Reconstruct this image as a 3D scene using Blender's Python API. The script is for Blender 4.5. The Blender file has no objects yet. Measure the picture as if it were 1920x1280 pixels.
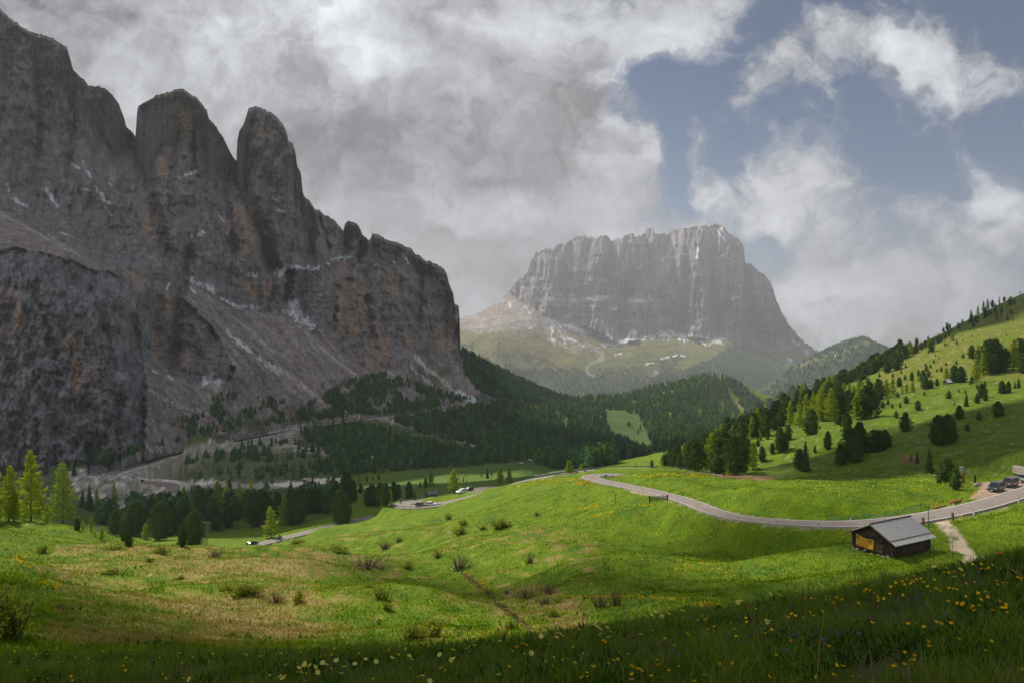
import bpy, math, random
import numpy as np
from mathutils import Vector, Matrix
random.seed(7); np.random.seed(7)
R = math.radians
scene = bpy.context.scene
col = scene.collection
# ------------------------------------------------------------------ camera
F = 1340.0; HOR = 620.0; CX = 960.0          # focal length in photo pixels, horizon row, centre column
cam_d = bpy.data.cameras.new('camera'); cam = bpy.data.objects.new('camera', cam_d); col.objects.link(cam)
cam_d.sensor_width = 36.0; cam_d.lens = 36.0*F/1920.0
cam_d.shift_y = -(640.0-HOR)/1920.0
cam_d.clip_start = 0.1; cam_d.clip_end = 60000
cam.location = (0, 0, 0); cam.rotation_euler = (R(90), 0, 0)
scene.camera = cam
# ------------------------------------------------------------------ sun, sky, exposure
SUN_AZ, SUN_EL = R(-43), R(47)               # azimuth from +Y (left of the view), elevation
SUN = Vector((math.sin(SUN_AZ)*math.cos(SUN_EL), math.cos(SUN_AZ)*math.cos(SUN_EL), math.sin(SUN_EL)))
sd = bpy.data.lights.new('sun', 'SUN'); sd.energy = 4.9; sd.angle = R(0.53); sd.color = (1.0, 0.94, 0.84)
so = bpy.data.objects.new('sun', sd); col.objects.link(so)
so.rotation_euler = SUN.to_track_quat('Z', 'Y').to_euler(); so.location = (0, 0, 300)
scene.view_settings.view_transform = 'Standard'; scene.view_settings.look = 'None'
scene.view_settings.exposure = 0.14; scene.view_settings.gamma = 1.0
scene.cycles.use_denoising = True; scene.cycles.denoising_prefilter = 'NONE'; scene.cycles.use_adaptive_sampling = False
scene.cycles.max_bounces = 8; scene.cycles.diffuse_bounces = 3; scene.cycles.glossy_bounces = 2
scene.cycles.transmission_bounces = 6; scene.cycles.transparent_max_bounces = 12; scene.cycles.volume_bounces = 0
scene.cycles.caustics_reflective = False; scene.cycles.caustics_refractive = False

class NT:
    """small helper to write node trees"""
    def __init__(s, tree): s.t = tree; s.t.nodes.clear()
    def n(s, typ, **kw):
        nd = s.t.nodes.new(typ)
        for k, v in kw.items(): setattr(nd, k, v)
        return nd
    def link(s, a, b): s.t.links.new(a, b)
    def put(s, sock, v):
        if hasattr(v, 'links') or isinstance(v, bpy.types.NodeSocket): s.link(v, sock)
        else: sock.default_value = v
    def math(s, op, a, b=None, c=None, clamp=False):
        nd = s.n('ShaderNodeMath', operation=op, use_clamp=clamp)
        for i, v in enumerate((a, b, c)):
            if v is not None: s.put(nd.inputs[i], v)
        return nd.outputs[0]
    def vec(s, op, a, b=None, c=None):
        nd = s.n('ShaderNodeVectorMath', operation=op)
        for i, v in enumerate((a, b, c)):
            if v is not None: s.put(nd.inputs[i], v)
        return nd.outputs[1] if op in ('DOT_PRODUCT', 'LENGTH') else nd.outputs[0]
    def mapr(s, v, a, b, c=0.0, d=1.0, smooth=True):
        nd = s.n('ShaderNodeMapRange', interpolation_type='SMOOTHSTEP' if smooth else 'LINEAR')
        s.put(nd.inputs[0], v)
        for i, x in enumerate((a, b, c, d)): s.put(nd.inputs[i+1], x)
        return nd.outputs[0]
    def noise(s, vec, scale, detail=5.0, rough=0.5, dist=0.0, col=False):
        nd = s.n('ShaderNodeTexNoise')
        s.put(nd.inputs['Vector'], vec); nd.inputs['Scale'].default_value = scale
        nd.inputs['Detail'].default_value = detail; nd.inputs['Roughness'].default_value = rough
        nd.inputs['Distortion'].default_value = dist
        return nd.outputs[1 if col else 0]
    def mix(s, f, a, b, mode='MIX'):
        nd = s.n('ShaderNodeMix', data_type='RGBA', blend_type=mode)
        s.put(nd.inputs[0], f)
        for i, v in ((6, a), (7, b)):
            s.put(nd.inputs[i], v if hasattr(v, 'links') else (tuple(v)+(1.0,) if len(v) == 3 else v))
        return nd.outputs[2]

def build_world():
    w = bpy.data.worlds.new('World'); scene.world = w; w.use_nodes = True
    g = NT(w.node_tree)
    d = g.n('ShaderNodeTexCoord').outputs['Generated']
    sep = g.n('ShaderNodeSeparateXYZ'); g.link(d, sep.inputs[0])
    x, y, z = sep.outputs
    # the cloud ceiling: directions projected on the world's XZ plane far ahead (+Y)
    iy = g.math('DIVIDE', 1.0, g.math('MAXIMUM', g.math('ABSOLUTE', y), 0.22))
    comb = g.n('ShaderNodeCombineXYZ'); g.link(g.math('MULTIPLY', x, iy), comb.inputs[0]); g.link(g.math('MULTIPLY', z, iy), comb.inputs[1])
    uv0 = comb.outputs[0]
    # domain warp so cloud outlines curl
    wn = g.noise(uv0, 3.2, 4.0, 0.55, 0.0, col=True)
    uv = g.vec('MULTIPLY_ADD', g.vec('SUBTRACT', wn, (0.5, 0.5, 0.5)), (0.30, 0.24, 0.0), uv0)
    wn2 = g.noise(uv0, 13.0, 5.0, 0.62, 0.0, col=True)
    uv = g.vec('MULTIPLY_ADD', g.vec('SUBTRACT', wn2, (0.5, 0.5, 0.5)), (0.115, 0.09, 0.0), uv)
    def blobs(lst):
        acc = None
        for (px, py, rx, ry, wgt) in lst:
            u0, v0 = (px-CX)/F, (HOR-py)/F; a, b = F/rx, F/ry
            q = g.vec('MULTIPLY_ADD', uv, (a, b, 0.0), (-u0*a, -v0*b, 0.0))
            k = g.mapr(g.vec('LENGTH', q), 1.0, 0.0, 0.0, wgt)
            acc = k if acc is None else g.math('ADD', acc, k)
        return acc
    dens = blobs([(300, 120, 900, 520, 1.3), (720, 330, 640, 420, 1.3), (1000, 60, 360, 280, 1.25), (1090, 320, 220, 220, 0.95), (980, 480, 300, 160, 1.1), (1170, 310, 120, 90, 0.8),
                  (1250, 25, 190, 130, 0.95), (1010, 210, 240, 240, 0.6),
                  (1590, 55, 171, 98, 0.51), (1770, 130, 305, 165, 0.68), (1690, 95, 220, 110, 0.38), (1460, 135, 134, 85, 0.55), (1430, 165, 98, 61, 0.38), (1510, 50, 134, 85, 0.45), (1395, 120, 73, 73, 0.29), (1720, 30, 159, 61, 0.32),
                  (1870, 390, 281, 116, 0.68), (1900, 430, 171, 73, 0.38), (1470, 360, 207, 98, 0.55), (1545, 415, 159, 134, 0.55), (1405, 348, 98, 55, 0.48), (1500, 340, 110, 73, 0.36), (1430, 420, 146, 85, 0.36),
                  (1318, 360, 67, 122, 0.55), (1295, 412, 134, 49, 0.64), (1240, 420, 98, 61, 0.38), (1330, 300, 61, 73, 0.32),
                  (1560, 600, 512, 159, 0.64), (1760, 570, 464, 183, 0.55), (1480, 530, 207, 110, 0.45), (1690, 500, 220, 98, 0.42), (1560, 480, 122, 73, 0.32), (1900, 620, 366, 110, 0.38), (1390, 185, 49, 30, 0.38), (1395, 205, 61, 30, 0.32),
                  (870, 560, 220, 120, 0.9)])
    f1 = g.noise(uv, 5.5, 9.0, 0.6, 0.0)
    f2 = g.noise(uv0, 26.0, 7.0, 0.65, 0.3)
    f3 = g.noise(g.vec('MULTIPLY', uv, (1.0, 1.25, 1.0)), 13.0, 7.0, 0.6, 0.2)
    dd = g.math('ADD', dens, g.math('MULTIPLY', g.math('SUBTRACT', f1, 0.5), 2.1))
    dd = g.math('ADD', dd, g.math('MULTIPLY', g.math('SUBTRACT', f2, 0.5), 0.8))
    dd = g.math('ADD', dd, g.math('MULTIPLY', g.math('SUBTRACT', f3, 0.5), 1.35))
    front = g.mapr(dd, 0.06, 1.02)
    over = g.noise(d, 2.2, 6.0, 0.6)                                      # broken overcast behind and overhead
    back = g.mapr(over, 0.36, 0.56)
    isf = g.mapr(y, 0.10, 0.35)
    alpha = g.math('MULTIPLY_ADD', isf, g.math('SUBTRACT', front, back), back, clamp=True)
    # light and dark parts of the cloud (thickness of the cloud in front of the sun)
    br = blobs([(560, 40, 170, 100, 0.35), (720, 120, 210, 80, 0.38), (830, 200, 130, 60, 0.25), (1010, 40, 210, 110, 0.42), (1200, 60, 220, 160, 0.35), (1210, 150, 130, 60, 0.40),
                (1190, 310, 120, 80, 0.50), (1240, 290, 80, 60, 0.25), (920, 385, 190, 60, 0.42), (1130, 420, 160, 60, 0.35), (620, 380, 110, 50, 0.16), (235, 150, 120, 70, 0.20), (890, 560, 110, 60, 0.30),
                (880, 60, 110, 60, 0.18), (1180, 240, 50, 40, 0.3), (1760, 120, 240, 130, 0.30), (1870, 390, 220, 90, 0.36), (1320, 370, 120, 110, 0.36), (1480, 380, 160, 100, 0.34), (1600, 570, 460, 150, 0.42), (1000, 520, 260, 90, 0.10), (1640, 50, 200, 90, 0.24),
                (100, 30, 220, 120, -0.14), (330, 60, 170, 60, -0.10), (480, 240, 220, 120, -0.12), (700, 300, 260, 110, -0.14), (1090, 170, 110, 110, -0.20), (1010, 230, 150, 90, -0.12), (1080, 270, 130, 50, -0.14), (970, 330, 260, 50, -0.10),
                (760, 440, 300, 70, -0.08), (960, 500, 160, 60, -0.12), (1150, 200, 50, 70, -0.14)])
    b = g.math('ADD', br, 0.27)
    b = g.math('ADD', b, g.math('MULTIPLY', g.math('SUBTRACT', f1, 0.5), 1.0))
    b = g.math('ADD', b, g.math('MULTIPLY', g.math('SUBTRACT', f3, 0.5), 0.9))
    b = g.math('ADD', b, g.math('MULTIPLY', g.math('SUBTRACT', f2, 0.5), 0.45), clamp=True)
    cl = g.mix(b, (0.185, 0.183, 0.195), (0.82, 0.85, 0.89))
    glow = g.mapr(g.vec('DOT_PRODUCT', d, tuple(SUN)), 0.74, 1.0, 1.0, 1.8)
    glow = g.math('MULTIPLY', g.math('MULTIPLY', glow, g.mapr(over, 0.3, 0.7, 0.75, 1.25)), g.mapr(y, -0.25, 0.25, 1.75, 1.0))  # sky brightened near the sun and behind the view, added to light the rock
    cl = g.vec('SCALE', cl) if False else cl
    sky = g.n('ShaderNodeTexSky', sky_type='NISHITA'); sky.sun_disc = False
    sky.sun_elevation = SUN_EL; sky.sun_rotation = SUN_AZ; sky.altitude = 2100; sky.air_density = 1.0; sky.dust_density = 0.6; sky.ozone_density = 2.5
    bg1 = g.n('ShaderNodeBackground'); g.link(sky.outputs[0], bg1.inputs[0]); bg1.inputs[1].default_value = 0.05
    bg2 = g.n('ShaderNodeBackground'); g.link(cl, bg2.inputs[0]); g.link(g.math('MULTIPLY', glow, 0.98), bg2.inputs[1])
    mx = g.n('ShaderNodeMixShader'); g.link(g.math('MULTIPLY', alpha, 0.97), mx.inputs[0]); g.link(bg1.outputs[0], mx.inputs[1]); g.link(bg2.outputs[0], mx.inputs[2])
    out = g.n('ShaderNodeOutputWorld'); g.link(mx.outputs[0], out.inputs[0])
    w.cycles.sampling_method = 'MANUAL'; w.cycles.sample_map_resolution = 512
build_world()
# ------------------------------------------------------------------ numpy helpers
def _h(ix, iy, seed):
    h = (ix.astype(np.int64)*374761393 + iy.astype(np.int64)*668265263 + seed*1442695041) & 0xffffffff
    h = ((h ^ (h >> 13))*1274126177) & 0xffffffff
    return (h ^ (h >> 16)) & 0xffff
_ANG = np.arange(65536)*(2*np.pi/65536.0); _GC = np.cos(_ANG); _GS = np.sin(_ANG)
def perlin(x, y, seed=0):
    x = np.asarray(x, float); y = np.asarray(y, float)
    x0 = np.floor(x); y0 = np.floor(y); fx = x-x0; fy = y-y0
    u = fx*fx*fx*(fx*(fx*6-15)+10); v = fy*fy*fy*(fy*(fy*6-15)+10)
    def g(dx, dy):
        h = _h(x0+dx, y0+dy, seed)
        return _GC[h]*(fx-dx) + _GS[h]*(fy-dy)
    a = g(0, 0); b = g(1, 0); c = g(0, 1); d = g(1, 1)
    return ((a+(b-a)*u)*(1-v) + (c+(d-c)*u)*v)*1.5
def fbm(x, y, o=4, seed=0, gain=0.5, lac=2.03):
    s = 0; a = 1.0; t = 0
    for i in range(o):
        s = s + a*perlin(x, y, seed+i*17); t += a; a *= gain; x = x*lac+3.1; y = y*lac+1.7
    return s/t*1.3
def ridged(x, y, o=4, seed=0, gain=0.5):
    s = 0; a = 1.0; t = 0
    for i in range(o):
        s = s + a*(1-2*np.abs(perlin(x, y, seed+i*13))); t += a; a *= gain; x = x*2.07+5.3; y = y*2.07+2.9
    return s/t
def sstep(a, b, x):
    t = np.clip((x-a)/(b-a), 0, 1); return t*t*(3-2*t)
def inpoly(px, py, poly):
    inside = np.zeros(np.shape(px), bool); n = len(poly); j = n-1
    for i in range(n):
        xi, yi = poly[i]; xj, yj = poly[j]
        c = ((yi > py) != (yj > py)) & (px < (xj-xi)*(py-yi)/((yj-yi) if yj != yi else 1e-9)+xi)
        inside ^= c; j = i
    return inside
def dist_poly(px, py, line):
    """distance to a polyline (list of points)"""
    best = np.full(np.shape(px), 1e9)
    for (x0, y0), (x1, y1) in zip(line[:-1], line[1:]):
        dx, dy = x1-x0, y1-y0; L = dx*dx+dy*dy+1e-9
        t = np.clip(((px-x0)*dx+(py-y0)*dy)/L, 0, 1)
        best = np.minimum(best, np.hypot(px-x0-t*dx, py-y0-t*dy))
    return best
class RBF:
    """smooth interpolation of scattered survey points (multiquadric + plane)"""
    def __init__(s, P, v, c=0.05, lam=1e-6):
        s.P = np.asarray(P, float); n = len(s.P); s.c = c
        A = s.phi(s.P); A += np.eye(n)*lam
        B = np.hstack([np.ones((n, 1)), s.P])
        M = np.zeros((n+3, n+3)); M[:n, :n] = A; M[:n, n:] = B; M[n:, :n] = B.T
        s.w = np.linalg.solve(M, np.concatenate([np.asarray(v, float), np.zeros(3)]))
    def phi(s, Q):
        d2 = ((Q[:, None, :]-s.P[None, :, :])**2).sum(-1); return np.sqrt(d2+s.c*s.c)
    def __call__(s, Q):
        Q = np.asarray(Q, float); out = np.empty(len(Q)); n = len(s.P)
        for i in range(0, len(Q), 20000):
            q = Q[i:i+20000]; out[i:i+20000] = s.phi(q)@s.w[:n] + s.w[n] + q@s.w[n+1:]
        return out
def unproj(px, py, Y):
    """photo column, row and distance along +Y -> world point"""
    return np.array([(px-CX)/F*Y, Y, (HOR-py)/F*Y])
def catmull(P, step):
    P = [np.asarray(p, float) for p in P]; P = [2*P[0]-P[1]]+P+[2*P[-1]-P[-2]]; out = []
    for i in range(1, len(P)-2):
        a, b, c, d = P[i-1:i+3]; n = max(2, int(np.linalg.norm(c-b)/step))
        for k in range(n):
            t = k/n
            out.append(0.5*((2*b)+(-a+c)*t+(2*a-5*b+4*c-d)*t*t+(-a+3*b-3*c+d)*t**3))
    out.append(P[-2]); return np.array(out)
# ------------------------------------------------------------------ object helpers
def mesh_np(name, V, faces, smooth=True, colors=None):
    """faces: int array (M,3) or (M,4)"""
    me = bpy.data.meshes.new(name); V = np.ascontiguousarray(V, np.float32); Fa = np.ascontiguousarray(faces, np.int32); k = Fa.shape[1]
    me.vertices.add(len(V)); me.vertices.foreach_set('co', V.ravel())
    me.loops.add(Fa.size); me.loops.foreach_set('vertex_index', Fa.ravel())
    me.polygons.add(len(Fa)); me.polygons.foreach_set('loop_start', np.arange(0, Fa.size, k, dtype=np.int32))
    me.polygons.foreach_set('loop_total', np.full(len(Fa), k, np.int32))
    me.polygons.foreach_set('use_smooth', np.full(len(Fa), bool(smooth)))
    me.update(calc_edges=True)
    if colors is not None:
        at = me.color_attributes.new('Col', 'FLOAT_COLOR', 'POINT')
        c = np.ones((len(V), 4), np.float32); c[:, :3] = colors; at.data.foreach_set('color', c.ravel())
    return me
def link(name, me, m=None, parent=None):
    o = bpy.data.objects.new(name, me); col.objects.link(o)
    if m is not None and len(me.materials) == 0: me.materials.append(m)
    if parent is not None: o.parent = parent
    return o
def tag(o, label=None, cat=None, group=None, kind=None):
    if label: o['label'] = label
    if cat: o['category'] = cat
    if group: o['group'] = group
    if kind: o['kind'] = kind
    return o
def thing(name, label, cat, loc, rz=0.0, group=None):
    o = bpy.data.objects.new(name, None); col.objects.link(o); o.location = tuple(float(v) for v in loc); o.rotation_euler = (0, 0, rz)
    o.empty_display_size = 0.3
    return tag(o, label, cat, group)
def copy_tree(o, parent=None):
    c = o.copy(); col.objects.link(c)
    if parent is not None: c.parent = parent
    for ch in list(o.children): copy_tree(ch, c)
    return c
class MB:
    """collects simple shapes into one mesh"""
    def __init__(s): s.v = []; s.f = []
    def add(s, vs, fs):
        o = len(s.v); s.v += [tuple(float(c) for c in v) for v in vs]; s.f += [tuple(i+o for i in f) for f in fs]
    def box(s, c, size, rot=None):
        hx, hy, hz = size[0]/2, size[1]/2, size[2]/2
        vs = [Vector((x, y, z)) for x in (-hx, hx) for y in (-hy, hy) for z in (-hz, hz)]
        if rot is not None: vs = [rot @ v for v in vs]
        c = Vector(c); s.add([v+c for v in vs], [(0, 1, 3, 2), (4, 6, 7, 5), (0, 4, 5, 1), (2, 3, 7, 6), (0, 2, 6, 4), (1, 5, 7, 3)])
    def tube(s, pts, rad, n=8, cap=True):
        pts = [Vector(p) for p in pts]; rads = rad if hasattr(rad, '__len__') else [rad]*len(pts); rings = []
        for i, p in enumerate(pts):
            d = (pts[min(i+1, len(pts)-1)]-pts[max(i-1, 0)]).normalized()
            a = d.orthogonal().normalized() if i == 0 else (a-d*a.dot(d)).normalized()
            b = d.cross(a)
            rings.append([p+(a*math.cos(2*math.pi*k/n)+b*math.sin(2*math.pi*k/n))*rads[i] for k in range(n)])
        vs = [v for r in rings for v in r]; fs = []
        for i in range(len(pts)-1):
            for k in range(n): fs.append((i*n+k, i*n+(k+1) % n, (i+1)*n+(k+1) % n, (i+1)*n+k))
        if cap: fs.append(tuple(range(n-1, -1, -1))); fs.append(tuple((len(pts)-1)*n+k for k in range(n)))
        s.add(vs, fs)
    def prism(s, poly, axis_from, axis_to):
        """polygon points (list of Vector offsets) swept between two origins"""
        n = len(poly); a = Vector(axis_from); b = Vector(axis_to)
        vs = [a+Vector(p) for p in poly]+[b+Vector(p) for p in poly]
        s.add(vs, [tuple(range(n-1, -1, -1)), tuple(range(n, 2*n))]+[(i, (i+1) % n, n+(i+1) % n, n+i) for i in range(n)])
    def mesh(s, name, smooth=False, bevel=0.0):
        me = bpy.data.meshes.new(name); me.from_pydata(s.v, [], s.f); me.update()
        if bevel > 0:
            import bmesh
            bm = bmesh.new(); bm.from_mesh(me); bmesh.ops.bevel(bm, geom=bm.edges[:], offset=bevel, segments=2, affect='EDGES', profile=0.6); bm.to_mesh(me); bm.free()
        if smooth: me.polygons.foreach_set('use_smooth', [True]*len(me.polygons))
        return me
    def build(s, name, m, parent=None, smooth=False, bevel=0.0):
        return link(name, s.mesh(name, smooth, bevel), m, parent)
# ------------------------------------------------------------------ materials
def material(name):
    m = bpy.data.materials.new(name); m.use_nodes = True; g = NT(m.node_tree)
    out = g.n('ShaderNodeOutputMaterial'); return m, g, out
def plain(name, c, rough=0.6, metal=0.0, spec=0.5, var=0.12, scale=6.0, bump=0.0, coat=0.0):
    m, g, out = material(name); p = g.n('ShaderNodeBsdfPrincipled')
    tc = g.n('ShaderNodeTexCoord').outputs['Object']; n = g.noise(tc, scale, 6.0, 0.6)
    g.link(g.mix(g.mapr(n, 0.3, 0.7), [v*(1-var) for v in c], [min(1, v*(1+var)) for v in c]), p.inputs['Base Color'])
    p.inputs['Roughness'].default_value = rough; p.inputs['Metallic'].default_value = metal; p.inputs['Specular IOR Level'].default_value = spec
    p.inputs['Coat Weight'].default_value = coat
    if bump:
        b = g.n('ShaderNodeBump'); b.inputs['Strength'].default_value = 0.8; b.inputs['Distance'].default_value = bump; g.link(n, b.inputs['Height']); g.link(b.outputs[0], p.inputs['Normal'])
    g.link(p.outputs[0], out.inputs[0]); return m
def leafmat(name, c, c2, transl=0.4, scale=3.0, attr=False):
    """foliage: diffuse + translucent, colour varying between tufts and between trees"""
    m, g, out = material(name)
    tc = g.n('ShaderNodeTexCoord').outputs['Object']; n = g.noise(tc, scale, 3.0, 0.6)
    oi = g.n('ShaderNodeObjectInfo').outputs['Random']
    if attr:
        base = g.n('ShaderNodeAttribute', attribute_name='Col').outputs['Color']
    else:
        base = g.mix(g.math('ADD', g.math('MULTIPLY', n, 0.7), g.math('MULTIPLY', oi, 0.5), clamp=True), c, c2)
    d = g.n('ShaderNodeBsdfDiffuse'); g.link(base, d.inputs[0])
    t = g.n('ShaderNodeBsdfTranslucent'); g.link(g.mix(0.5, base, g.mix(1.0, base, (1.3, 1.15, 0.5), 'MULTIPLY')), t.inputs[0])
    mx = g.n('ShaderNodeMixShader'); mx.inputs[0].default_value = transl; g.link(d.outputs[0], mx.inputs[1]); g.link(t.outputs[0], mx.inputs[2])
    g.link(mx.outputs[0], out.inputs[0]); return m
# ------------------------------------------------------------------ surveyed terrain (photo column, row, distance ahead in metres)
def slope_plane(px, Y): return None
GP = []
def gp(*pts): GP.extend(pts)
# near slope the camera stands on: z = -1.65 + 0.17x - 0.20y
near = []
for yy in (0.9, 1.8, 3.2, 5.0):
    for uu in (-1.6, -0.9, -0.45, 0.0, 0.4, 0.8, 1.4): near.append((uu*yy, yy, -1.65+(0.17 if uu > 0 else 0.10)*uu*yy-0.20*yy))
gp((0, 1228, 11), (300, 1232, 10.3), (600, 1226, 9.2), (960, 1214, 7.4), (1300, 1152, 7.4), (1600, 1115, 7.4), (1900, 1052, 7.2), (0, 1250, 15), (300, 1255, 14), (600, 1248, 12.5), (960, 1234, 10), (1300, 1178, 10), (1600, 1145, 10), (1900, 1080, 10))
gp((1400, 1240, 14), (1150, 1285, 15), (960, 1300, 16), (600, 1290, 19), (300, 1265, 21), (60, 1255, 22), (1650, 1190, 13), (1900, 1120, 13), (1900, 1090, 40), (1650, 1180, 40))
# left meadow
gp((100, 1195, 38), (300, 1203, 40), (600, 1200, 44), (100, 1110, 60), (300, 1105, 62), (500, 1110, 62), (700, 1130, 60), (850, 1170, 52), (300, 1055, 85), (500, 1060, 88),
   (150, 1060, 82), (700, 1078, 85), (830, 1112, 75), (300, 1025, 108), (420, 1025, 112), (560, 1032, 112), (680, 1044, 110), (780, 1060, 101), (850, 1084, 90),
   (300, 1060, 135), (420, 1062, 145), (560, 1064, 145), (680, 1062, 140), (780, 1052, 125))
# gully and stream
gp((830, 1060, 103), (872, 1076, 95), (912, 1108, 83), (935, 1135, 73), (975, 1165, 62), (1008, 1192, 50))
# right meadow
gp((1100, 1155, 56), (1250, 1140, 58), (1350, 1133, 60), (1100, 1115, 68), (1250, 1095, 72), (1450, 1090, 72), (1600, 1080, 72), (1400, 1040, 86), (1200, 1040, 88), (1000, 1050, 98), (940, 1090, 88),
   (1500, 1030, 86), (1150, 980, 122), (1000, 985, 138), (900, 1010, 132), (850, 1035, 118), (780, 1015, 150), (700, 1000, 185), (1050, 940, 162), (1150, 938, 142), (1200, 945, 132),
   (900, 955, 190), (800, 965, 222), (950, 925, 212), (1000, 907, 216), (1080, 895, 203), (600, 1035, 165), (1300, 1015, 96), (1440, 1035, 88))
gp((1300, 974, 121), (1400, 995, 105), (1500, 1004, 99.2), (1560, 1003, 96), (1345, 987, 112), (1250, 955, 132))
# hut terrace
gp((1610, 1026, 84), (1675, 1046, 80), (1740, 1030, 84), (1700, 1000, 92), (1800, 1020, 86), (1820, 1055, 76), (1900, 1000, 84), (1560, 1040, 80), (1900, 1050, 62))
# left bank
gp((0, 1160, 30), (0, 1080, 48), (50, 1060, 60), (-20, 1000, 90), (60, 985, 112), (120, 988, 118), (200, 1005, 121), (250, 1020, 118), (30, 1010, 95), (-150, 960, 110), (-150, 1050, 60),
   (60, 1000, 150), (150, 1015, 165), (200, 1030, 150), (-100, 990, 150))
# hollow behind the left meadow, lower road, pines
gp((540, 1022, 235), (620, 1002, 250), (660, 985, 262), (720, 968, 268), (400, 1000, 320), (520, 978, 340), (600, 963, 365), (690, 947, 372), (300, 1000, 300), (300, 965, 430), (450, 955, 420), (600, 930, 480),
   (700, 915, 490), (790, 930, 390), (900, 896, 540), (980, 870, 650), (880, 880, 610), (760, 902, 570), (170, 985, 300), (60, 960, 320), (200, 950, 430), (820, 921, 420), (870, 925, 400), (1000, 880, 560), (1080, 880, 500), (940, 905, 420))
# valley floor with the gravel fan
gp((400, 905, 620), (550, 905, 645), (680, 900, 660), (300, 910, 620), (205, 893, 640), (130, 900, 600), (0, 905, 600), (310, 856, 800), (440, 829, 950), (570, 798, 1150), (700, 789, 1260), (730, 783, 1290), (850, 765, 1480), (930, 749, 1680),
   (450, 870, 780), (560, 850, 880), (650, 850, 900), (700, 835, 950), (800, 843, 920), (890, 843, 930), (1000, 852, 1000), (1150, 862, 1050), (1230, 852, 1050), (760, 815, 1080), (860, 820, 1150), (1000, 800, 1500), (950, 770, 1620),
   (1060, 775, 1750), (1000, 760, 1780))
for fx, fy, fY in ((-60, 889, 625), (30, 885, 640), (130, 877, 668), (200, 866, 758), (260, 848, 765)):
    gp((fx, fy, fY)); zz = (HOR-fy)/F*fY
    for m_ in (1.12, 1.4, 2.0): gp((fx, HOR-(zz-8)*F/(fY*m_), fY*m_))
# saddle, wooded knoll and the strip of meadow
gp((1060, 750, 2050), (1100, 742, 2150), (1150, 744, 2200), (1200, 741, 2250), (1240, 722, 2320), (1285, 709, 2330), (1320, 705, 2320), (1370, 712, 2280), (1410, 742, 2230), (1435, 772, 2100),
   (1140, 790, 1620), (1180, 800, 1600), (1220, 842, 1250), (1260, 800, 1650), (1330, 780, 1800), (1390, 790, 1800), (1170, 765, 1950), (1280, 760, 2000), (1240, 790, 1750),
   (1100, 765, 2600), (1200, 765, 2700), (1320, 752, 2800), (1430, 775, 2700), (960, 760, 2700), (1500, 770, 2600), (400, 760, 2500), (1900, 740, 2400), (0, 780, 2400),
   (960, 745, 4500), (300, 745, 4500), (1600, 745, 4500), (960, 738, 8800), (100, 738, 8800), (1800, 738, 8800))
# the bright meadow inside the bend and the foot of the right slope
gp((1250, 892, 185), (1350, 896, 165), (1450, 900, 150), (1500, 918, 130), (1650, 903, 140), (1700, 925, 118), (1800, 911, 130), (1300, 915, 145), (1400, 925, 130), (1180, 893, 195))
gp((1240, 895, 262), (1300, 890, 250), (1350, 893, 225), (1420, 893, 205), (1500, 895, 185), (1580, 899, 168), (1650, 901, 155), (1720, 901, 143), (1830, 895, 150), (1910, 889, 150))
# right slope
gp((1240, 864, 345), (1300, 868, 320), (1400, 850, 290), (1500, 835, 270), (1600, 830, 245), (1500, 865, 225), (1650, 860, 200), (1600, 880, 195), (1720, 850, 195), (1760, 878, 165), (1850, 860, 165), (1920, 840, 160),
   (1700, 790, 275), (1790, 800, 240), (1900, 790, 225), (1920, 740, 290), (1830, 750, 310), (1770, 720, 400), (1650, 755, 360), (1560, 785, 340), (1470, 800, 350), (1380, 828, 340),
   (1860, 705, 400), (1920, 690, 410), (1920, 610, 590), (1850, 625, 590), (1800, 650, 560), (1740, 672, 540), (1680, 695, 520), (1600, 735, 480), (1520, 770, 460), (1880, 660, 490), (1920, 650, 500),
   (1990, 510, 800), (1920, 550, 760), (1880, 568, 750), (1830, 592, 740), (1780, 618, 730), (1730, 642, 715), (1690, 660, 700), (1640, 690, 690), (1580, 718, 670), (1500, 757, 640), (1420, 795, 610), (1340, 830, 570), (1280, 850, 545), (1240, 860, 530),
   (1990, 560, 1000), (1920, 600, 980), (1830, 640, 960), (1730, 690, 930), (1640, 735, 900), (1500, 795, 860), (1380, 840, 820), (1280, 865, 760), (2150, 450, 800), (2150, 700, 330), (2100, 850, 165), (2100, 950, 95), (2150, 1020, 50))
ROADS = {}
ROADS['main'] = (6.4, [(2010, 893, 130), (1920, 922, 118), (1850, 943, 108), (1790, 957, 101.5), (1720, 970, 97), (1640, 979, 96.5), (1560, 981.5, 98), (1480, 978, 101.5), (1400, 971, 107), (1340, 958, 115), (1300, 942, 124), (1262, 930, 133),
                       (1210, 917, 147), (1160, 907, 162), (1128, 900.5, 174), (1110, 896, 184), (1106, 893, 192), (1116, 890, 200), (1145, 889, 207), (1190, 890.5, 212), (1250, 892.5, 218), (1310, 893, 225), (1337, 891, 234), (1335, 888.5, 242), (1310, 885, 248), (1270, 881.5, 250),
                       (1200, 879.5, 249), (1140, 880.5, 248), (1090, 885, 248), (1040, 891, 251), (990, 899, 256), (950, 909, 260), (910, 921, 264), (870, 934, 266), (830, 943, 267), (795, 947.5, 267), (768, 949, 269), (752, 946.5, 274), (757, 942.5, 281), (780, 939.5, 287), (820, 936, 293), (850, 930, 299), (872, 923.5, 306), (890, 918, 314), (912, 914, 324), (950, 913, 334)])
ROADS['lower'] = (4.6, [(700, 968, 300), (660, 975, 297), (620, 986, 290), (580, 996, 280), (540, 1006, 268), (500, 1016, 255), (465, 1024, 245), (430, 1033, 238), (380, 1046, 235)])
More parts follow.
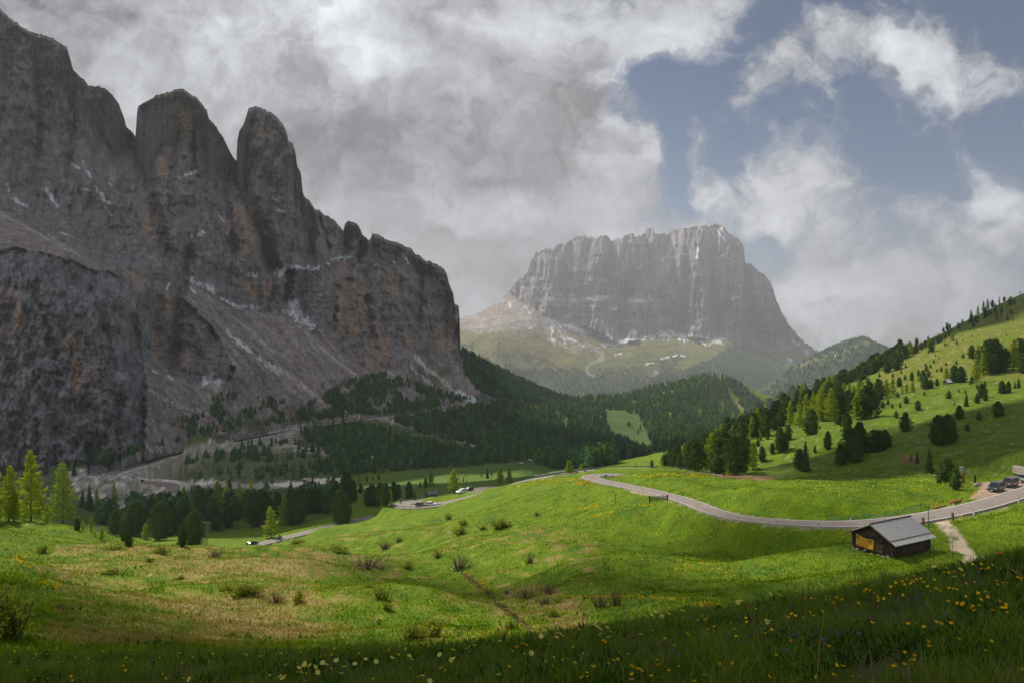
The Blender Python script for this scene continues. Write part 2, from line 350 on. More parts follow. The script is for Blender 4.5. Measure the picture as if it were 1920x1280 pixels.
ROADS['valley'] = (10.5, [(170, 975, 520), (215, 962, 545), (258, 948, 575), (300, 928, 605), (325, 915, 630), (318, 908, 645), (290, 904.5, 652), (250, 901.5, 656), (222, 898, 662), (206, 892.5, 675), (212, 885.5, 700), (240, 877, 730), (275, 867, 765), (305, 857, 800), (325, 849, 830), (370, 840, 875),
                         (430, 829, 950), (500, 814, 1040), (545, 803, 1110), (570, 797.5, 1150), (620, 791.5, 1200), (685, 783.5, 1265), (730, 779, 1310), (790, 774, 1380), (850, 763.5, 1490), (900, 754.5, 1600), (937, 746.5, 1700)])
road_pts = {}
for k, (w, P) in ROADS.items():
    Q = catmull([unproj(*p) for p in P], 1.2 if k == 'main' else 2.5)
    for _ in range(6): Q[1:-1] = 0.25*Q[:-2]+0.5*Q[1:-1]+0.25*Q[2:]
    road_pts[k] = Q
def half_w(k, Q):
    return np.interp(Q[:, 1], [90, 130, 200, 245, 270], [1.7, 1.85, 2.3, 2.8, 3.1]) if k == 'main' else np.full(len(Q), ROADS[k][0]/2)
road_hw = {k: half_w(k, Q) for k, Q in road_pts.items()}
def tq(x, y): return np.arctan2(x, y), np.log(np.hypot(x, y))
PX, EV = [], []
def addp(x, y, z):
    t, q = tq(x, y); PX.append((t, q)); EV.append(z/math.hypot(x, y))
for x, y, z in near: addp(x, y, z)
for p in GP: addp(*unproj(*p))
for k, Q in road_pts.items():
    st = {'main': 8, 'lower': 8, 'valley': 12}[k]
    for p in Q[::st]: addp(p[0], p[1], p[2]-0.15)
for th in (-2.6, -1.9, -1.3, -0.95, 0.95, 1.3, 1.9, 2.6):           # land around and behind the camera
    for r in (1.5, 6, 30, 120, 500, 2500, 9000):
        x, y = r*math.sin(th), r*math.cos(th)
        zz = (-1.65+0.17*x-0.2*y) if r < 40 else (-1.65+(0.10*x-0.10*y)*min(1, 60/r)-r*0.012)
        if th < 0 and th > -1.5 and r >= 30: zz = -0.22*r if r < 300 else -0.10*r
        if th > 0 and th < 1.5 and r >= 30: zz = -0.16*r if r < 200 else 0.03*r
        addp(x, y, zz)
rbf = RBF(PX, EV, c=0.045, lam=2e-5)
NT_, NQ_ = 720, 1000
th_f = np.linspace(R(-42), R(42), NT_)
q_f = np.linspace(math.log(0.8), math.log(9000), NQ_)
def ground_e(T, Q):
    """height / distance on a full grid T x Q (evaluated on a coarser grid, then interpolated)"""
    tc = np.linspace(T[0], T[-1], max(8, min(len(T), 260))); qc = np.linspace(Q[0], Q[-1], 440)
    A, B = np.meshgrid(tc, qc, indexing='ij'); E = rbf(np.stack([A.ravel(), B.ravel()], 1)).reshape(A.shape)
    E1 = np.stack([np.interp(Q, qc, E[i]) for i in range(len(tc))])
    return np.stack([np.interp(T, tc, E1[:, j]) for j in range(len(Q))], 1)
def make_grid(T, Q):
    E = ground_e(T, Q); A, B = np.meshgrid(T, Q, indexing='ij'); r = np.exp(B); x, y = r*np.sin(A), r*np.cos(A)
    z = E*r
    far = sstep(14, 40, r)
    z += far*((0.0042-0.0022*sstep(300, 560, r))*r*fbm(A*9, B*9, 4, 3) )*sstep(14, 160, r)
    z += (fbm(x/9, y/9, 4, 11)*0.22*sstep(8, 30, r) + fbm(x/2.1, y/2.1, 3, 12)*0.07)*(1-sstep(300, 900, r))
    z += fbm(x/38, y/38, 3, 14)*1.2*sstep(150, 300, r) + fbm(x/26, y/26, 3, 15)*1.8*sstep(30, 60, r)*(1-sstep(250, 420, r))
    z -= 1.8*np.exp(-((x-22)/12)**2-((y-98)/9)**2) - 2.2*np.exp(-((x+8)/9)**2-((y-64)/9)**2) - 1.9*np.exp(-((x-12)/10)**2-((y-84)/7)**2) - 2.0*np.exp(-((x+28)/11)**2-((y-84)/7)**2)
    return A, r, x, y, z
A, Rr, X, Yg, Z = make_grid(th_f, q_f)
RD = np.full(X.shape, 99.0)                                            # distance to the nearest road edge
for k, Q in road_pts.items():
    best = np.full(X.shape, 1e9); zb = np.zeros(X.shape)
    for p, w in list(zip(Q, road_hw[k]))[::(1 if k == 'main' else 2)]:
        r0 = math.hypot(p[0], p[1]); t0 = math.atan2(p[0], p[1]); W = w+ (9 if k == 'main' else 14)
        i0, i1 = np.searchsorted(th_f, [t0-W/r0, t0+W/r0]); j0, j1 = np.searchsorted(q_f, [math.log(max(1, r0-W)), math.log(r0+W)])
        if i1 <= i0 or j1 <= j0: continue
        s = (slice(i0, i1), slice(j0, j1)); d = np.hypot(X[s]-p[0], Yg[s]-p[1])-w; m = d < best[s]
        best[s] = np.where(m, d, best[s]); zb[s] = np.where(m, p[2], zb[s])
    cell = 0.011*Rr
    e0 = 0.6+0.5*cell if k == 'main' else 0.7+cell
    f = 1-sstep(0, 1, (best-e0)/({'main': 2.6, 'lower': 5.0, 'valley': 26.0}[k]+cell))
    Z = Z*(1-f)+(zb-0.22-0.02*cell)*f
    RD = np.minimum(RD, best)
ZR = Z/Rr                                                              # elevation tangent grid used to find visible points
def hit(px, py, ymin=2.0, crest=True):
    """ground point seen at photo (px, py)"""
    u = (px-CX)/F; t = math.atan(u); c = math.cos(t); e = (HOR-py)/F*c
    fi = (t-th_f[0])/(th_f[1]-th_f[0]); i = int(np.clip(fi, 0, NT_-2)); a = fi-i
    zr = ZR[i]*(1-a)+ZR[i+1]*a
    j0 = int(np.searchsorted(q_f, math.log(ymin/c)))
    w = np.nonzero(zr[j0:] >= e)[0]
    if len(w) == 0:
        j = j0+int(np.argmax(zr[j0:])); r = math.exp(q_f[j]); return np.array([r*math.sin(t), r*c, zr[j]*r])
    j = j0+w[0]
    if j == j0: r = math.exp(q_f[j])
    else:
        b = (e-zr[j-1])/(zr[j]-zr[j-1]+1e-12); r = math.exp(q_f[j-1]*(1-b)+q_f[j]*b)
    return np.array([r*math.sin(t), r*c, e*r])
def ground_z(x, y):
    t, q = math.atan2(x, y), math.log(math.hypot(x, y))
    fi = np.clip((t-th_f[0])/(th_f[1]-th_f[0]), 0, NT_-1.001); fj = np.clip((q-q_f[0])/(q_f[1]-q_f[0]), 0, NQ_-1.001)
    i, j = int(fi), int(fj); a, b = fi-i, fj-j
    return Z[i, j]*(1-a)*(1-b)+Z[i+1, j]*a*(1-b)+Z[i, j+1]*(1-a)*b+Z[i+1, j+1]*a*b
# ------------------------------------------------------------------ ground cover colours (what grows or lies where)
C = lambda *c: np.array(c, float)
GRASS, GRASS2, DRY, DEEP = C(.088, .162, .003), C(.155, .205, .004), C(.27, .195, .065), C(.042, .120, .009)
WOODS, SCREE, GRAVEL, EARTH, ROCK = C(.020, .040, .014), C(.42, .37, .335), C(.72, .65, .57), C(.24, .13, .085), C(.21, .2, .195)
def paint(X, Y, Z, A, Rr, RD):
    Ys = np.maximum(Y, 0.3); px = CX+F*X/Ys; py = HOR-F*Z/Ys
    px = np.where(Y > 0.3, px, -5000); py = np.where(Y > 0.3, py, -5000)
    n1 = fbm(X/14, Y/14, 4, 31); n2 = fbm(X/3.1, Y/3.1, 4, 33); n3 = fbm(X/60, Y/60, 4, 35)
    EL = Z/np.maximum(Rr, .1)*sstep(250, 500, Rr); n4 = fbm(A*40, np.log(Rr)*40+EL*150, 4, 37); n5 = fbm(A*140, np.log(Rr)*140+EL*500, 3, 39)
    k = np.clip(0.45+0.55*n1+0.45*n2+0.25*n4, 0, 1)[..., None]
    c = GRASS*(1-k)+GRASS2*k
    def lay(m, colr):
        nonlocal c; c = c*(1-m[..., None])+colr*m[..., None]
    wx, wy = px+n4*26+n5*9, py+n5*5+n4*8
    def poly(P, y0, y1, soft=0, amt=1.0):
        return inpoly(wx, wy, P)*((Y > y0) & (Y < y1))*amt
    lush = sstep(0.1, 0.7, n1+0.6*n2-0.05)*0.75
    lay(lush*(Y > 20)*(Y < 420), DEEP)
    # dry grass on the left meadow
    d = inpoly(px+n4*60, py+n4*16, [(120, 1020), (420, 1022), (640, 1036), (560, 1090), (660, 1160), (720, 1210), (60, 1215), (130, 1130), (90, 1060)])*((Y > 25) & (Y < 125))
    lay(d*sstep(-0.45, 0.5, n1*0.9+n2*0.6+n4*.4+0.02)*0.8, DRY*(1+.25*n5)[..., None])
    d2 = (px > 480)*(px < 1120)*((Y > 40) & (Y < 210))*(py > 985)
    lay(d2*sstep(0.05, 0.6, n2*0.7+n4*0.9+n1*.4-0.02)*0.7, DRY)
    lay(poly([(940, 1100), (1030, 1095), (1100, 1130), (1090, 1190), (1000, 1190), (960, 1150)], 35, 110)*sstep(-.4, .3, n2+n5)*0.9, DRY*0.9)
    # right slope: yellow upper pasture, drier strips
    up = inpoly(wx, wy, [(1690, 660), (1800, 612), (1920, 552), (1990, 500), (1990, 720), (1850, 712), (1770, 716), (1640, 752), (1560, 775)])*((Y > 330) & (Y < 900))
    lay(up*np.clip(0.62+0.5*n4+0.3*n5, 0, 0.95), C(.128, .136, .020))
    lay(up*sstep(.25, .6, n5+n4*.6)*.6, DRY)
    sl = inpoly(px, py, [(1240, 890), (1500, 760), (1700, 660), (1990, 480), (1990, 900), (1830, 890), (1650, 903), (1400, 893)])*((Y > 145) & (Y < 900))
    lay(sl*(1-up)*np.clip(.35+.6*n4+.4*n5, 0, .8), C(.055, .094, .010))
    lay(sl*sstep(.42, .62, n5+.5*n2+.1)*.55, C(.23, .2, .08))
    lay(poly([(1690, 850), (1720, 852), (1735, 870), (1690, 868)], 150, 320)*.8, EARTH)
    lay(inpoly(wx, py+n5*3, [(1335, 889), (1400, 889), (1470, 895), (1455, 899), (1390, 897), (1335, 894)])*((Y > 150) & (Y < 260))*.85, EARTH)
    # valley: woods floor, gravel fan, pale river bed, meadows
    val = sstep(400, 520, Y+n4*90)*sstep(1262, 1215, px+n4*30+(Y > 1900)*120)*sstep(700, 640, px-(Y > 760)*900-n4*40+(Y < 760)*0+20*n5)
    lay(val*1.0, C(.085, .115, .040)*1.0)
    lay(val*sstep(-.1, .5, n4+n5)*(px < 880)*.55, C(.19, .185, .10))
    grav = inpoly(wx, wy, [(120, 880), (210, 870), (300, 850), (540, 792), (600, 800), (540, 830), (640, 850), (900, 842), (820, 815), (720, 790), (700, 780), (760, 788), (910, 838), (900, 856), (760, 856), (640, 862), (560, 845), (420, 850), (330, 880), (340, 905), (330, 935), (230, 965), (150, 930)])*(Y > 480)
    lay(grav*np.clip(.75+.7*n5, 0, 1), SCREE)
    lay(grav*sstep(.15, .5, n5+.3*n4)*(1-.65*sstep(680, 740, Y)*(px < 500)), GRAVEL)
    lay(grav*sstep(.1, .5, n4-.2*n5)*.75, C(.11, .12, .06))
    riv = np.exp(-((py-905-6*np.sin(px/60)-n4*6)/6.0)**2)*(px > 300)*(px < 640)*(Y > 560)*(Y < 760)
    lay(sstep(.35, .6, riv+n5*.5), GRAVEL*1.05)
    lay(inpoly(px, py, [(300, 860), (520, 838), (640, 868), (640, 895), (300, 895)])*(Y > 560)*.65*sstep(-.3, .4, n5), C(.16, .16, .06))
    mead = inpoly(wx, py, [(660, 912), (760, 885), (900, 862), (970, 857), (1100, 866), (1110, 890), (900, 930), (660, 935)])*((Y > 330) & (Y < 900))
    lay(mead*.9, C(.085, .15, .022))
    lay(inpoly(px+n4*14+n5*8, py+n5*5, [(1138, 772), (1165, 768), (1200, 782), (1200, 812), (1222, 838), (1215, 850), (1150, 818), (1135, 800)])*((Y > 1000) & (Y < 2100))*np.clip(.75+.5*n5+.3*n4, 0, 1), C(.055, .110, .020)*(1+.3*n4+.25*n2)[..., None])
    lay(((Y > 1900) & (Y < 2900))*sstep(.25, .6, n4+.4*n5-.05)*.8, C(.11, .16, .03))
    lay(inpoly(wx, py, [(1364, 724), (1374, 735), (1394, 772), (1390, 777), (1376, 760)])*((Y > 1500) & (Y < 2700))*.9, C(.22, .18, .09))
    lay(inpoly(px, py, [(60, 960), (330, 900), (480, 905), (640, 925), (640, 965), (300, 1010), (120, 985)])*((Y > 200) & (Y < 700))*(1-grav*.8)*.6, C(.04, .065, .02))
    lay((Y > 3000)*1.0, C(.05, .075, .035))
    # dirt track by the hut, gravel lay-by, worn verge
    tr = dist_poly(px+n2*5, py, [(1768, 980), (1784, 998), (1800, 1022), (1822, 1050), (1850, 1062)])*((Y > 40) & (Y < 110))+((Y <= 40) | (Y >= 110))*99
    lay(sstep(15, 9, tr-n2*9)*sstep(-.75, -.1, n2+.3*n1+.4*n5), C(.52, .42, .30))
    lb = inpoly(px+n2*4, py+n2*2, [(1816, 935), (1840, 914), (1826, 906), (1880, 899), (1990, 880), (1990, 910), (1920, 912), (1850, 934)])*((Y > 95) & (Y < 165))
    lay(lb*.95, C(.36, .25, .20))
    lay(inpoly(px+n2*3, py, [(1178, 918), (1235, 926), (1230, 931), (1185, 924)])*((Y > 100) & (Y < 180))*.8, C(.46, .37, .25))
    vg = (RD < 1.1)*(Y < 420)
    lay(vg*sstep(-.1, .3, n2)*.5, C(.34, .28, .19))
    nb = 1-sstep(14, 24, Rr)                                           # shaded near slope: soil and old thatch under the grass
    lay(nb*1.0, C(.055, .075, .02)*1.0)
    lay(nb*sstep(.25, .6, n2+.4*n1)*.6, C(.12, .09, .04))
    vr = sstep(13, 6, RD+n5*5)*(Y > 480); lay(vr*sstep(-.6, .2, n5+.3*n4)*.85, C(.62, .55, .48))
    # stream bed
    gl = dist_poly(px, py, [(868, 1074), (912, 1106), (935, 1133), (975, 1163), (1010, 1194)])*((Y > 40) & (Y < 110))+((Y <= 40) | (Y >= 110))*99
    lay(sstep(7, 2.5, gl+n5*3)*.8, C(.05, .045, .02))
    c = c*(1+0.20*n2+0.12*n5)[..., None]
    return np.clip(c, 0.004, .8)
m_ground, g, out = material('ground_cover')
p = g.n('ShaderNodeBsdfPrincipled'); p.inputs['Roughness'].default_value = 0.9; p.inputs['Specular IOR Level'].default_value = 0.15
tc = g.n('ShaderNodeTexCoord').outputs['Object']
a = g.n('ShaderNodeAttribute', attribute_name='Col').outputs['Color']
n1 = g.noise(tc, 2.3, 8.0, 0.7); n2 = g.noise(tc, 0.35, 8.0, 0.65)
v = g.math('ADD', g.mapr(n1, 0.25, 0.75, 0.62, 1.38, smooth=False), g.mapr(n2, 0.3, 0.7, -0.2, 0.2, smooth=False))
cc = g.n('ShaderNodeCombineColor'); [g.link(v, cc.inputs[i]) for i in range(3)]
g.link(g.mix(1.0, a, cc.outputs[0], 'MULTIPLY'), p.inputs['Base Color'])
b = g.n('ShaderNodeBump'); b.inputs['Strength'].default_value = 0.7; b.inputs['Distance'].default_value = 0.35
g.link(g.math('ADD', n1, g.math('MULTIPLY', n2, 2.0)), b.inputs['Height']); g.link(b.outputs[0], p.inputs['Normal']); g.link(p.outputs[0], out.inputs[0])
def build_ground():
    Vs, Fs, Cs, off = [], [], [], 0
    def addgrid(A, r, x, y, z, cols):
        nonlocal off
        n, m = x.shape; Vs.append(np.stack([x, y, z], -1).reshape(-1, 3)); Cs.append(cols.reshape(-1, 3))
        i = (np.arange(n-1)[:, None]*m+np.arange(m-1)[None, :]).ravel()+off
        Fs.append(np.stack([i, i+1, i+m+1, i+m], 1)); off += n*m
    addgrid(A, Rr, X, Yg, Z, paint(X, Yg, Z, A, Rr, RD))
    # the land to the sides of and behind the camera, coarser, joined to the same edges
    t2 = np.linspace(R(42), R(318), 70); tw = (t2+np.pi) % (2*np.pi)-np.pi
    q2 = q_f[::4] if (NQ_-1) % 4 == 0 else np.append(q_f[::4], q_f[-1])
    B = np.meshgrid(tw, q2, indexing='ij'); E = rbf(np.stack([B[0].ravel(), B[1].ravel()], 1)).reshape(B[0].shape)
    r2 = np.exp(B[1]); x2, y2, z2 = r2*np.sin(B[0]), r2*np.cos(B[0]), E*r2
    jj = np.searchsorted(q_f, q2-1e-9); z2[0] = Z[-1, jj]; z2[-1] = Z[0, jj]
    addgrid(B[0], r2, x2, y2, z2, paint(x2, y2, z2, B[0], r2, np.full(x2.shape, 99.0)))
    me = mesh_np('ground', np.concatenate(Vs), np.concatenate(Fs), True, np.concatenate(Cs))
    return tag(link('ground', me, m_ground), kind='structure')
build_ground()
# ------------------------------------------------------------------ mountain bodies
def body(name, sky, foot, depth_pts, ncol, nrow, relief, colour, back, mat, jag=1.5, jagw=(9, 3), seed=1, below=25.0, label=None, c=0.08):
    """rock body between a crest line and a foot line, with real distance, relief and a rear side"""
    xs0, xs1 = sky[0][0], sky[-1][0]
    sx = np.array([p[0] for p in sky], float); sy = np.array([p[1] for p in sky], float)
    fx = np.array([p[0] for p in foot], float); fy = np.array([p[1] for p in foot], float)
    px = np.linspace(xs0, xs1, ncol); ps = np.interp(px, sx, sy); pf = np.maximum(np.interp(px, fx, fy), ps+2)
    ps = ps + jag*fbm(px/jagw[0], px*0, 3, seed+5)*1.6 + jag*0.6*fbm(px/jagw[1], px*0+9, 2, seed+6)
    t = np.linspace(0, 1, nrow)
    PXg = np.repeat(px[:, None], nrow, 1)
    kw = max(3, int(round(70/(px[1]-px[0])))); pad = np.pad(ps, kw, mode='edge'); low = np.array([pad[i:i+2*kw+1].max() for i in range(ncol)])
    ker = np.hanning(2*kw+3)[1:-1]; ker /= ker.sum(); low = np.convolve(np.pad(low, kw, mode='edge'), ker, 'valid')+20
    low = np.minimum(low, ps+(pf-ps)*0.75); low = np.maximum(low, ps+2); n1_ = int(nrow*0.36)
    tA = np.linspace(0, 1, n1_, endpoint=False)[None, :]; tB = np.linspace(0, 1, nrow-n1_)[None, :]
    PYg = np.concatenate([ps[:, None]+(low-ps)[:, None]*tA, low[:, None]+(pf-low)[:, None]*tB], 1)
    P = np.array([(a/1000, b/1000) for a, b, y in depth_pts]); D = np.array([math.log(y) for a, b, y in depth_pts])
    rb = RBF(P, D, c=c, lam=1e-5)
    gx = np.linspace(xs0, xs1, 150); gy = np.linspace(PYg.min()-2, PYg.max()+2, 120)
    Q = np.stack(np.meshgrid(gx, gy, indexing='ij'), -1)/1000; L = rb(Q.reshape(-1, 2)).reshape(150, 120)
    fi = np.clip((PXg-gx[0])/(gx[1]-gx[0]), 0, 148.999); fj = np.clip((PYg-gy[0])/(gy[1]-gy[0]), 0, 118.999); i0 = fi.astype(int); j0 = fj.astype(int); fi -= i0; fj -= j0
    Y = np.exp(L[i0, j0]*(1-fi)*(1-fj)+L[i0+1, j0]*fi*(1-fj)+L[i0, j0+1]*(1-fi)*fj+L[i0+1, j0+1]*fi*fj)
    a, b = (PXg-CX)/F*Y, (HOR-PYg)/F*Y
    Y = Y + relief(PXg, PYg, a, b, Y)
    Xw, Zw = (PXg-CX)/F*Y, (HOR-PYg)/F*Y
    cols = colour(PXg, PYg, Xw, Y, Zw)
    # rear side: from the crest away and down
    XB, YB, ZB, CB = [], [], [], []
    for k, (dy, dz) in enumerate(back):
        s = 1+dy/Y[:, 0]; nb = 1+0.25*fbm(px/14, px*0+k*7, 3, seed+40)
        XB.append(Xw[:, 0]*s); YB.append(Y[:, 0]+dy*nb); ZB.append(Zw[:, 0]-dz*nb); CB.append(cols[:, 0])
    XB, YB, ZB, CB = [np.stack(v[::-1], 1) for v in (XB, YB, ZB, CB)]
    kk = np.linspace(0, 1, 13)[1:][None, :]; dfo = below*1.9
    FY = Y[:, -1:]-dfo*kk; FX = Xw[:, -1:]*(FY/Y[:, -1:]); FZ = Zw[:, -1:]-below*kk; FP = np.repeat(px[:, None], 12, 1)
    Cf = colour(FP, HOR-F*FZ/FY, FX, FY, FZ)
    Xa, Ya, Za = np.concatenate([XB, Xw, FX], 1), np.concatenate([YB, Y, FY], 1), np.concatenate([ZB, Zw, FZ], 1)
    Ca = np.concatenate([CB, cols, Cf], 1)
    n, m = Xa.shape; i = (np.arange(n-1)[:, None]*m+np.arange(m-1)[None, :]).ravel()
    me = mesh_np(name, np.stack([Xa, Ya, Za], -1).reshape(-1, 3), np.stack([i, i+1, i+m+1, i+m], 1), True, Ca.reshape(-1, 3))
    tag(link(name, me, mat), kind='structure')
    return dict(px=px, PY=PYg, X=Xw, Y=Y, Z=Zw)
def body_hit(B, px, py):
    i = np.interp(px, B['px'], np.arange(len(B['px']))); i0 = int(min(i, len(B['px'])-2)); a = i-i0
    def at(ii):
        cp = B['PY'][ii]; j = np.interp(py, cp, np.arange(len(cp))); j0 = int(min(j, len(cp)-2)); b = j-j0
        return np.array([B[k][ii, j0]*(1-b)+B[k][ii, j0+1]*b for k in 'XYZ'])
    return at(i0)*(1-a)+at(i0+1)*a
def rockmat(name, scale, bumpd, streak=0.5):
    m, g, out = material(name); p = g.n('ShaderNodeBsdfPrincipled'); p.inputs['Roughness'].default_value = 0.92; p.inputs['Specular IOR Level'].default_value = 0.1
    tc = g.n('ShaderNodeTexCoord').outputs['Object']; a = g.n('ShaderNodeAttribute', attribute_name='Col').outputs['Color']
    st = g.vec('MULTIPLY', tc, (1.0, 1.0, 0.28))
    n1 = g.noise(tc, scale, 9.0, 0.74, 0.4); n2 = g.noise(st, scale*0.45, 9.0, 0.72, 0.6)
    v = g.math('ADD', g.mapr(n1, 0.3, 0.7, 0.52, 1.48, smooth=False), g.mapr(n2, 0.32, 0.68, -0.40, 0.40, smooth=False))
    cc = g.n('ShaderNodeCombineColor'); [g.link(v, cc.inputs[i]) for i in range(3)]
    g.link(g.mix(1.0, a, cc.outputs[0], 'MULTIPLY'), p.inputs['Base Color'])
    b = g.n('ShaderNodeBump'); b.inputs['Strength'].default_value = 0.9; b.inputs['Distance'].default_value = bumpd
    g.link(g.math('ADD', g.math('MULTIPLY', n1, 0.8), n2), b.inputs['Height']); g.link(b.outputs[0], p.inputs['Normal']); g.link(p.outputs[0], out.inputs[0]); return m
m_rock = rockmat('limestone', 0.12, 9.0); m_rockf = rockmat('far_limestone', 0.022, 45.0); m_hill = rockmat('hill_cover', 0.03, 12.0)
def strokes(px, py, lst, wob=0.0, n=None):
    """mask of hand-placed strokes: (width, [points])"""
    m = np.zeros(px.shape)
    for w, P in lst:
        xs = [p[0] for p in P]; ys = [p[1] for p in P]; pad = w*2+8
        i = (px > min(xs)-pad) & (px < max(xs)+pad) & (py > min(ys)-pad) & (py < max(ys)+pad)
        if not i.any(): continue
        d = dist_poly(px[i], py[i], P); dn = d+(n[i]*w*0.55 if n is not None else 0)
        m[i] = np.maximum(m[i], sstep(w*0.62, w*0.30, dn))
    return m
# ---- left wall
W_SKY = [(-420, -420), (-300, -250), (-200, -160), (-100, -70), (-40, -20), (0, 16), (15, 32), (40, 50), (58, 60), (75, 65), (100, 72), (112, 82), (125, 88), (132, 110), (137, 132), (150, 143), (165, 158), (172, 162), (195, 164), (206, 174), (222, 193), (233, 222), (236, 236), (245, 246), (254, 256),
         (256.5, 215), (258, 203), (262, 196), (276, 190), (290, 181), (315, 172), (330, 168), (345, 167), (356, 177), (366, 180), (380, 196), (388, 207), (391, 221), (404, 236), (420, 262), (432, 285), (442, 303), (444, 300), (444.5, 265), (449, 245), (458, 231), (463, 213), (466, 203), (480, 199), (495, 205), (512, 214), (530, 231), (538, 250), (541, 265), (550, 269), (555, 290), (557, 312), (565, 325), (567, 360), (572, 370),
         (582, 378), (590, 392), (600, 396), (612, 404), (625, 412), (636, 424), (644, 432), (646, 420), (652, 416), (662, 415), (672, 424), (680, 440), (690, 449), (696, 447), (698, 438), (706, 439), (728, 450), (745, 455), (770, 466), (785, 480), (800, 489), (815, 493), (830, 502), (838, 514), (842, 532), (850, 550), (852, 570), (860, 574), (862, 600), (863, 655),
         (880, 667), (900, 674), (925, 690), (955, 704), (985, 718), (1020, 734), (1050, 745), (1090, 752)]
W_FOOT = [(-420, 960), (-200, 915), (-50, 893), (0, 888), (60, 882), (130, 880), (200, 868), (250, 850), (300, 835), (370, 822), (450, 808), (520, 796), (570, 790), (620, 785), (685, 778), (730, 774), (790, 768), (850, 758), (900, 750), (935, 742), (1000, 750), (1050, 758), (1090, 765)]
W_D = [(-420, -420, 1250), (-400, 300, 900), (-400, 900, 560), (-200, -160, 1300), (-200, 500, 820), (-200, 900, 590), (0, 18, 1330), (60, 60, 1340), (130, 100, 1370), (205, 172, 1420), (250, 250, 1540), (262, 200, 1400), (340, 167, 1420), (390, 220, 1450), (440, 300, 1580), (452, 240, 1480), (480, 200, 1500), (530, 235, 1520), (566, 360, 1600), (640, 425, 1730), (662, 415, 1740), (740, 452, 1820), (830, 502, 1880), (850, 560, 1860), (863, 655, 1850),
       (0, 200, 1270), (0, 330, 1180), (0, 385, 1080), (0, 470, 850), (0, 500, 800), (0, 700, 705), (0, 880, 630), (120, 300, 1280), (120, 420, 1090), (130, 485, 880), (130, 520, 835), (140, 700, 730), (130, 875, 660), (210, 520, 940), (225, 545, 890), (235, 700, 790), (250, 845, 740), (200, 350, 1220), (200, 450, 1100), (290, 400, 1250), (265, 560, 990), (275, 700, 900), (285, 690, 960), (300, 800, 830), (280, 790, 810),
       (320, 480, 1180), (330, 560, 1080), (330, 690, 1010), (360, 400, 1340), (340, 300, 1390), (400, 690, 1030), (440, 690, 1060), (360, 520, 1200), (400, 545, 1240), (410, 580, 1200), (420, 640, 1120), (400, 740, 1000), (370, 820, 870),
       (480, 400, 1450), (480, 500, 1400), (470, 570, 1340), (450, 620, 1230), (480, 560, 1360), (500, 300, 1490), (540, 520, 1480), (550, 575, 1440), (590, 615, 1420), (600, 500, 1560), (640, 490, 1650), (700, 480, 1730), (650, 540, 1600), (700, 560, 1640), (760, 560, 1720), (830, 560, 1830), (640, 640, 1500), (720, 690, 1500), (800, 660, 1700), (850, 665, 1800),
       (560, 700, 1260), (620, 720, 1310), (700, 730, 1400), (780, 720, 1540), (500, 740, 1150), (570, 790, 1150), (685, 778, 1270), (790, 768, 1390), (850, 758, 1500), (935, 742, 1700), (880, 700, 1720), (900, 675, 1850), (950, 703, 1930), (1020, 735, 2000), (1090, 752, 2120), (1090, 765, 2050), (1000, 750, 1820), (520, 796, 1060), (450, 808, 980)]
TALUS = [(345, 560), (358, 530), (395, 552), (420, 575), (470, 585), (530, 592), (548, 575), (585, 625), (640, 665), (700, 700), (720, 693), (740, 668), (765, 655), (800, 668), (850, 690), (866, 650), (1100, 740), (1100, 800), (500, 830), (200, 900), (270, 850), (272, 700), (300, 700), (345, 712), (430, 715), (440, 690), (400, 620)]
LEDGE = [(-400, 250), (-60, 395), (10, 396), (60, 428), (110, 455), (160, 470), (215, 497), (228, 520), (205, 512), (150, 500), (130, 488), (60, 470), (0, 470), (-400, 420)]
def w_relief(px, py, a, b, Y):
    talus = inpoly(px+fbm(px/15, py/15, 2, 3)*6, py+fbm(px/18, py/18, 2, 4)*5, TALUS) | inpoly(px, py+fbm(px/20, py/20, 2, 4)*5, LEDGE)
    tal = talus.astype(float)
    for _ in range(3): tal[1:-1, 1:-1] = (tal[1:-1, 1:-1]*2+tal[:-2, 1:-1]+tal[2:, 1:-1]+tal[1:-1, :-2]+tal[1:-1, 2:])/6
    q = px+0.10*py; k = Y/1250.0
    wq = q+fbm(px/50, py/160, 3, 50)*9
    d = -ridged(wq/78, py/520, 2, 51)*44 - ridged((wq+.25*py)/31, py/150, 3, 53)*17 - ridged((wq-.2*py)/11.5, py/48, 3, 55)*9 - ridged(q/4.8, py/11, 3, 57)*4.2 + fbm((px-.5*py)/46, (py+.4*px)/40, 4, 58)*22 + fbm(px/13, py/15, 3, 56)*6
    step = (py-.38*px+fbm(px/40, py/120, 3, 48)*26)/52; fr = step-np.floor(step); d = d + (sstep(0, .35, fr)-fr)*12.0*(.5+fbm(px/50, py/50, 2, 46))
    d = d*k; st = fbm(px/120, py/9, 3, 59)*2.5*k
    fade = np.clip((py-np.min(py, 1, keepdims=True))/25, 0.25, 1)
    lowA = (px < 285)*(py > 470)
    d = d*(1-.5*lowA) + lowA*(fbm((px+.3*py)/22, (py-.2*px)/34, 4, 67)*15+fbm((px-.4*py)/8, py/11, 3, 68)*4) + lowA*(-ridged((px+.30*py)/46, (py-.5*px)/120, 4, 61)*13-ridged((px+.25*py)/15, (py-.3*px)/48, 3, 62)*8)
    gul = np.zeros(px.shape)
    for dep, w, P in W_GULLY: gul = np.maximum(gul, dep*np.exp(-(dist_poly(px+fbm(px/14, py/14, 2, 47)*5, py, P)/w)**2))
    d = d - gul*k
    tr = fbm(a/35, b/60, 4, 63)*7+fbm(a/9, b/12, 3, 65)*2.6+fbm((a+b*.8)/16, (a*.5-b)/150, 3, 66)*5
    return -(d*(1-tal)*fade + st*(1-tal)*fade + tr*tal)
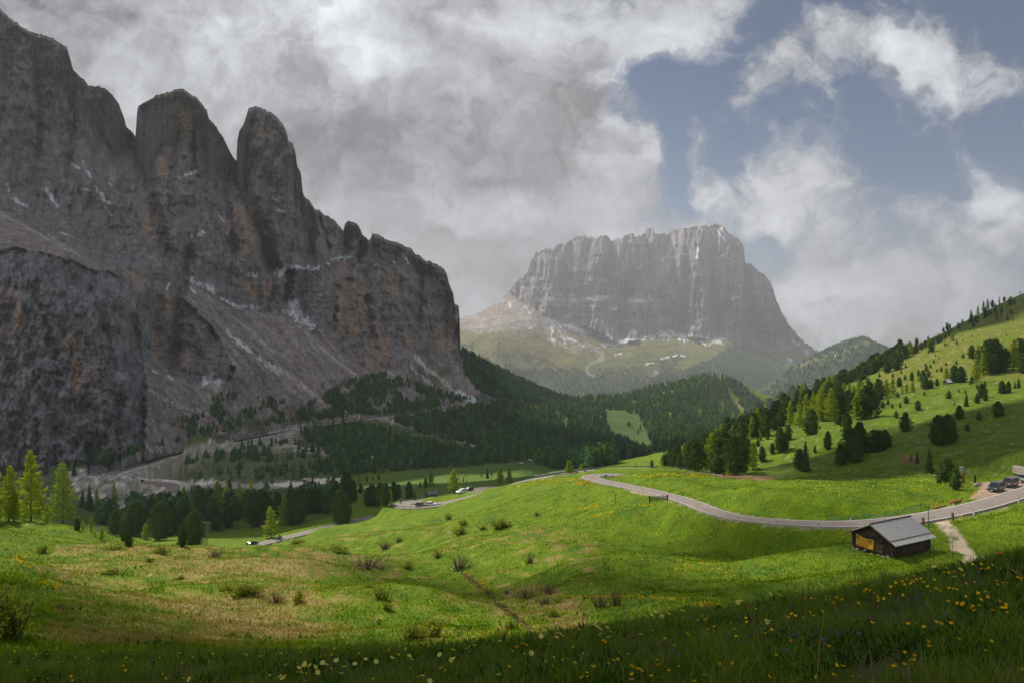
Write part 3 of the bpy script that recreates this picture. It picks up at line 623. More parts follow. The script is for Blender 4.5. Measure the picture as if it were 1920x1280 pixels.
W_GULLY = [(75, 12, [(256, 262), (275, 330), (300, 420), (312, 480)]), (85, 12, [(443, 306), (465, 380), (495, 450), (510, 500)]), (35, 5, [(364, 222), (362, 290), (368, 330)]), (50, 8, [(138, 140), (136, 240), (128, 330)]), (50, 11, [(352, 470), (338, 560), (325, 690)]), (45, 9, [(250, 600), (262, 700), (275, 760)]), (50, 10, [(545, 515), (540, 560)]), (40, 6, [(686, 452), (674, 490)]), (35, 4, [(645, 432), (650, 466)]), (35, 6, [(790, 515), (785, 600)]), (30, 8, [(170, 545), (205, 640), (225, 780)]), (26, 7, [(40, 500), (85, 600), (110, 700)]), (40, 8, [(205, 180), (215, 280), (235, 360)]), (34, 6, [(60, 80), (75, 200), (70, 300)]), (34, 6, [(560, 380), (580, 440), (590, 490)]), (30, 5, [(600, 410), (618, 470)]), (36, 7, [(690, 560), (700, 650)]), (36, 7, [(630, 540), (622, 620)]), (30, 6, [(330, 250), (322, 330), (318, 400)]), (30, 6, [(420, 300), (430, 400), (440, 470)])]
W_SNOW = [(2.5, [(139, 178), (137, 200), (135, 226)]), (2, [(128, 128), (133, 134)]), (2, [(40, 50), (60, 60)]), (2.5, [(72, 68), (84, 80)]), (3, [(134, 307), (141, 312), (150, 317)]), (3, [(156, 304), (160, 316), (171, 333)]), (3, [(144, 350), (150, 352), (156, 355)]), (2.5, [(158, 353), (168, 358)]), (4.5, [(183, 358), (190, 367), (201, 381)]), (2, [(178, 348), (184, 355)]),
          (5, [(88, 354), (93, 366), (98, 376)]), (4, [(98, 376), (108, 387)]), (4.5, [(12, 344), (16, 356)]), (4.5, [(26, 373), (36, 382), (51, 385)]), (4, [(334, 334), (348, 329), (358, 326), (369, 322)]), (5, [(362, 442), (374, 440), (381, 436)]), (2.5, [(370, 204), (379, 214)]), (3, [(510, 370), (520, 376), (533, 385)]), (2.5, [(524, 394), (532, 397)]), (2, [(205, 343), (210, 349)]), (2, [(204, 400), (210, 405)]), (2, [(411, 405), (421, 416)]), (2, [(116, 438), (128, 440)]),
          (5.5, [(358, 524), (372, 532), (388, 534), (396, 542), (401, 548)]), (3, [(358, 540), (366, 548)]), (3.5, [(415, 560), (430, 568), (444, 574), (458, 576)]), (5, [(446, 577), (466, 573), (480, 579)]), (3.5, [(427, 620), (434, 631), (445, 638)]), (5.5, [(446, 640), (456, 648), (469, 658)]), (5, [(487, 672), (496, 676)]), (6, [(500, 682), (510, 688), (519, 697)]), (3, [(440, 657), (442, 665)]),
          (11, [(546, 566), (552, 572), (550, 584)]), (14, [(556, 582), (560, 590)]), (7, [(566, 595), (576, 605), (585, 613)]), (6, [(545, 582), (534, 586)]), (3.5, [(540, 558), (546, 566)]), (11, [(392, 708), (398, 702)]), (8, [(398, 704), (406, 712), (410, 721)]), (5, [(388, 715), (382, 720)]), (9, [(516, 511), (526, 513)]), (4.5, [(530, 508), (546, 502), (560, 501), (570, 504)]), (4.5, [(578, 503), (586, 506), (594, 502)]), (4, [(626, 486), (640, 482), (648, 484), (661, 481)]), (4.5, [(463, 517), (470, 513), (480, 519)]), (3, [(610, 492), (616, 496)]),
          (3, [(285, 694), (296, 699)]), (3, [(314, 704), (323, 708)]), (3, [(641, 464), (656, 470)]), (2.5, [(755, 476), (766, 494)]), (2, [(736, 490), (742, 494)]), (9, [(872, 742), (884, 750), (864, 739)]), (5, [(852, 730), (866, 741)]), (2.5, [(784, 668), (796, 685)]), (2, [(312, 545), (318, 530)])]
W_PALE = [(3.5, [(640, 683), (668, 704), (690, 720), (702, 731)]), (4, [(718, 744), (734, 756), (746, 769)]), (3.5, [(718, 692), (740, 703), (757, 713)]), (3.5, [(763, 678), (790, 704), (818, 728), (848, 741)]), (5, [(778, 668), (800, 692), (822, 706), (846, 728), (860, 742)]), (6, [(520, 690), (560, 716), (590, 742), (630, 764), (668, 779)]), (2.5, [(425, 585), (470, 620), (512, 660)]), (2.5, [(560, 610), (600, 650), (660, 700)]), (2.5, [(600, 620), (640, 668)]), (8, [(255, 855), (272, 838), (300, 842)]), (3, [(330, 780), (380, 800), (420, 812)]), (7, [(500, 815), (545, 802), (580, 797)]), (4, [(280, 730), (330, 760), (390, 775)]), (3, [(0, 400), (60, 432), (130, 470)]), (2.5, [(90, 440), (150, 480)])]
ORANGE = [(450, 395, 14, 40), (440, 420, 10, 24), (280, 415, 14, 34), (330, 425, 8, 24), (470, 430, 16, 50), (210, 260, 22, 38), (300, 310, 18, 26), (420, 285, 16, 22), (492, 255, 12, 12), (340, 235, 22, 50), (640, 560, 12, 90), (665, 590, 14, 70), (680, 560, 12, 60), (735, 545, 14, 40), (710, 640, 14, 60), (690, 690, 10, 40), (725, 655, 10, 40), (800, 615, 9, 50), (830, 635, 12, 45), (845, 630, 8, 40), (765, 645, 8, 30), (625, 640, 8, 50), (470, 545, 14, 26), (500, 545, 9, 30), (320, 565, 16, 24), (345, 640, 10, 60), (290, 650, 9, 60), (145, 720, 18, 80), (130, 640, 14, 30), (15, 560, 10, 60), (35, 610, 12, 60), (180, 700, 8, 60), (255, 520, 16, 22), (2, 660, 8, 50), (240, 600, 7, 60)]
def w_colour(px, py, X, Y, Z):
    n1 = fbm(px/26, py/30, 5, 71); n2 = fbm(px/7, py/18, 4, 73); n3 = fbm(px/4, py/4, 3, 75); n4 = fbm(px/60, py/60, 4, 77); nv = fbm(px/5.5, py/60, 4, 79)
    base = C(.262, .242, .242)*(1+0.28*n1+0.22*n2+0.25*nv)[..., None]
    c = base
    def lay(m, colr):
        nonlocal c; m = np.clip(m, 0, 1)[..., None]; c = c*(1-m)+colr*m
    lowA = sstep(470, 500, py)*sstep(300, 262, px+n1*10)
    lay(lowA*.8, C(.25, .255, .27)*(1+.75*n1+.45*n3+.35*n2)[..., None])
    lay(sstep(.15, .6, nv+.3*n1)*.45, C(.16, .155, .16))                 # dark water streaks
    om = np.zeros(px.shape)
    for (x, y, rx, ry) in ORANGE: om = np.maximum(om, sstep(1.25, .25, np.hypot((px-x)/rx, (py-y)/ry)+n2*.9+nv*.9))
    lay(om*.75, C(.46, .30, .21))
    lay(sstep(.35, .7, n2+.5*n4)*.4, C(.40, .30, .245))
    talus = inpoly(px+n2*7, py+n2*7+n1*6, TALUS); ledge = inpoly(px, py+n2*6+n1*6, LEDGE)
    sc = C(.345, .288, .268)*(1+.25*n2+.35*n3)[..., None]
    lay(talus*.95, sc); lay(ledge*.9, sc*1.02)
    dg = fbm((px-py*.95+n1*10)/10, (px+py)/110, 4, 81)                    # debris runs along the fall line
    lay(talus*sstep(.1, .5, dg)*.5, C(.47, .41, .38)); lay(talus*sstep(.05, .45, -dg)*.6, C(.20, .17, .155))
    veg = talus*sstep(-.10, .40, n4*.9+n2*.6+(py-770)/170+(px-560)/700)
    lay(veg*.8, C(.085, .098, .05))
    lay(inpoly(px+n2*9, py+n2*6, [(860, 650), (900, 672), (1000, 715), (1100, 745), (1100, 775), (940, 750), (900, 735), (870, 700)])*.85, C(.035, .055, .026))
    lay(inpoly(px+n2*5, py+n2*5, [(160, 838), (180, 828), (215, 862), (200, 875), (165, 860)])*.8, C(.04, .10, .025))
    lay(inpoly(px+n1*14, py+n1*8, [(690, 440), (760, 462), (800, 492), (760, 500), (690, 490), (560, 505), (640, 470)])*sstep(-.3, .3, n2)*.5, C(.12, .115, .075))
    lay(strokes(px, py, [(w*1.5, P) for w, P in W_PALE], n=n2*1.6)*.85*(.8+.5*n3), C(.60, .53, .47))
    lay(strokes(px, py, [(w*1.35, P) for w, P in W_SNOW], n=n2*1.7+n3*.8), C(.74, .75, .80))
    return np.clip(c, .012, .82)
WALL = body('rock_wall', W_SKY, W_FOOT, W_D, 900, 640, w_relief, w_colour, [(35, 20), (120, 140), (300, 420), (560, 700)], m_rock, jag=2.3, seed=5, below=9, c=0.05)
# ---- far massif
S_SKY = [(700, 600), (800, 600), (862, 596), (896, 588), (933, 568), (945, 557), (958, 544), (966, 529), (978, 521), (988, 514), (993, 495), (998, 485), (1006, 473), (1010, 473), (1022, 468), (1034, 465), (1037, 470), (1040, 466), (1044, 458), (1056, 457), (1059, 462), (1063, 454), (1078, 446), (1093, 441), (1104, 442), (1115, 446), (1119, 449), (1124, 443), (1133, 441), (1140, 443), (1145, 452), (1160, 446), (1166, 449), (1170, 444), (1180, 438), (1187, 436), (1191, 446), (1199, 442), (1208, 438), (1213, 430), (1225, 427), (1229, 438), (1238, 440), (1246, 437), (1252, 441), (1262, 432), (1279, 429), (1298, 426), (1316, 424), (1334, 422), (1346, 421), (1358, 427), (1366, 436), (1372, 441), (1385, 448), (1392, 457), (1396, 470), (1396, 488), (1399, 494), (1408, 494), (1416, 502), (1424, 511), (1436, 517), (1444, 528), (1449, 540), (1455, 560), (1462, 578), (1472, 596), (1481, 611), (1490, 622), (1499, 632), (1515, 646), (1530, 657), (1600, 672), (1760, 690)]
S_FOOT = [(700, 762), (1060, 762), (1300, 764), (1450, 768), (1760, 772)]
S_D = [(700, 600, 6900), (862, 596, 6900), (933, 568, 6950), (990, 514, 7100), (1093, 441, 7500), (1225, 428, 7600), (1345, 421, 7650), (1396, 470, 7600), (1440, 520, 7500), (1500, 632, 7300), (1600, 672, 7200), (1760, 690, 7000),
       (1000, 580, 6650), (1050, 596, 6700), (1130, 635, 6700), (1200, 640, 6750), (1300, 635, 6850), (1400, 650, 6850), (1480, 660, 6900), (950, 600, 6450), (1100, 540, 7050), (1250, 540, 7150), (1350, 540, 7200), (1440, 590, 7200),
       (900, 640, 6000), (1000, 650, 6000), (1100, 670, 6000), (1200, 665, 6200), (1300, 672, 6200), (1380, 665, 6300), (1450, 690, 6100), (1300, 705, 5600), (1200, 720, 5400), (1000, 720, 5400), (880, 690, 5500), (1100, 710, 5450), (700, 700, 5400), (1000, 762, 4700), (1300, 762, 4700), (700, 762, 4700), (1600, 740, 5600), (1760, 772, 5000)]
S_CLIFF = [(955, 545), (990, 480), (1080, 400), (1400, 380), (1480, 560), (1545, 662), (1500, 668), (1440, 655), (1380, 640), (1340, 640), (1290, 632), (1215, 634), (1160, 648), (1142, 636), (1110, 618), (1070, 604), (1035, 598), (1005, 582), (975, 566)]
def s_relief(px, py, a, b, Y):
    cl = inpoly(px+fbm(px/12, py/12, 2, 3)*5, py, S_CLIFF).astype(float)
    for _ in range(3): cl[1:-1, 1:-1] = (cl[1:-1, 1:-1]*2+cl[:-2, 1:-1]+cl[2:, 1:-1]+cl[1:-1, :-2]+cl[1:-1, 2:])/6
    wq = px+fbm(px/30, py/120, 3, 150)*5; k = Y/7200.0
    d = -ridged(wq/70, py/420, 2, 151)*260-ridged((wq+.12*py)/25, py/120, 3, 153)*95-ridged(wq/9, py/45, 3, 155)*62+ridged(px/3.6, py/9, 2, 157)*12 + fbm(px/60, py/16, 3, 159)*40
    led = np.exp(-((py-(562+8*np.sin(px/40)))/9.0)**2)*(px > 1040)*(px < 1250)+np.exp(-(dist_poly(px, py, [(1180, 560), (1230, 500), (1260, 470)])/14)**2)
    j1 = fbm(px/26, py*0+3, 3, 147)*7; low1 = sstep(1000, 1060, px)*sstep(1275, 1225, px); low2 = sstep(1040, 1100, px)*sstep(1330, 1280, px)
    d = d + 190*sstep(556, 566, py+j1)*low1 + 130*sstep(596, 606, py+j1*1.4)*low2 - 330*np.exp(-(dist_poly(px+j1, py, [(1262, 436), (1236, 480), (1206, 520), (1172, 552)])/17)**2)*1.0 + 240*sstep(1280, 1300, px+j1*1.5)*sstep(1398, 1388, px) - 200*np.exp(-(dist_poly(px+j1, py, [(1150, 446), (1142, 500), (1130, 550)])/8)**2) - 160*np.exp(-(dist_poly(px+j1, py, [(1072, 450), (1062, 520), (1050, 590)])/8)**2) - 150*np.exp(-(dist_poly(px+j1, py, [(1340, 428), (1330, 520), (1345, 620)])/8)**2)
    d = d*k-led*60-np.maximum(0, np.exp(-(dist_poly(px, py, [(1396, 490), (1405, 560), (1425, 640)])/10)**2))*140-np.exp(-(dist_poly(px, py, [(1300, 430), (1290, 520), (1280, 620)])/12)**2)*110-np.exp(-(dist_poly(px, py, [(1005, 480), (1020, 560), (1030, 598)])/9)**2)*90
    tr = fbm(a/500, b/260, 4, 163)*40+fbm(a/130, b/90, 3, 165)*12
    return -(d*cl+tr*(1-cl))
S_SNOW = [(3, [(1093, 441), (1110, 446), (1120, 444)]), (3, [(1352, 428), (1360, 440), (1370, 446)]), (3.5, [(1340, 424), (1348, 436), (1356, 446), (1362, 452)]), (2.5, [(1334, 430), (1340, 444)]), (2.5, [(1366, 460), (1364, 474), (1358, 480)]), (2.5, [(1342, 450), (1348, 456)]), (2, [(1362, 478), (1366, 486)]), (3, [(1226, 484), (1216, 488), (1210, 496)]), (5, [(1243, 480), (1242, 492)]), (3, [(1204, 498), (1198, 504)]), (3, [(1224, 496), (1222, 502)]), (2.5, [(1308, 466), (1307, 484)]), (3, [(1256, 472), (1252, 480)]), (2.5, [(1278, 476), (1284, 478)]), (4, [(1296, 519), (1286, 526), (1276, 530)]), (2.5, [(1124, 532), (1118, 541)]), (2.5, [(1152, 543), (1162, 547)]), (2.5, [(1055, 563), (1082, 565)]), (2.5, [(1100, 560), (1116, 557), (1132, 556), (1150, 555)]), (3, [(1156, 556), (1172, 559)]), (5, [(1180, 562), (1196, 563), (1214, 569)]), (3, [(1214, 556), (1226, 558)]), (3, [(1146, 581), (1156, 579)]), (2, [(1270, 570), (1278, 568)]), (3, [(1276, 614), (1281, 621)]), (2, [(1364, 607), (1370, 606)]), (2, [(1375, 560), (1384, 558)]),
          (7, [(1030, 601), (1035, 604), (1038, 612)]), (4, [(1036, 616), (1034, 630), (1040, 644)]), (4.5, [(1042, 606), (1060, 611), (1084, 617), (1110, 622)]), (4, [(1110, 622), (1126, 629), (1140, 640), (1150, 648)]), (4.5, [(1142, 630), (1148, 644), (1150, 650)]), (3, [(1050, 622), (1056, 634), (1060, 643)]), (3, [(1066, 634), (1080, 640), (1096, 650)]), (4, [(1130, 645), (1136, 648)]), (4, [(1152, 650), (1164, 641), (1180, 638), (1196, 637)]), (4, [(1200, 638), (1218, 630), (1232, 628)]), (5, [(1222, 632), (1236, 626), (1244, 630)]), (8, [(1240, 628), (1252, 628)]), (6, [(1254, 632), (1264, 626), (1274, 636)]), (8, [(1278, 630), (1286, 636)]), (5, [(1290, 632), (1304, 632)]), (3, [(1314, 640), (1322, 646)]), (4, [(1330, 646), (1340, 639), (1352, 642)]), (3.5, [(1487, 638), (1495, 646)]), (3, [(985, 577), (994, 588)]), (3, [(955, 566), (957, 578)]), (3, [(994, 616), (1002, 612)]), (4.5, [(1512, 660), (1516, 666)]), (3, [(1478, 672), (1482, 676)]), (2.5, [(1212, 682), (1222, 680)]), (2.5, [(1240, 672), (1262, 667), (1282, 666)]), (2.5, [(1154, 665), (1166, 662)])]
S_PALE = [(4, [(985, 578), (968, 596), (940, 612)]), (6, [(1000, 585), (980, 598), (950, 610)]), (4, [(1040, 640), (1060, 652), (1080, 658)]), (5, [(1100, 645), (1120, 655), (1128, 662)]), (3, [(1126, 662), (1130, 672), (1105, 684), (1100, 690)]), (3, [(1098, 692), (1104, 702), (1115, 706)]), (5, [(1046, 620), (1070, 640), (1085, 652)]), (3, [(1215, 712), (1235, 694)]), (6, [(1270, 560), (1276, 600), (1280, 620)]), (6, [(1188, 575), (1230, 560)])]
def s_colour(px, py, X, Y, Z):
    n1 = fbm(px/30, py/22, 5, 171); n2 = fbm(px/8, py/8, 4, 173); n3 = fbm(px/3.2, py/3.2, 3, 175); nv = fbm(px/5, py/70, 4, 179)
    c = C(.215, .198, .198)*(1+.40*n1+.2*n2+.3*nv)[..., None]
    def lay(m, colr):
        nonlocal c; m = np.clip(m, 0, 1)[..., None]; c = c*(1-m)+colr*m
    cl = inpoly(px+n2*5, py+n2*5, S_CLIFF)
    lay(cl*sstep(.1, .5, nv)*.5, C(.44, .33, .27)); lay(cl*sstep(.1, .5, -nv-.3*n2)*.5, C(.18, .155, .145))
    lay(cl*sstep(.25, .6, fbm(px/60, py/9, 4, 181)+.3*n2)*(py > 520)*(py < 630)*.65, C(.52, .45, .42))
    low = 1.0-cl
    lay(low*1.0, C(.40, .335, .29)*(1+.2*n2)[..., None])
    gr = low*sstep(-.25, .3, n1*.7+n2*.35+(py-628)/42)
    lay(gr, C(.185, .19, .055)*(1+.25*n2)[..., None])
    lay(low*sstep(.1, .5, n1+.3*n2)*(py > 625)*(px < 1300)*.5, C(.28, .23, .10))
    fo = low*sstep(-.05, .15, n1*.55+n2*.3+(py-690)/40)
    lay(cl*np.exp(-(dist_poly(px+n2*8, py+n2*4, [(1276, 440), (1236, 482), (1206, 522), (1172, 556)])/13)**2)*.6, C(.46, .42, .40))
    lay(cl*np.exp(-(dist_poly(px+n2*6, py+n2*5, [(1040, 564), (1100, 560), (1160, 558), (1235, 572)])/5)**2)*.7, C(.52, .48, .46))
    lay(fo*.93, C(.045, .072, .035))
    rA = inpoly(px+n2*6, py+n2*4, [(1200, 730), (1240, 708), (1290, 690), (1340, 668), (1375, 642), (1396, 642), (1440, 664), (1500, 690), (1600, 740), (1450, 770), (1200, 765)])
    lay(rA*.93, C(.046, .074, .036)); lay(rA*sstep(.2, .5, n2+.5*n1)*(px > 1340)*.55, C(.12, .13, .045))
    lay(inpoly(px+n2*4, py, [(1455, 690), (1480, 678), (1530, 662), (1515, 672), (1470, 698)])*.9, C(.09, .19, .045))
    lay(inpoly(px+n2*5, py+n2*3, [(1085, 672), (1150, 668), (1290, 662), (1330, 668), (1260, 692), (1210, 716), (1170, 712), (1110, 705)])*sstep(-.3, .2, n2)*.8, C(.115, .15, .045))
    lay(inpoly(px+n2*6, py+n2*4, [(860, 640), (930, 622), (1000, 612), (1040, 660), (1080, 668), (1060, 690), (960, 672), (870, 668)])*.7, C(.185, .17, .05))
    lay(strokes(px, py, [(w*1.8, P) for w, P in S_PALE], n=n2*2)*.75, C(.40, .36, .32))
    lay(strokes(px, py, [(w*1.25, P) for w, P in S_SNOW], n=n2*1.8+n3), C(.78, .78, .80))
    lay(cl*sstep(.62, .8, n3+.35*n2+.5*fbm(px/40, py/40, 3, 191))*(py < 560)*.7, C(.7, .7, .72))
    return np.clip(c, .012, .85)
MASSIF = body('rock_massif', S_SKY, S_FOOT, S_D, 760, 300, s_relief, s_colour, [(150, 80), (500, 500), (1100, 1000)], m_rockf, jag=3.0, jagw=(6, 2.2), seed=15, below=120, c=0.05)
# ---- wooded hill to the right of the massif
H_SKY = [(1330, 800), (1390, 752), (1425, 728), (1480, 690), (1520, 667), (1560, 647), (1580, 639), (1600, 633), (1612, 630), (1624, 630), (1632, 636), (1650, 643), (1680, 656), (1760, 690), (1900, 720)]
H_FOOT = [(1330, 802), (1400, 790), (1900, 790)]
H_D = [(1330, 800, 3600), (1425, 728, 4000), (1560, 647, 4400), (1615, 630, 4500), (1700, 665, 4500), (1900, 720, 4400), (1450, 770, 3400), (1600, 780, 3300), (1900, 790, 3200), (1560, 700, 3850), (1650, 700, 3900)]
def h_relief(px, py, a, b, Y): return -(fbm(a/260, b/160, 4, 263)*55+fbm(a/70, b/40, 3, 265)*12)
def h_colour(px, py, X, Y, Z):
    n1 = fbm(px/24, py/18, 4, 271); n2 = fbm(px/6, py/6, 4, 273)
    c = np.broadcast_to(C(.048, .076, .038), px.shape+(3,)).copy()
    def lay(m, colr):
        nonlocal c; m = np.clip(m, 0, 1)[..., None]; c = c*(1-m)+colr*m
    lay(sstep(.2, .5, n2+.4*n1)*.5, C(.075, .09, .035))
    lay(inpoly(px+n2*4, py+n2*2, [(1480, 692), (1530, 668), (1580, 655), (1625, 640), (1632, 643), (1590, 662), (1560, 668), (1500, 688)])*.85, C(.17, .17, .07))
    lay(inpoly(px+n2*5, py+n2*3, [(1535, 672), (1560, 660), (1590, 668), (1585, 676), (1545, 676)])*.9, C(.09, .17, .04))
    lay(strokes(px, py, [(3, [(1562, 664), (1568, 667)])], n=n2), C(.75, .75, .76))
    return np.clip(c, .012, .85)
HILL = body('wooded_hill', H_SKY, H_FOOT, H_D, 260, 120, h_relief, h_colour, [(150, 60), (500, 250)], m_hill, jag=1.4, jagw=(4, 2), seed=25, below=60)
# ------------------------------------------------------------------ roads
m_road = plain('asphalt', (.235, .195, .168), rough=.85, spec=.25, var=.14, scale=.9)
m_line = plain('road_paint', (.72, .72, .70), rough=.6, var=.08, scale=5)
def strip(name, Q, hw, offs, dz, m, kind='structure'):
    T = np.gradient(Q[:, :2], axis=0); T /= np.linalg.norm(T, axis=1)[:, None]; N = np.stack([T[:, 1], -T[:, 0]], 1)   # right-hand side
    V = []
    for o, h in offs: V.append(np.concatenate([Q[:, :2]+N*(o(hw) if callable(o) else np.full(len(Q), o))[:, None], (Q[:, 2]+dz+h)[:, None]], 1))
    V = np.stack(V, 1); n, m_, _ = V.shape; i = (np.arange(n-1)[:, None]*m_+np.arange(m_-1)[None, :]).ravel()
    me = mesh_np(name, V.reshape(-1, 3), np.stack([i, i+1, i+m_+1, i+m_], 1), False)
    o = link(name, me, m); tag(o, kind=kind); return o
for k, Q in road_pts.items():
    lift = {'main': 0.0, 'lower': 0.05, 'valley': 0.5}[k]; hw = road_hw[k]
    strip('road', Q, hw, [(lambda w: -w-.25, -.5-lift), (lambda w: -w, 0), (0, .03), (lambda w: w, 0), (lambda w: w+.25, -.5-lift)], lift, m_road)
    if k != 'valley':
        for s in (-1, 1): strip('road_marking', Q, hw, [(lambda w, s=s: s*(w*.93)-.055, 0), (lambda w, s=s: s*(w*.93)+.055, 0)], lift+.012, m_line)
# ------------------------------------------------------------------ unseen clouds added overhead to shade parts of the land
m_shade_cloud, g, out = material('shade_cloud_grey'); d_ = g.n('ShaderNodeBsdfDiffuse'); d_.inputs[0].default_value = (.55, .55, .56, 1); g.link(d_.outputs[0], out.inputs[0])
import bmesh
SHADE_CLOUD_H = 1560.0
def shade_cloud(px_, py_, pz_, rx, ry, seed, rot=0.0, thick=40):
    """a flat-based cloud added out of view so its shadow falls round the ground point"""
    k = (SHADE_CLOUD_H-pz_)/SUN.z; c = Vector((px_, py_, pz_))+SUN*k
    bm = bmesh.new(); bmesh.ops.create_icosphere(bm, subdivisions=5, radius=1.0)
    co = np.array([v.co[:] for v in bm.verts])
    az = np.arctan2(co[:, 1], co[:, 0])
    lump = 1+0.20*fbm(np.cos(az)*2+seed, np.sin(az)*2+seed*3, 4, seed)*1.4+0.10*fbm(co[:, 0]*6+seed, co[:, 1]*6+co[:, 2]*5, 3, seed+3)
    for v, l in zip(bm.verts, lump):
        v.co.x *= rx*l; v.co.y *= ry*l; v.co.z = v.co.z*thick*l*(1.0 if v.co.z > 0 else 0.35)
    me = bpy.data.meshes.new('shade_cloud'); bm.to_mesh(me); bm.free(); me.polygons.foreach_set('use_smooth', [True]*len(me.polygons))
    o = link('shade_cloud', me, m_shade_cloud); o.location = c; o.rotation_euler = (0, 0, rot); tag(o, kind='structure')
SHADE_CLOUDS = [(15, -40, -8, 150, 54, 1), (-420, 1080, -150, 760, 640, 2), (182, 206, -30, 128, 66, 3), (468, 742, 10, 170, 105, 4), (120, 560, -90, 120, 130, 5), (-110, 400, -95, 150, 120, 6), (-22, 37, -17, 11, 8, 7), (30, 101, -31, 13, 6, 8), (-16, 92, -29, 9, 6, 9), (6, 74, -26, 10, 5, 10)]
for c_ in SHADE_CLOUDS: shade_cloud(*c_)
# ------------------------------------------------------------------ haze
def build_haze(density=7.0e-5):
    m, g, out = material('haze_air'); v = g.n('ShaderNodeVolumePrincipled'); v.inputs['Color'].default_value = (.93, .95, 1.0, 1); v.inputs['Density'].default_value = density; v.inputs['Anisotropy'].default_value = 0.35
    g.link(v.outputs[0], out.inputs['Volume'])
    b = MB(); b.box((0, 3600, (1165-700)/2), (13000, 13200, 1165+700)); o = b.build('haze', m); tag(o, kind='stuff', label='thin pale haze filling the valley air')
# ------------------------------------------------------------------ trees and shrubs
m_bark = plain('bark', (.085, .062, .045), rough=.95, spec=.1, var=.3, scale=4, bump=.02)
m_larch = leafmat('larch_needles', (.22, .31, .018), (.34, .42, .03), .52, 2.5)
m_pine = leafmat('pine_needles', (.042, .082, .022), (.085, .140, .034), .3, 2.0)
m_spruce = leafmat('spruce_needles', (.038, .072, .024), (.066, .11, .032), .28, 2.5)
m_shrub = leafmat('willow_leaves', (.17, .22, .025), (.27, .32, .04), .5, 1.5)
m_shrubb = leafmat('budding_twigs', (.20, .14, .08), (.27, .21, .11), .35, 1.5)
def rot_tris(c, s, rng, up=0.0):
    """one small triangle round each centre"""
    n = len(c); u = rng.normal(size=(n, 3)); u /= np.linalg.norm(u, axis=1)[:, None]
    w = rng.normal(size=(n, 3)); w[:, 2] += up; w -= u*(u*w).sum(1)[:, None]; w /= np.linalg.norm(w, axis=1)[:, None]+1e-9
    a = rng.uniform(0, 2*np.pi, n); V = []
    for k in range(3):
        th = a+k*2.094+rng.uniform(-.5, .5, n); r = s*rng.uniform(.7, 1.3, n)
        V.append(c+(u*np.cos(th)[:, None]+w*np.sin(th)[:, None])*r[:, None])
    V = np.stack(V, 1).reshape(-1, 3); return V, np.arange(3*n).reshape(-1, 3)
def lumpy(rx, rz, z0, seed, n=(12, 9), prof=None):
    """closed uneven core so that light does not leak through a dense crown"""
    V = []; F_ = []; rng = np.random.default_rng(seed)
    for j in range(n[1]):
        t = j/(n[1]-1); r = prof(t) if prof else math.sin(math.pi*max(.02, min(.98, t)))
        for i in range(n[0]):
            a = 2*math.pi*i/n[0]; k = rng.uniform(.75, 1.1); V.append((math.cos(a)*rx*r*k, math.sin(a)*rx*r*k, z0+t*rz))
    for j in range(n[1]-1):
        for i in range(n[0]):
            a, b, c, d = j*n[0]+i, j*n[0]+(i+1) % n[0], (j+1)*n[0]+(i+1) % n[0], (j+1)*n[0]+i; F_ += [(a, b, c), (a, c, d)]
    return np.array(V), np.array(F_)
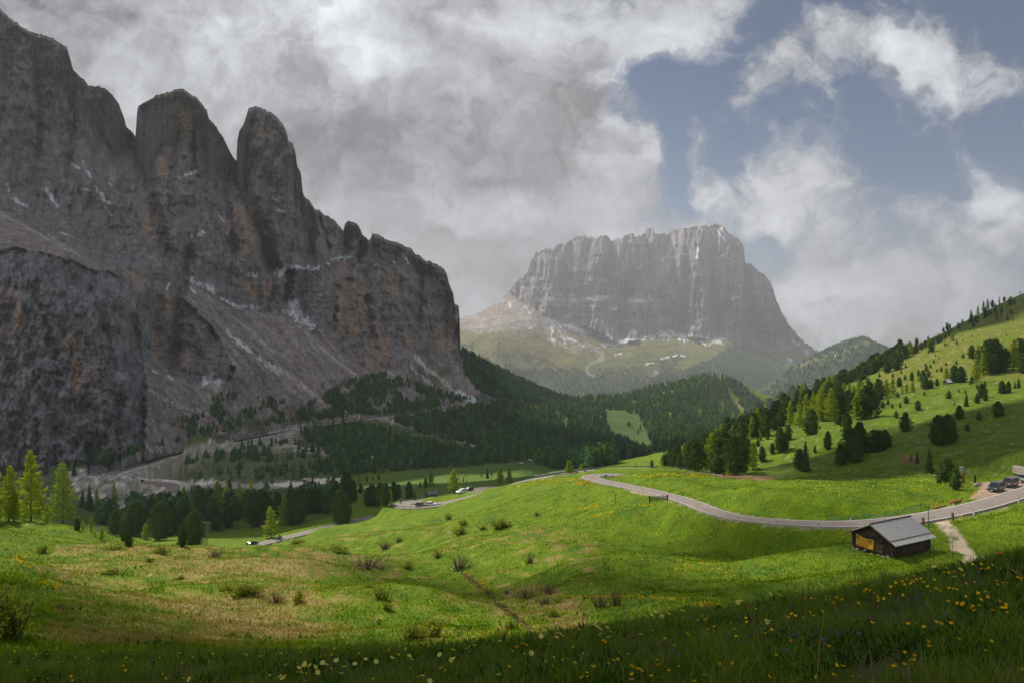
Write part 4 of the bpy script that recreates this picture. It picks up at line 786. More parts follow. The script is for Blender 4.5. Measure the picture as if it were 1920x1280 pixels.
def crown_pts(kind, seed, q):
    """centres and sizes of leaf tufts of a unit-height crown"""
    rng = np.random.default_rng(seed); P, S = [], []
    lean = rng.uniform(-.02, .02, 2)
    if kind == 'larch':
        nb = int(78*q**.5) if q > 1 else int(95*q**.5); w = rng.uniform(.25, .31) if q > 1 else rng.uniform(.20, .26)
        for i in range(nb):
            z = .10+.885*((i+rng.uniform(0, 1))/nb)**.92; L = (w*(1-z)**.72)*rng.uniform(.40, 1.2)+.012; az = i*2.399+rng.uniform(-.5, .5)
            m = max(4, int(L*(330 if q > 1 else 300)*q)); s = rng.uniform(.10, 1, m)**.7; lat = rng.normal(0, .24, m)*L*(1.2-s); dz = -.10*s*L+.22*s**3*L-np.abs(rng.normal(0, .014, m))*1.2
            P.append(np.stack([np.cos(az)*s*L-np.sin(az)*lat, np.sin(az)*s*L+np.cos(az)*lat, z+dz], 1)); S.append(np.full(m, (.0118 if q > 1 else .021/q**.4))*rng.uniform(.6, 1.3, m))
    elif kind == 'spruce':
        nb = int(120*q**.5); w = rng.uniform(.19, .25)
        for i in range(nb):
            z = .05+.94*((i+rng.uniform(0, 1))/nb)**.95; L = w*(1-z)**.85*rng.uniform(.7, 1.12)+.008; az = i*2.399+rng.uniform(-.4, .4)
            m = max(3, int(L*200*q)); s = rng.uniform(.2, 1, m)**.6; lat = rng.normal(0, .16, m)*L*(1.2-s); dz = -.32*s*L+.16*s**3*L-np.abs(rng.normal(0, .012, m))
            P.append(np.stack([np.cos(az)*s*L-np.sin(az)*lat, np.sin(az)*s*L+np.cos(az)*lat, z+dz], 1)); S.append(np.full(m, .019/q**.4)*rng.uniform(.6, 1.3, m))
    else:
        nb = int(80*q**.5); w = rng.uniform(.20, .29); zp = rng.uniform(.30, .42)
        for i in range(nb):
            z = .05+.90*((i+rng.uniform(0, 1))/nb); pr = max(0.03, 1-(abs(z-zp)/(1-zp if z > zp else zp+.14))**(1.55 if z > zp else 2.2))**(.85 if z > zp else .7); az = i*2.399+rng.uniform(-.6, .6)
            L = w*pr*rng.uniform(.72, 1.15); m = int(46*q); b = rng.normal(0, 1, (m, 3)); b /= np.linalg.norm(b, axis=1)[:, None]+1e-9; b *= rng.uniform(.3, 1, (m, 1))**.5*np.array([.055, .055, .05])*(.6+.6*pr)
            P.append(np.array([np.cos(az)*L, np.sin(az)*L, z+.04*L/w])+b); S.append(np.full(m, .021/q**.4)*rng.uniform(.6, 1.3, m))
    P = np.concatenate(P); S = np.concatenate(S); P[:, 0] += lean[0]*P[:, 2]; P[:, 1] += lean[1]*P[:, 2]
    return P, S
CORE = {'larch': None, 'spruce': (.13, .86, .06, lambda t: max(.02, 1-t)**.9), 'pine': (.185, .84, .07, lambda t: max(.03, 1-abs((t-.34)/.67)**1.6)**.85 if t > .34 else max(.35, 1-((.34-t)/.5)**2)**.6)}
def crown_mesh(kind, seed, q):
    rng = np.random.default_rng(seed+900); P, S = crown_pts(kind, seed, q); V, F_ = rot_tris(P, S, rng, .6)
    if CORE[kind]:
        rx, rz, z0, pf = CORE[kind]; v2, f2 = lumpy(rx, rz, z0, seed, (10, 9), pf); F_ = np.concatenate([F_, f2+len(V)]); V = np.concatenate([V, v2])
    return V, F_
def trunk_mb(kind, seed):
    rng = random.Random(seed); b = MB(); r = {'larch': .013, 'spruce': .015, 'pine': .018}[kind]
    b.tube([(0, 0, -.03), (0, 0, .02), (rng.uniform(-.004, .004), rng.uniform(-.004, .004), .45), (0, 0, .96)], [r*1.5, r, r*.62, r*.12], 7)
    for i in range(16 if kind == 'larch' else 6):
        z = .14+.75*i/16; a = i*2.4; L = .13*(1-z)**.7; b.tube([(0, 0, z), (math.cos(a)*L*.5, math.sin(a)*L*.5, z-.012), (math.cos(a)*L, math.sin(a)*L, z-.004)], [r*.26, r*.18, r*.08], 4, False)
    return b
MAT = {'larch': m_larch, 'spruce': m_spruce, 'pine': m_pine}
NAMES = {'larch': 'larch_tree', 'spruce': 'spruce_tree', 'pine': 'pine_tree'}
TREE = {}
for kind in MAT:
    for lv, q, nvar in (('hi', 1.6 if kind == 'larch' else 1.1, 3), ('mid', .55, 4), ('lo', .16, 4)):
        L_ = []
        for v in range(nvar):
            V, F_ = crown_mesh(kind, v*31+len(kind)+{'hi': 0, 'mid': 300, 'lo': 600}[lv], q); tb = trunk_mb(kind, v)
            if lv == 'lo':
                tv = np.array(tb.v); tf = np.array([(f[0], f[1], f[2]) for f in tb.f if len(f) >= 3]+[(f[0], f[2], f[3]) for f in tb.f if len(f) == 4])
                me = mesh_np(NAMES[kind], np.concatenate([V, tv]), np.concatenate([F_, tf+len(V)]), False); me.materials.append(MAT[kind]); me.materials.append(m_bark)
                me.polygons.foreach_set('material_index', np.concatenate([np.zeros(len(F_), np.int32), np.ones(len(tf), np.int32)])); L_.append(me)
            else:
                me = mesh_np(NAMES[kind]+'_crown', V, F_, False); me.materials.append(MAT[kind]); tm = tb.mesh(NAMES[kind]+'_trunk', True); tm.materials.append(m_bark); L_.append((me, tm))
        TREE[kind, lv] = L_
tcount = 0
TREE_POS = []
def tree(kind, px, py, hpx, label, group, wid=1.0, ymin=14, p=None):
    """a tree whose foot is seen at (px, py) and which is hpx photo pixels tall"""
    global tcount
    rng = random.Random(tcount*7+3); tcount += 1
    if p is None: p = hit(px, py, ymin)
    h = hpx/F*p[1]; lv = 'hi' if hpx > 62 else ('mid' if hpx > 17 else 'lo'); var = TREE[kind, lv]; me = var[rng.randrange(len(var))]
    rz = rng.uniform(0, 6.28); w = h*wid*rng.uniform(.92, 1.1); p = (p[0], p[1], p[2]-.02*h-.05)
    TREE_POS.append((p[0], p[1]))
    cat = {'larch': 'larch', 'spruce': 'spruce', 'pine': 'pine tree'}[kind]
    if lv == 'lo':
        o = link(NAMES[kind], me); o.location = p; o.rotation_euler = (0, 0, rz); o.scale = (w, w, h); return tag(o, label, cat, group)
    o = thing(NAMES[kind], label, cat, p, rz, group); o.scale = (w, w, h)
    link('crown', me[0], None, o); link('trunk', me[1], None, o); return o
L, P_, S_ = 'larch', 'pine', 'spruce'
G_B, G_V, G_H, G_E, G_S, G_U, G_R = ('larches and pines on the left bank', 'conifers in the hollow behind the left meadow', 'trees beyond the hairpin bend', 'trees at the lower left end of the right slope', 'trees scattered over the right slope', 'trees along the upper right slope', 'grove below the upper right pasture')
WORD = {'larch': 'bright green larch', 'pine': 'dark stone pine', 'spruce': 'dark pointed spruce'}
def many(lst, where, group):
    for e in lst:
        lab = e[4] if len(e) > 4 and e[4] else WORD[e[0]]+' '+where
        tree(e[0], e[1], e[2], e[3]*1.05, lab, group, (e[5] if len(e) > 5 else 1.0)*(1.15 if group in (G_E, G_R) else .95))
many([(L, 58, 977, 134, 'tallest yellow green larch on the left grassy bank'), (L, 118, 980, 114, 'broad bright larch standing right of the tallest larch on the left bank', 1.1), (L, 17, 976, 104, 'bent larch at the left edge of the bank beside the tallest larch'), (L, 27, 977, 62, 'small larch under the two leftmost larches on the bank'), (L, -12, 980, 112, 'larch cut off by the left picture edge'),
      (L, 171, 994, 28, 'small bright young larch below the broad larch on the left bank'), (L, 156, 996, 23), (P_, 145, 994, 24, 'small dark pine between the young larches on the left bank'), (L, 88, 979, 36, 'young larch between the tallest larch and the broad larch'), (L, 191, 1011, 27), (L, 178, 1004, 14), (P_, 241, 1023, 25, 'round dark pine at the right foot of the left bank', 1.3), (P_, 216, 1003, 48), (P_, 233, 1008, 36), (L, 214, 955, 50, 'thin larch rising behind the pines against the gravel slope', .8),
      (L, 182, 954, 40), (S_, 168, 957, 50), (S_, 154, 951, 34), (S_, 139, 892, 26), (S_, 94, 869, 28), (S_, 77, 868, 30), (S_, 125, 881, 26), (S_, 86, 888, 30), (S_, 36, 880, 34), (S_, 46, 905, 36), (L, 70, 915, 30), (S_, 8, 900, 40), (S_, 196, 880, 12), (L, 100, 925, 30)], 'around the left grassy bank', G_B)
many([(P_, 253, 1003, 66), (P_, 284, 976, 44), (P_, 270, 972, 40), (L, 273, 1010, 30, 'rounded light green larch among the dark pines left of the pole', 1.5), (P_, 299, 1012, 72), (P_, 321, 1003, 64), (P_, 345, 1003, 60), (P_, 343, 1024, 40), (P_, 365, 1021, 66), (L, 358, 968, 42), (P_, 380, 970, 54), (L, 408, 968, 68), (P_, 406, 994, 46), (P_, 428, 988, 42), (L, 450, 968, 52), (P_, 478, 985, 64), (P_, 498, 985, 64), (L, 508, 1007, 58, 'lone light green larch in front of the dark pines in the hollow', 1.25), (L, 533, 984, 60),
      (P_, 555, 981, 64), (P_, 581, 961, 46), (P_, 597, 961, 44), (P_, 612, 963, 40), (P_, 640, 980, 62, 'large dark pine at the end of the lower road'), (L, 616, 924, 38), (P_, 650, 928, 46), (P_, 430, 920, 22), (S_, 510, 907, 15), (S_, 586, 907, 19), (S_, 359, 926, 16), (P_, 300, 962, 40), (P_, 318, 965, 44), (P_, 335, 958, 40), (L, 345, 952, 42), (P_, 395, 958, 44), (P_, 465, 960, 44), (P_, 520, 968, 48), (P_, 545, 958, 44), (P_, 490, 955, 40), (L, 425, 950, 44), (P_, 566, 948, 40), (P_, 630, 945, 44),
      (P_, 250, 965, 24), (P_, 445, 975, 40), (S_, 228, 1000, 30), (P_, 657, 941, 42), (L, 470, 940, 40), (P_, 410, 940, 34), (S_, 598, 930, 30), (S_, 545, 925, 26), (P_, 372, 945, 36), (P_, 625, 915, 24), (S_, 570, 918, 22), (P_, 500, 935, 32), (P_, 232, 1015, 20)], 'in the hollow behind the left meadow', G_V)
many([(P_, 698, 948, 42), (P_, 690, 948, 36), (P_, 712, 948, 44), (P_, 723, 948, 44), (P_, 738, 940, 38), (P_, 747, 934, 28), (L, 732, 946, 30, 'small bright larch right behind the hairpin guard rail'), (P_, 767, 936, 34, 'dark pine left of the weathered barn below the bend'), (P_, 778, 936, 15), (P_, 788, 913, 11), (P_, 798, 913, 18), (L, 808, 911, 34, 'light green larch behind the weathered barn below the bend', 1.2), (L, 851, 923, 46, 'big bright larch beside the white car at the bend', 1.5), (S_, 869, 903, 11), (S_, 873, 894, 7), (S_, 875, 906, 7), (S_, 914, 896, 20), (S_, 922, 891, 12), (S_, 903, 894, 9),
      (L, 937, 910, 36, 'bright larch left of the pair behind the upper road', 1.3), (L, 955, 905, 28, 'bright low larch right of the pair behind the upper road', 1.3), (L, 674, 904, 17), (P_, 658, 908, 12), (P_, 688, 902, 12), (P_, 710, 899, 13), (P_, 699, 900, 9), (L, 1067, 886, 24, 'yellow green larch bush behind the guard rail', 1.9), (L, 1090, 882, 14, 'small round larch behind the guard rail', 1.9), (L, 1192, 876, 11), (P_, 1222, 876, 15, 'lone round pine behind the guard rail beside the orange sign', 1.3), (L, 1242, 876, 16), (P_, 662, 940, 40), (P_, 676, 925, 20)], 'in the meadows beyond the hairpin bend', G_H)
many([(P_, 1244, 872, 20), (P_, 1251, 870, 22), (P_, 1260, 873, 26), (P_, 1268, 874, 40), (L, 1283, 876, 46), (P_, 1276, 878, 30), (P_, 1292, 878, 50), (P_, 1302, 881, 60), (L, 1308, 884, 30), (P_, 1313, 862, 34), (L, 1334, 884, 76), (L, 1322, 883, 50), (P_, 1345, 888, 48), (P_, 1352, 884, 64), (P_, 1360, 876, 68), (L, 1366, 890, 22), (P_, 1379, 888, 72), (P_, 1390, 837, 48), (L, 1409, 822, 42), (P_, 1415, 820, 34), (P_, 1435, 818, 36), (L, 1412, 880, 52, 'light larch at the right edge of the wood above the bright meadow'), (P_, 1429, 864, 28), (P_, 1401, 850, 28), (P_, 1396, 862, 30), (P_, 1421, 837, 16), (P_, 1439, 823, 12), (P_, 1426, 825, 9),
      (L, 1482, 797, 46), (L, 1499, 801, 44), (L, 1512, 784, 46), (L, 1525, 784, 50), (L, 1540, 788, 62), (L, 1557, 789, 62), (P_, 1544, 789, 30), (P_, 1572, 795, 22), (P_, 1572, 784, 50), (P_, 1463, 800, 30), (P_, 1452, 806, 24), (P_, 1474, 792, 40), (P_, 1440, 800, 34), (L, 1420, 798, 34), (P_, 1400, 800, 30), (P_, 1376, 815, 32), (L, 1352, 830, 36), (P_, 1335, 838, 34), (P_, 1318, 848, 30), (P_, 1297, 858, 30), (L, 1285, 862, 26)], 'in the wood at the lower left end of the right slope', G_E)
many([(P_, 1463, 847, 47, 'stout dark pine left of two standing together on the lower slope'), (P_, 1448, 850, 21, 'low bushy pine at the left of the stout pine pair'), (P_, 1478, 825, 30, 'pine behind the stout pair on the lower slope'), (P_, 1473, 842, 32, 'pine right of the stout pine on the lower slope'), (P_, 1521, 816, 50, 'large round dark pine in front of the larch row', 1.15), (P_, 1552, 842, 35, 'small pointed pine alone between the spruce pair and the pine clump'), (P_, 1528, 849, 15, 'tiny pine just left of the small pointed pine'), (S_, 1510, 883, 57, 'dark spruce right of the pair above the bright meadow'), (P_, 1499, 880, 40, 'dark pine left of the pair above the bright meadow'),
      (P_, 1588, 822, 50, 'tall slim pine at the top of the big pine clump', .8), (P_, 1613, 850, 60, 'tall broad pine in the middle of the big pine clump'), (P_, 1597, 862, 60, 'pine filling the left of the big pine clump', 1.1), (P_, 1576, 872, 40, 'lowest pine of the big pine clump', 1.15), (P_, 1639, 847, 42, 'wide bushy pine right of the big pine clump', 1.5), (P_, 1659, 838, 34, 'rounded pine at the right end of the pine clump', 1.3), (P_, 1649, 845, 40, 'bushy pine in the right part of the pine clump', 1.3), (P_, 1605, 866, 40, 'low pine at the front of the big pine clump', 1.3),
      (P_, 1698, 810, 38, 'egg shaped dark pine alone in the sunlit middle slope', 1.2), (P_, 1680, 782, 13, 'tiny dark pine up the slope from the egg shaped pine', 1.2), (P_, 1760, 835, 58, 'biggest dark pine of the shaded pine group', 1.12), (P_, 1777, 829, 54, 'second big pine of the shaded pine group', 1.1), (S_, 1789, 822, 38, 'dim spruce right of the shaded pine group'), (P_, 1814, 808, 15, 'tiny bush pine right of the shaded pine group', 1.4), (S_, 1720, 868, 25, 'small spruce left of the dark spruce by the meadow edge'), (S_, 1708, 864, 14, 'tiny spruce at the meadow edge'), (S_, 1743, 887, 50, 'dark spruce standing left of the sunlit pine'),
      (P_, 1775, 903, 44, 'sunlit olive green pine beside the arch sculpture', 1.5), (P_, 1792, 917, 40, 'narrower sunlit pine in front of the arch sculpture', 1.25), (P_, 1761, 905, 16, 'low bush pine left of the sunlit pine', 1.6), (P_, 1779, 747, 16, 'rounded pine below the pale roofed hut', 1.4), (P_, 1733, 741, 9), (P_, 1699, 756, 15, None, 1.4), (P_, 1721, 769, 19, 'small slim pine on the sunlit slope below the hut', 1.2), (P_, 1688, 764, 11), (P_, 1673, 765, 10), (P_, 1665, 759, 12), (P_, 1655, 765, 15), (P_, 1645, 762, 12), (P_, 1681, 783, 13), (S_, 1812, 762, 26, 'pointed spruce alone on the right slope'), (S_, 1790, 759, 9), (P_, 1842, 746, 28, 'dense pine of the trio above the shaded slope', 1.3), (P_, 1832, 756, 17, 'small pine at the left of the trio', 1.3), (P_, 1847, 751, 17, 'small pine at the right of the trio', 1.3), (P_, 1847, 724, 11), (P_, 1832, 728, 9),
      (P_, 1879, 738, 25, 'dark pine left of the pair by the right edge', 1.3), (P_, 1891, 737, 23, 'dark pine right of the pair by the right edge'), (S_, 1910, 727, 21, 'spruce near the right picture edge above the pair'), (S_, 1903, 728, 15), (P_, 1872, 780, 29, 'round pine alone in the shade at the far right', 1.4), (P_, 1799, 785, 26, 'round pine above the shaded pine group', 1.4), (P_, 1835, 787, 16, 'bushy low pine right of the round pine in the shade', 1.6), (P_, 1819, 721, 8), (P_, 1798, 735, 7), (P_, 1810, 737, 7), (S_, 1847, 800, 6), (P_, 1862, 760, 5), (P_, 1716, 744, 4)], 'scattered small on the open right slope', G_S)
many([(P_, 1685, 652, 12), (P_, 1705, 651, 14), (P_, 1697, 649, 11), (P_, 1719, 640, 14), (P_, 1776, 615, 15), (P_, 1769, 616, 10), (P_, 1781, 612, 10), (S_, 1821, 606, 25, 'tall dark spruce high on the upper right skyline'), (S_, 1824, 584, 8), (L, 1834, 586, 17), (L, 1844, 581, 21, 'light larch in the skyline grove at the upper right'), (L, 1852, 579, 21), (P_, 1861, 572, 15), (S_, 1848, 596, 19), (S_, 1867, 590, 19), (S_, 1869, 600, 16), (S_, 1878, 592, 13), (S_, 1874, 574, 9), (S_, 1889, 600, 13), (L, 1874, 561, 14, 'larch left of two standing alone on the upper right skyline'), (P_, 1883, 559, 11, 'pine right of two standing alone on the upper right skyline'), (S_, 1897, 552, 6), (L, 1913, 546, 8), (S_, 1858, 590, 11), (S_, 1804, 608, 10), (S_, 1810, 610, 7), (S_, 1800, 620, 9), (S_, 1819, 620, 6), (S_, 1803, 597, 7), (S_, 1807, 594, 6), (S_, 1761, 625, 5), (S_, 1752, 629, 5), (P_, 1740, 633, 7), (S_, 1900, 602, 7), (P_, 1896, 590, 10),
      (L, 1786, 640, 18, 'round larch alone on the upper pasture', 1.4), (P_, 1747, 660, 20), (L, 1741, 650, 20), (P_, 1727, 656, 15), (P_, 1717, 662, 18), (P_, 1700, 673, 8), (P_, 1758, 642, 9), (P_, 1772, 649, 7), (P_, 1794, 646, 8), (P_, 1777, 647, 5), (P_, 1659, 692, 7), (P_, 1670, 690, 9), (P_, 1698, 689, 7), (P_, 1649, 707, 9), (P_, 1690, 700, 8), (P_, 1674, 707, 9), (P_, 1697, 712, 10), (P_, 1710, 714, 18), (P_, 1722, 704, 13), (P_, 1735, 686, 7), (P_, 1737, 696, 13), (P_, 1751, 681, 8), (P_, 1745, 690, 8), (P_, 1754, 668, 5), (P_, 1761, 673, 4), (P_, 1741, 662, 7), (P_, 1716, 662, 7), (P_, 1805, 640, 4), (P_, 1822, 632, 4), (P_, 1887, 630, 4)], 'on the upper right slope near the skyline', G_U)
many([(P_, 1731, 718, 25), (P_, 1741, 707, 15), (P_, 1757, 697, 7), (P_, 1765, 697, 10), (P_, 1793, 683, 8), (P_, 1774, 685, 7), (P_, 1806, 671, 9), (P_, 1735, 730, 26, 'dense dark pine left of the pale roofed hut'), (P_, 1745, 728, 17), (P_, 1757, 724, 15), (L, 1711, 735, 23), (L, 1700, 735, 17), (P_, 1686, 725, 19), (L, 1662, 745, 36), (L, 1674, 741, 34), (P_, 1647, 749, 40), (P_, 1627, 720, 14), (P_, 1615, 724, 12), (L, 1692, 738, 14), (P_, 1790, 717, 33), (P_, 1802, 717, 31), (L, 1775, 712, 25), (P_, 1822, 719, 15), (L, 1830, 717, 43), (L, 1844, 704, 43), (P_, 1855, 700, 64, 'tall dark pine in the middle of the right hand grove'), (P_, 1865, 697, 62), (L, 1834, 672, 27), (P_, 1822, 672, 25), (P_, 1875, 698, 40), (P_, 1886, 688, 36), (L, 1901, 692, 56, 'large light larch at the right end of the grove', 1.2), (P_, 1913, 684, 50), (P_, 1917, 700, 28),
      (L, 1607, 786, 50, 'big bright larch at the front of the larch and pine belt', 1.25), (P_, 1625, 782, 60), (P_, 1571, 794, 22), (P_, 1588, 802, 30), (P_, 1574, 766, 42), (P_, 1590, 764, 34), (L, 1619, 746, 32), (P_, 1631, 746, 32), (L, 1609, 738, 28), (L, 1582, 740, 24), (P_, 1566, 748, 28), (P_, 1616, 784, 40), (P_, 1598, 775, 40), (P_, 1638, 760, 30), (L, 1600, 750, 30), (P_, 1640, 765, 20), (P_, 1683, 745, 12)], 'in the groves across the middle of the right slope', G_R)
# dense belt of the right slope, its nearest trees one by one
rng = random.Random(21); belt = [(1250, 872), (1296, 852), (1400, 796), (1500, 748), (1600, 702), (1682, 662), (1712, 664), (1690, 690), (1640, 710), (1600, 732), (1540, 762), (1490, 776), (1440, 796), (1390, 826), (1320, 862), (1262, 880)]
k = 0
while k < 150:
    x, y = rng.uniform(1250, 1715), rng.uniform(655, 880)
    if not inpoly(np.array([x]), np.array([y]), belt)[0]: continue
    kind = rng.choice((P_, P_, P_, S_, L)); k += 1
    tree(kind, x, y, rng.uniform(26, 42)*(1.0 if x < 1560 else .72), WORD[kind]+' in the dense belt below the right skyline', 'trees in the dense belt below the right skyline', rng.uniform(1.2, 1.6))
for i in range(30):
    x = rng.uniform(1690, 1905); y = float(np.interp(x, [1690, 1730, 1780, 1830, 1880, 1920], [663, 645, 621, 595, 571, 553]))+abs(rng.gauss(0, 7)); kind = rng.choice((P_, S_, S_, L))
    tree(kind, x, y+3, rng.uniform(9, 17), WORD[kind]+' on the upper right slope near the skyline', G_U, rng.uniform(1.1, 1.4))
# ------------------------------------------------------------------ the far woods, one mass
def build_forest():
    rng = np.random.default_rng(5); temps = {}
    for kind in ('pine', 'spruce', 'larch'):
        for lv, q in (('m', .09), ('s', .022)):
            temps[kind, lv] = [crown_mesh(kind, 70+i*9+len(kind), q) for i in range(4)]
    for key, (kk) in list(temps.items()):
        if key[1] == 's':
            out_ = []
            for i, (V, F_) in enumerate(kk):                          # tiny trees: a jagged cone of a few faces
                r = np.random.default_rng(i); n = 6; vs = [(0, 0, 1)]; fs = []
                for j, (z, w) in enumerate(((.72, .10), (.42, .17), (.12, .20))):
                    for a in range(n): an = 2*math.pi*a/n+j*.5; rr = w*r.uniform(.6, 1.2); vs.append((math.cos(an)*rr, math.sin(an)*rr, z+r.uniform(-.06, .06)))
                for a in range(n):
                    fs.append((0, 1+a, 1+(a+1) % n))
                    for j in range(2): b0, b1 = 1+j*n, 1+(j+1)*n; fs += [(b0+a, b1+a, b1+(a+1) % n), (b0+a, b1+(a+1) % n, b0+(a+1) % n)]
                out_.append((np.array(vs), np.array(fs)))
            temps[key] = out_
    VV, FF, CC = [], [], []; off = 0
    COLS = {'pine': C(.060, .138, .050), 'spruce': C(.058, .125, .058), 'larch': C(.14, .25, .04)}
    def put(p, h, kind, lv):
        nonlocal off
        V, F_ = temps[kind, lv][rng.integers(4)]; a = rng.uniform(0, 6.28); ca, sa = math.cos(a), math.sin(a); w = h*rng.uniform(1.15, 1.6)
        W = np.stack([(V[:, 0]*ca-V[:, 1]*sa)*w+p[0], (V[:, 0]*sa+V[:, 1]*ca)*w+p[1], V[:, 2]*h+p[2]-.3], 1)
        VV.append(W); FF.append(F_+off); off += len(W); CC.append(np.tile(COLS[kind]*rng.uniform(.7, 1.3), (len(W), 1)))
    def scatter(poly, n, hm, hit_, mix, lv='m', noise=None, ymin=0, ymax=1e9, keep=None):
        """even on the ground: candidates are thinned by distance"""
        xs = [p[0] for p in poly]; ys = [p[1] for p in poly]; done = 0; tries = 0
        while done < n and tries < n*12:
            tries += 1; x, y = rng.uniform(min(xs), max(xs)), rng.uniform(min(ys), max(ys))
            if not inpoly(np.array([x]), np.array([y]), poly)[0]: continue
            if noise is not None and fbm(x/noise[0], y/noise[1], 3, noise[2]) < noise[3]+rng.uniform(-.2, .2): continue
            if keep is not None and not keep(x, y): continue
            p = hit_(x, y)
            if not (ymin < p[1] < ymax): continue
            put(p, rng.uniform(*hm), rng.choice(['pine', 'spruce', 'larch'], p=mix), lv); done += 1
    gh = lambda x, y: hit(x, y, 330)
    wh = lambda x, y: body_hit(WALL, x, y)
    clear = [(1138, 772), (1165, 768), (1200, 782), (1200, 812), (1222, 838), (1215, 850), (1150, 818), (1135, 800)]
    gravl = [[(690, 780), (730, 800), (800, 822), (905, 842), (890, 852), (800, 836), (700, 800)], [(560, 800), (640, 792), (700, 783), (690, 776), (560, 792)]]
    def ok(x, y):
        if inpoly(np.array([x]), np.array([y]), clear)[0]: return False
        for q in gravl:
            if inpoly(np.array([x]), np.array([y]), q)[0]: return False
        return dist_poly(np.array([x]), np.array([y]), [(p[0], p[1]+3) for p in ROADS['valley'][1]])[0] > 4
    # valley woods
    scatter([(600, 858), (640, 850), (780, 856), (900, 858), (1000, 866), (1100, 868), (1240, 862), (1240, 845), (1050, 838), (900, 842), (760, 836), (640, 835)], 520, (11, 17), gh, [.45, .3, .25], 'm', None, 600, 1400, ok)
    scatter([(560, 812), (640, 795), (720, 800), (820, 830), (880, 846), (760, 850), (640, 845), (580, 830)], 330, (11, 16), gh, [.4, .35, .25], 'm', None, 600, 1500, ok)
    scatter([(740, 792), (850, 772), (940, 754), (1060, 752), (1135, 762), (1140, 800), (1215, 850), (1235, 850), (1235, 866), (900, 862), (905, 838), (800, 815)], 2300, (12, 18), gh, [.4, .4, .2], 'm', None, 900, 2300, ok)
    scatter([(1060, 750), (1150, 742), (1240, 722), (1320, 703), (1372, 710), (1420, 745), (1440, 775), (1380, 800), (1240, 862), (1225, 835), (1200, 785), (1140, 768)], 2600, (12, 18), gh, [.35, .3, .35], 'm', None, 900, 2800, lambda x, y: ok(x, y) and dist_poly(np.array([x]), np.array([y]), [(1366, 730), (1392, 774)])[0] > 5)
    scatter([(300, 900), (420, 880), (640, 868), (660, 900), (560, 900), (420, 898)], 60, (5, 11), gh, [.4, .5, .1], 'm', (30, 20, 9, .0), 500, 1000, ok)
    scatter([(330, 872), (420, 848), (520, 826), (600, 842), (600, 860), (420, 872)], 90, (6, 12), gh, [.4, .5, .1], 'm', (30, 20, 19, .0), 500, 1300, ok)
    scatter([(160, 985), (220, 965), (330, 945), (640, 935), (660, 960), (480, 968), (300, 985)], 90, (9, 14), lambda x, y: hit(x, y, 200), [.5, .3, .2], 'm', None, 250, 700, None)
    scatter([(590, 884), (640, 852), (780, 854), (900, 858), (960, 866), (905, 872), (780, 880), (660, 892)], 330, (9, 15), gh, [.45, .4, .15], 'm', None, 480, 1400, ok)
    scatter([(1000, 868), (1240, 864), (1240, 874), (1110, 880), (1040, 878)], 160, (9, 14), gh, [.5, .3, .2], 'm', None, 400, 1400, ok)
    scatter([(1152, 822), (1196, 838), (1192, 852), (1155, 850)], 16, (13, 20), gh, [.5, .4, .1], 'm', None, 400, 1800)
    scatter([(1150, 795), (1200, 800), (1205, 822), (1160, 815)], 5, (10, 15), gh, [.5, .4, .1], 'm', None, 400, 1900)
    # foot of the rock wall
    scatter([(560, 790), (640, 720), (720, 700), (850, 742), (900, 748), (790, 770), (685, 780)], 1050, (7, 14), wh, [.3, .45, .25], 'm', (36, 30, 3, -.08), 0, 9e9, ok)
    scatter([(866, 655), (940, 690), (1060, 740), (1090, 756), (1000, 758), (935, 744), (900, 735), (872, 700)], 1250, (10, 17), wh, [.35, .5, .15], 'm', None, 0, 9e9, ok)
    scatter([(320, 760), (380, 735), (470, 745), (560, 760), (600, 745), (560, 790), (430, 808), (330, 830)], 230, (6, 11), wh, [.3, .5, .2], 'm', (40, 30, 4, .02))
    scatter([(60, 880), (130, 876), (300, 830), (330, 832), (200, 872)], 26, (7, 12), wh, [.3, .5, .2], 'm', None)
    # far slopes
    sh = lambda x, y: body_hit(MASSIF, x, y); hh = lambda x, y: body_hit(HILL, x, y)
    scatter([(870, 700), (960, 690), (1060, 695), (1120, 712), (1200, 712), (1290, 690), (1340, 668), (1376, 644), (1396, 644), (1440, 664), (1500, 695), (1600, 745), (1600, 765), (870, 760)], 2600, (16, 26), sh, [.4, .6, 0], 's', (50, 26, 8, -.3))
    scatter([(865, 645), (930, 640), (1060, 690), (1180, 690), (1300, 660), (1330, 670), (1200, 715), (870, 700)], 500, (14, 22), sh, [.4, .6, 0], 's', (40, 22, 28, .08))
    scatter([(1400, 760), (1480, 692), (1560, 650), (1612, 634), (1680, 660), (1760, 700), (1760, 780), (1420, 780)], 1900, (16, 25), hh, [.4, .6, 0], 's', (50, 26, 18, -.35))
    me = mesh_np('forest', np.concatenate(VV), np.concatenate(FF), False, np.concatenate(CC))
    m = leafmat('far_conifers', (.02, .04, .02), (.03, .06, .02), .2, attr=True)
    tag(link('forest', me, m), 'dark conifer woods covering the valley and far slopes', kind='stuff')
build_forest()
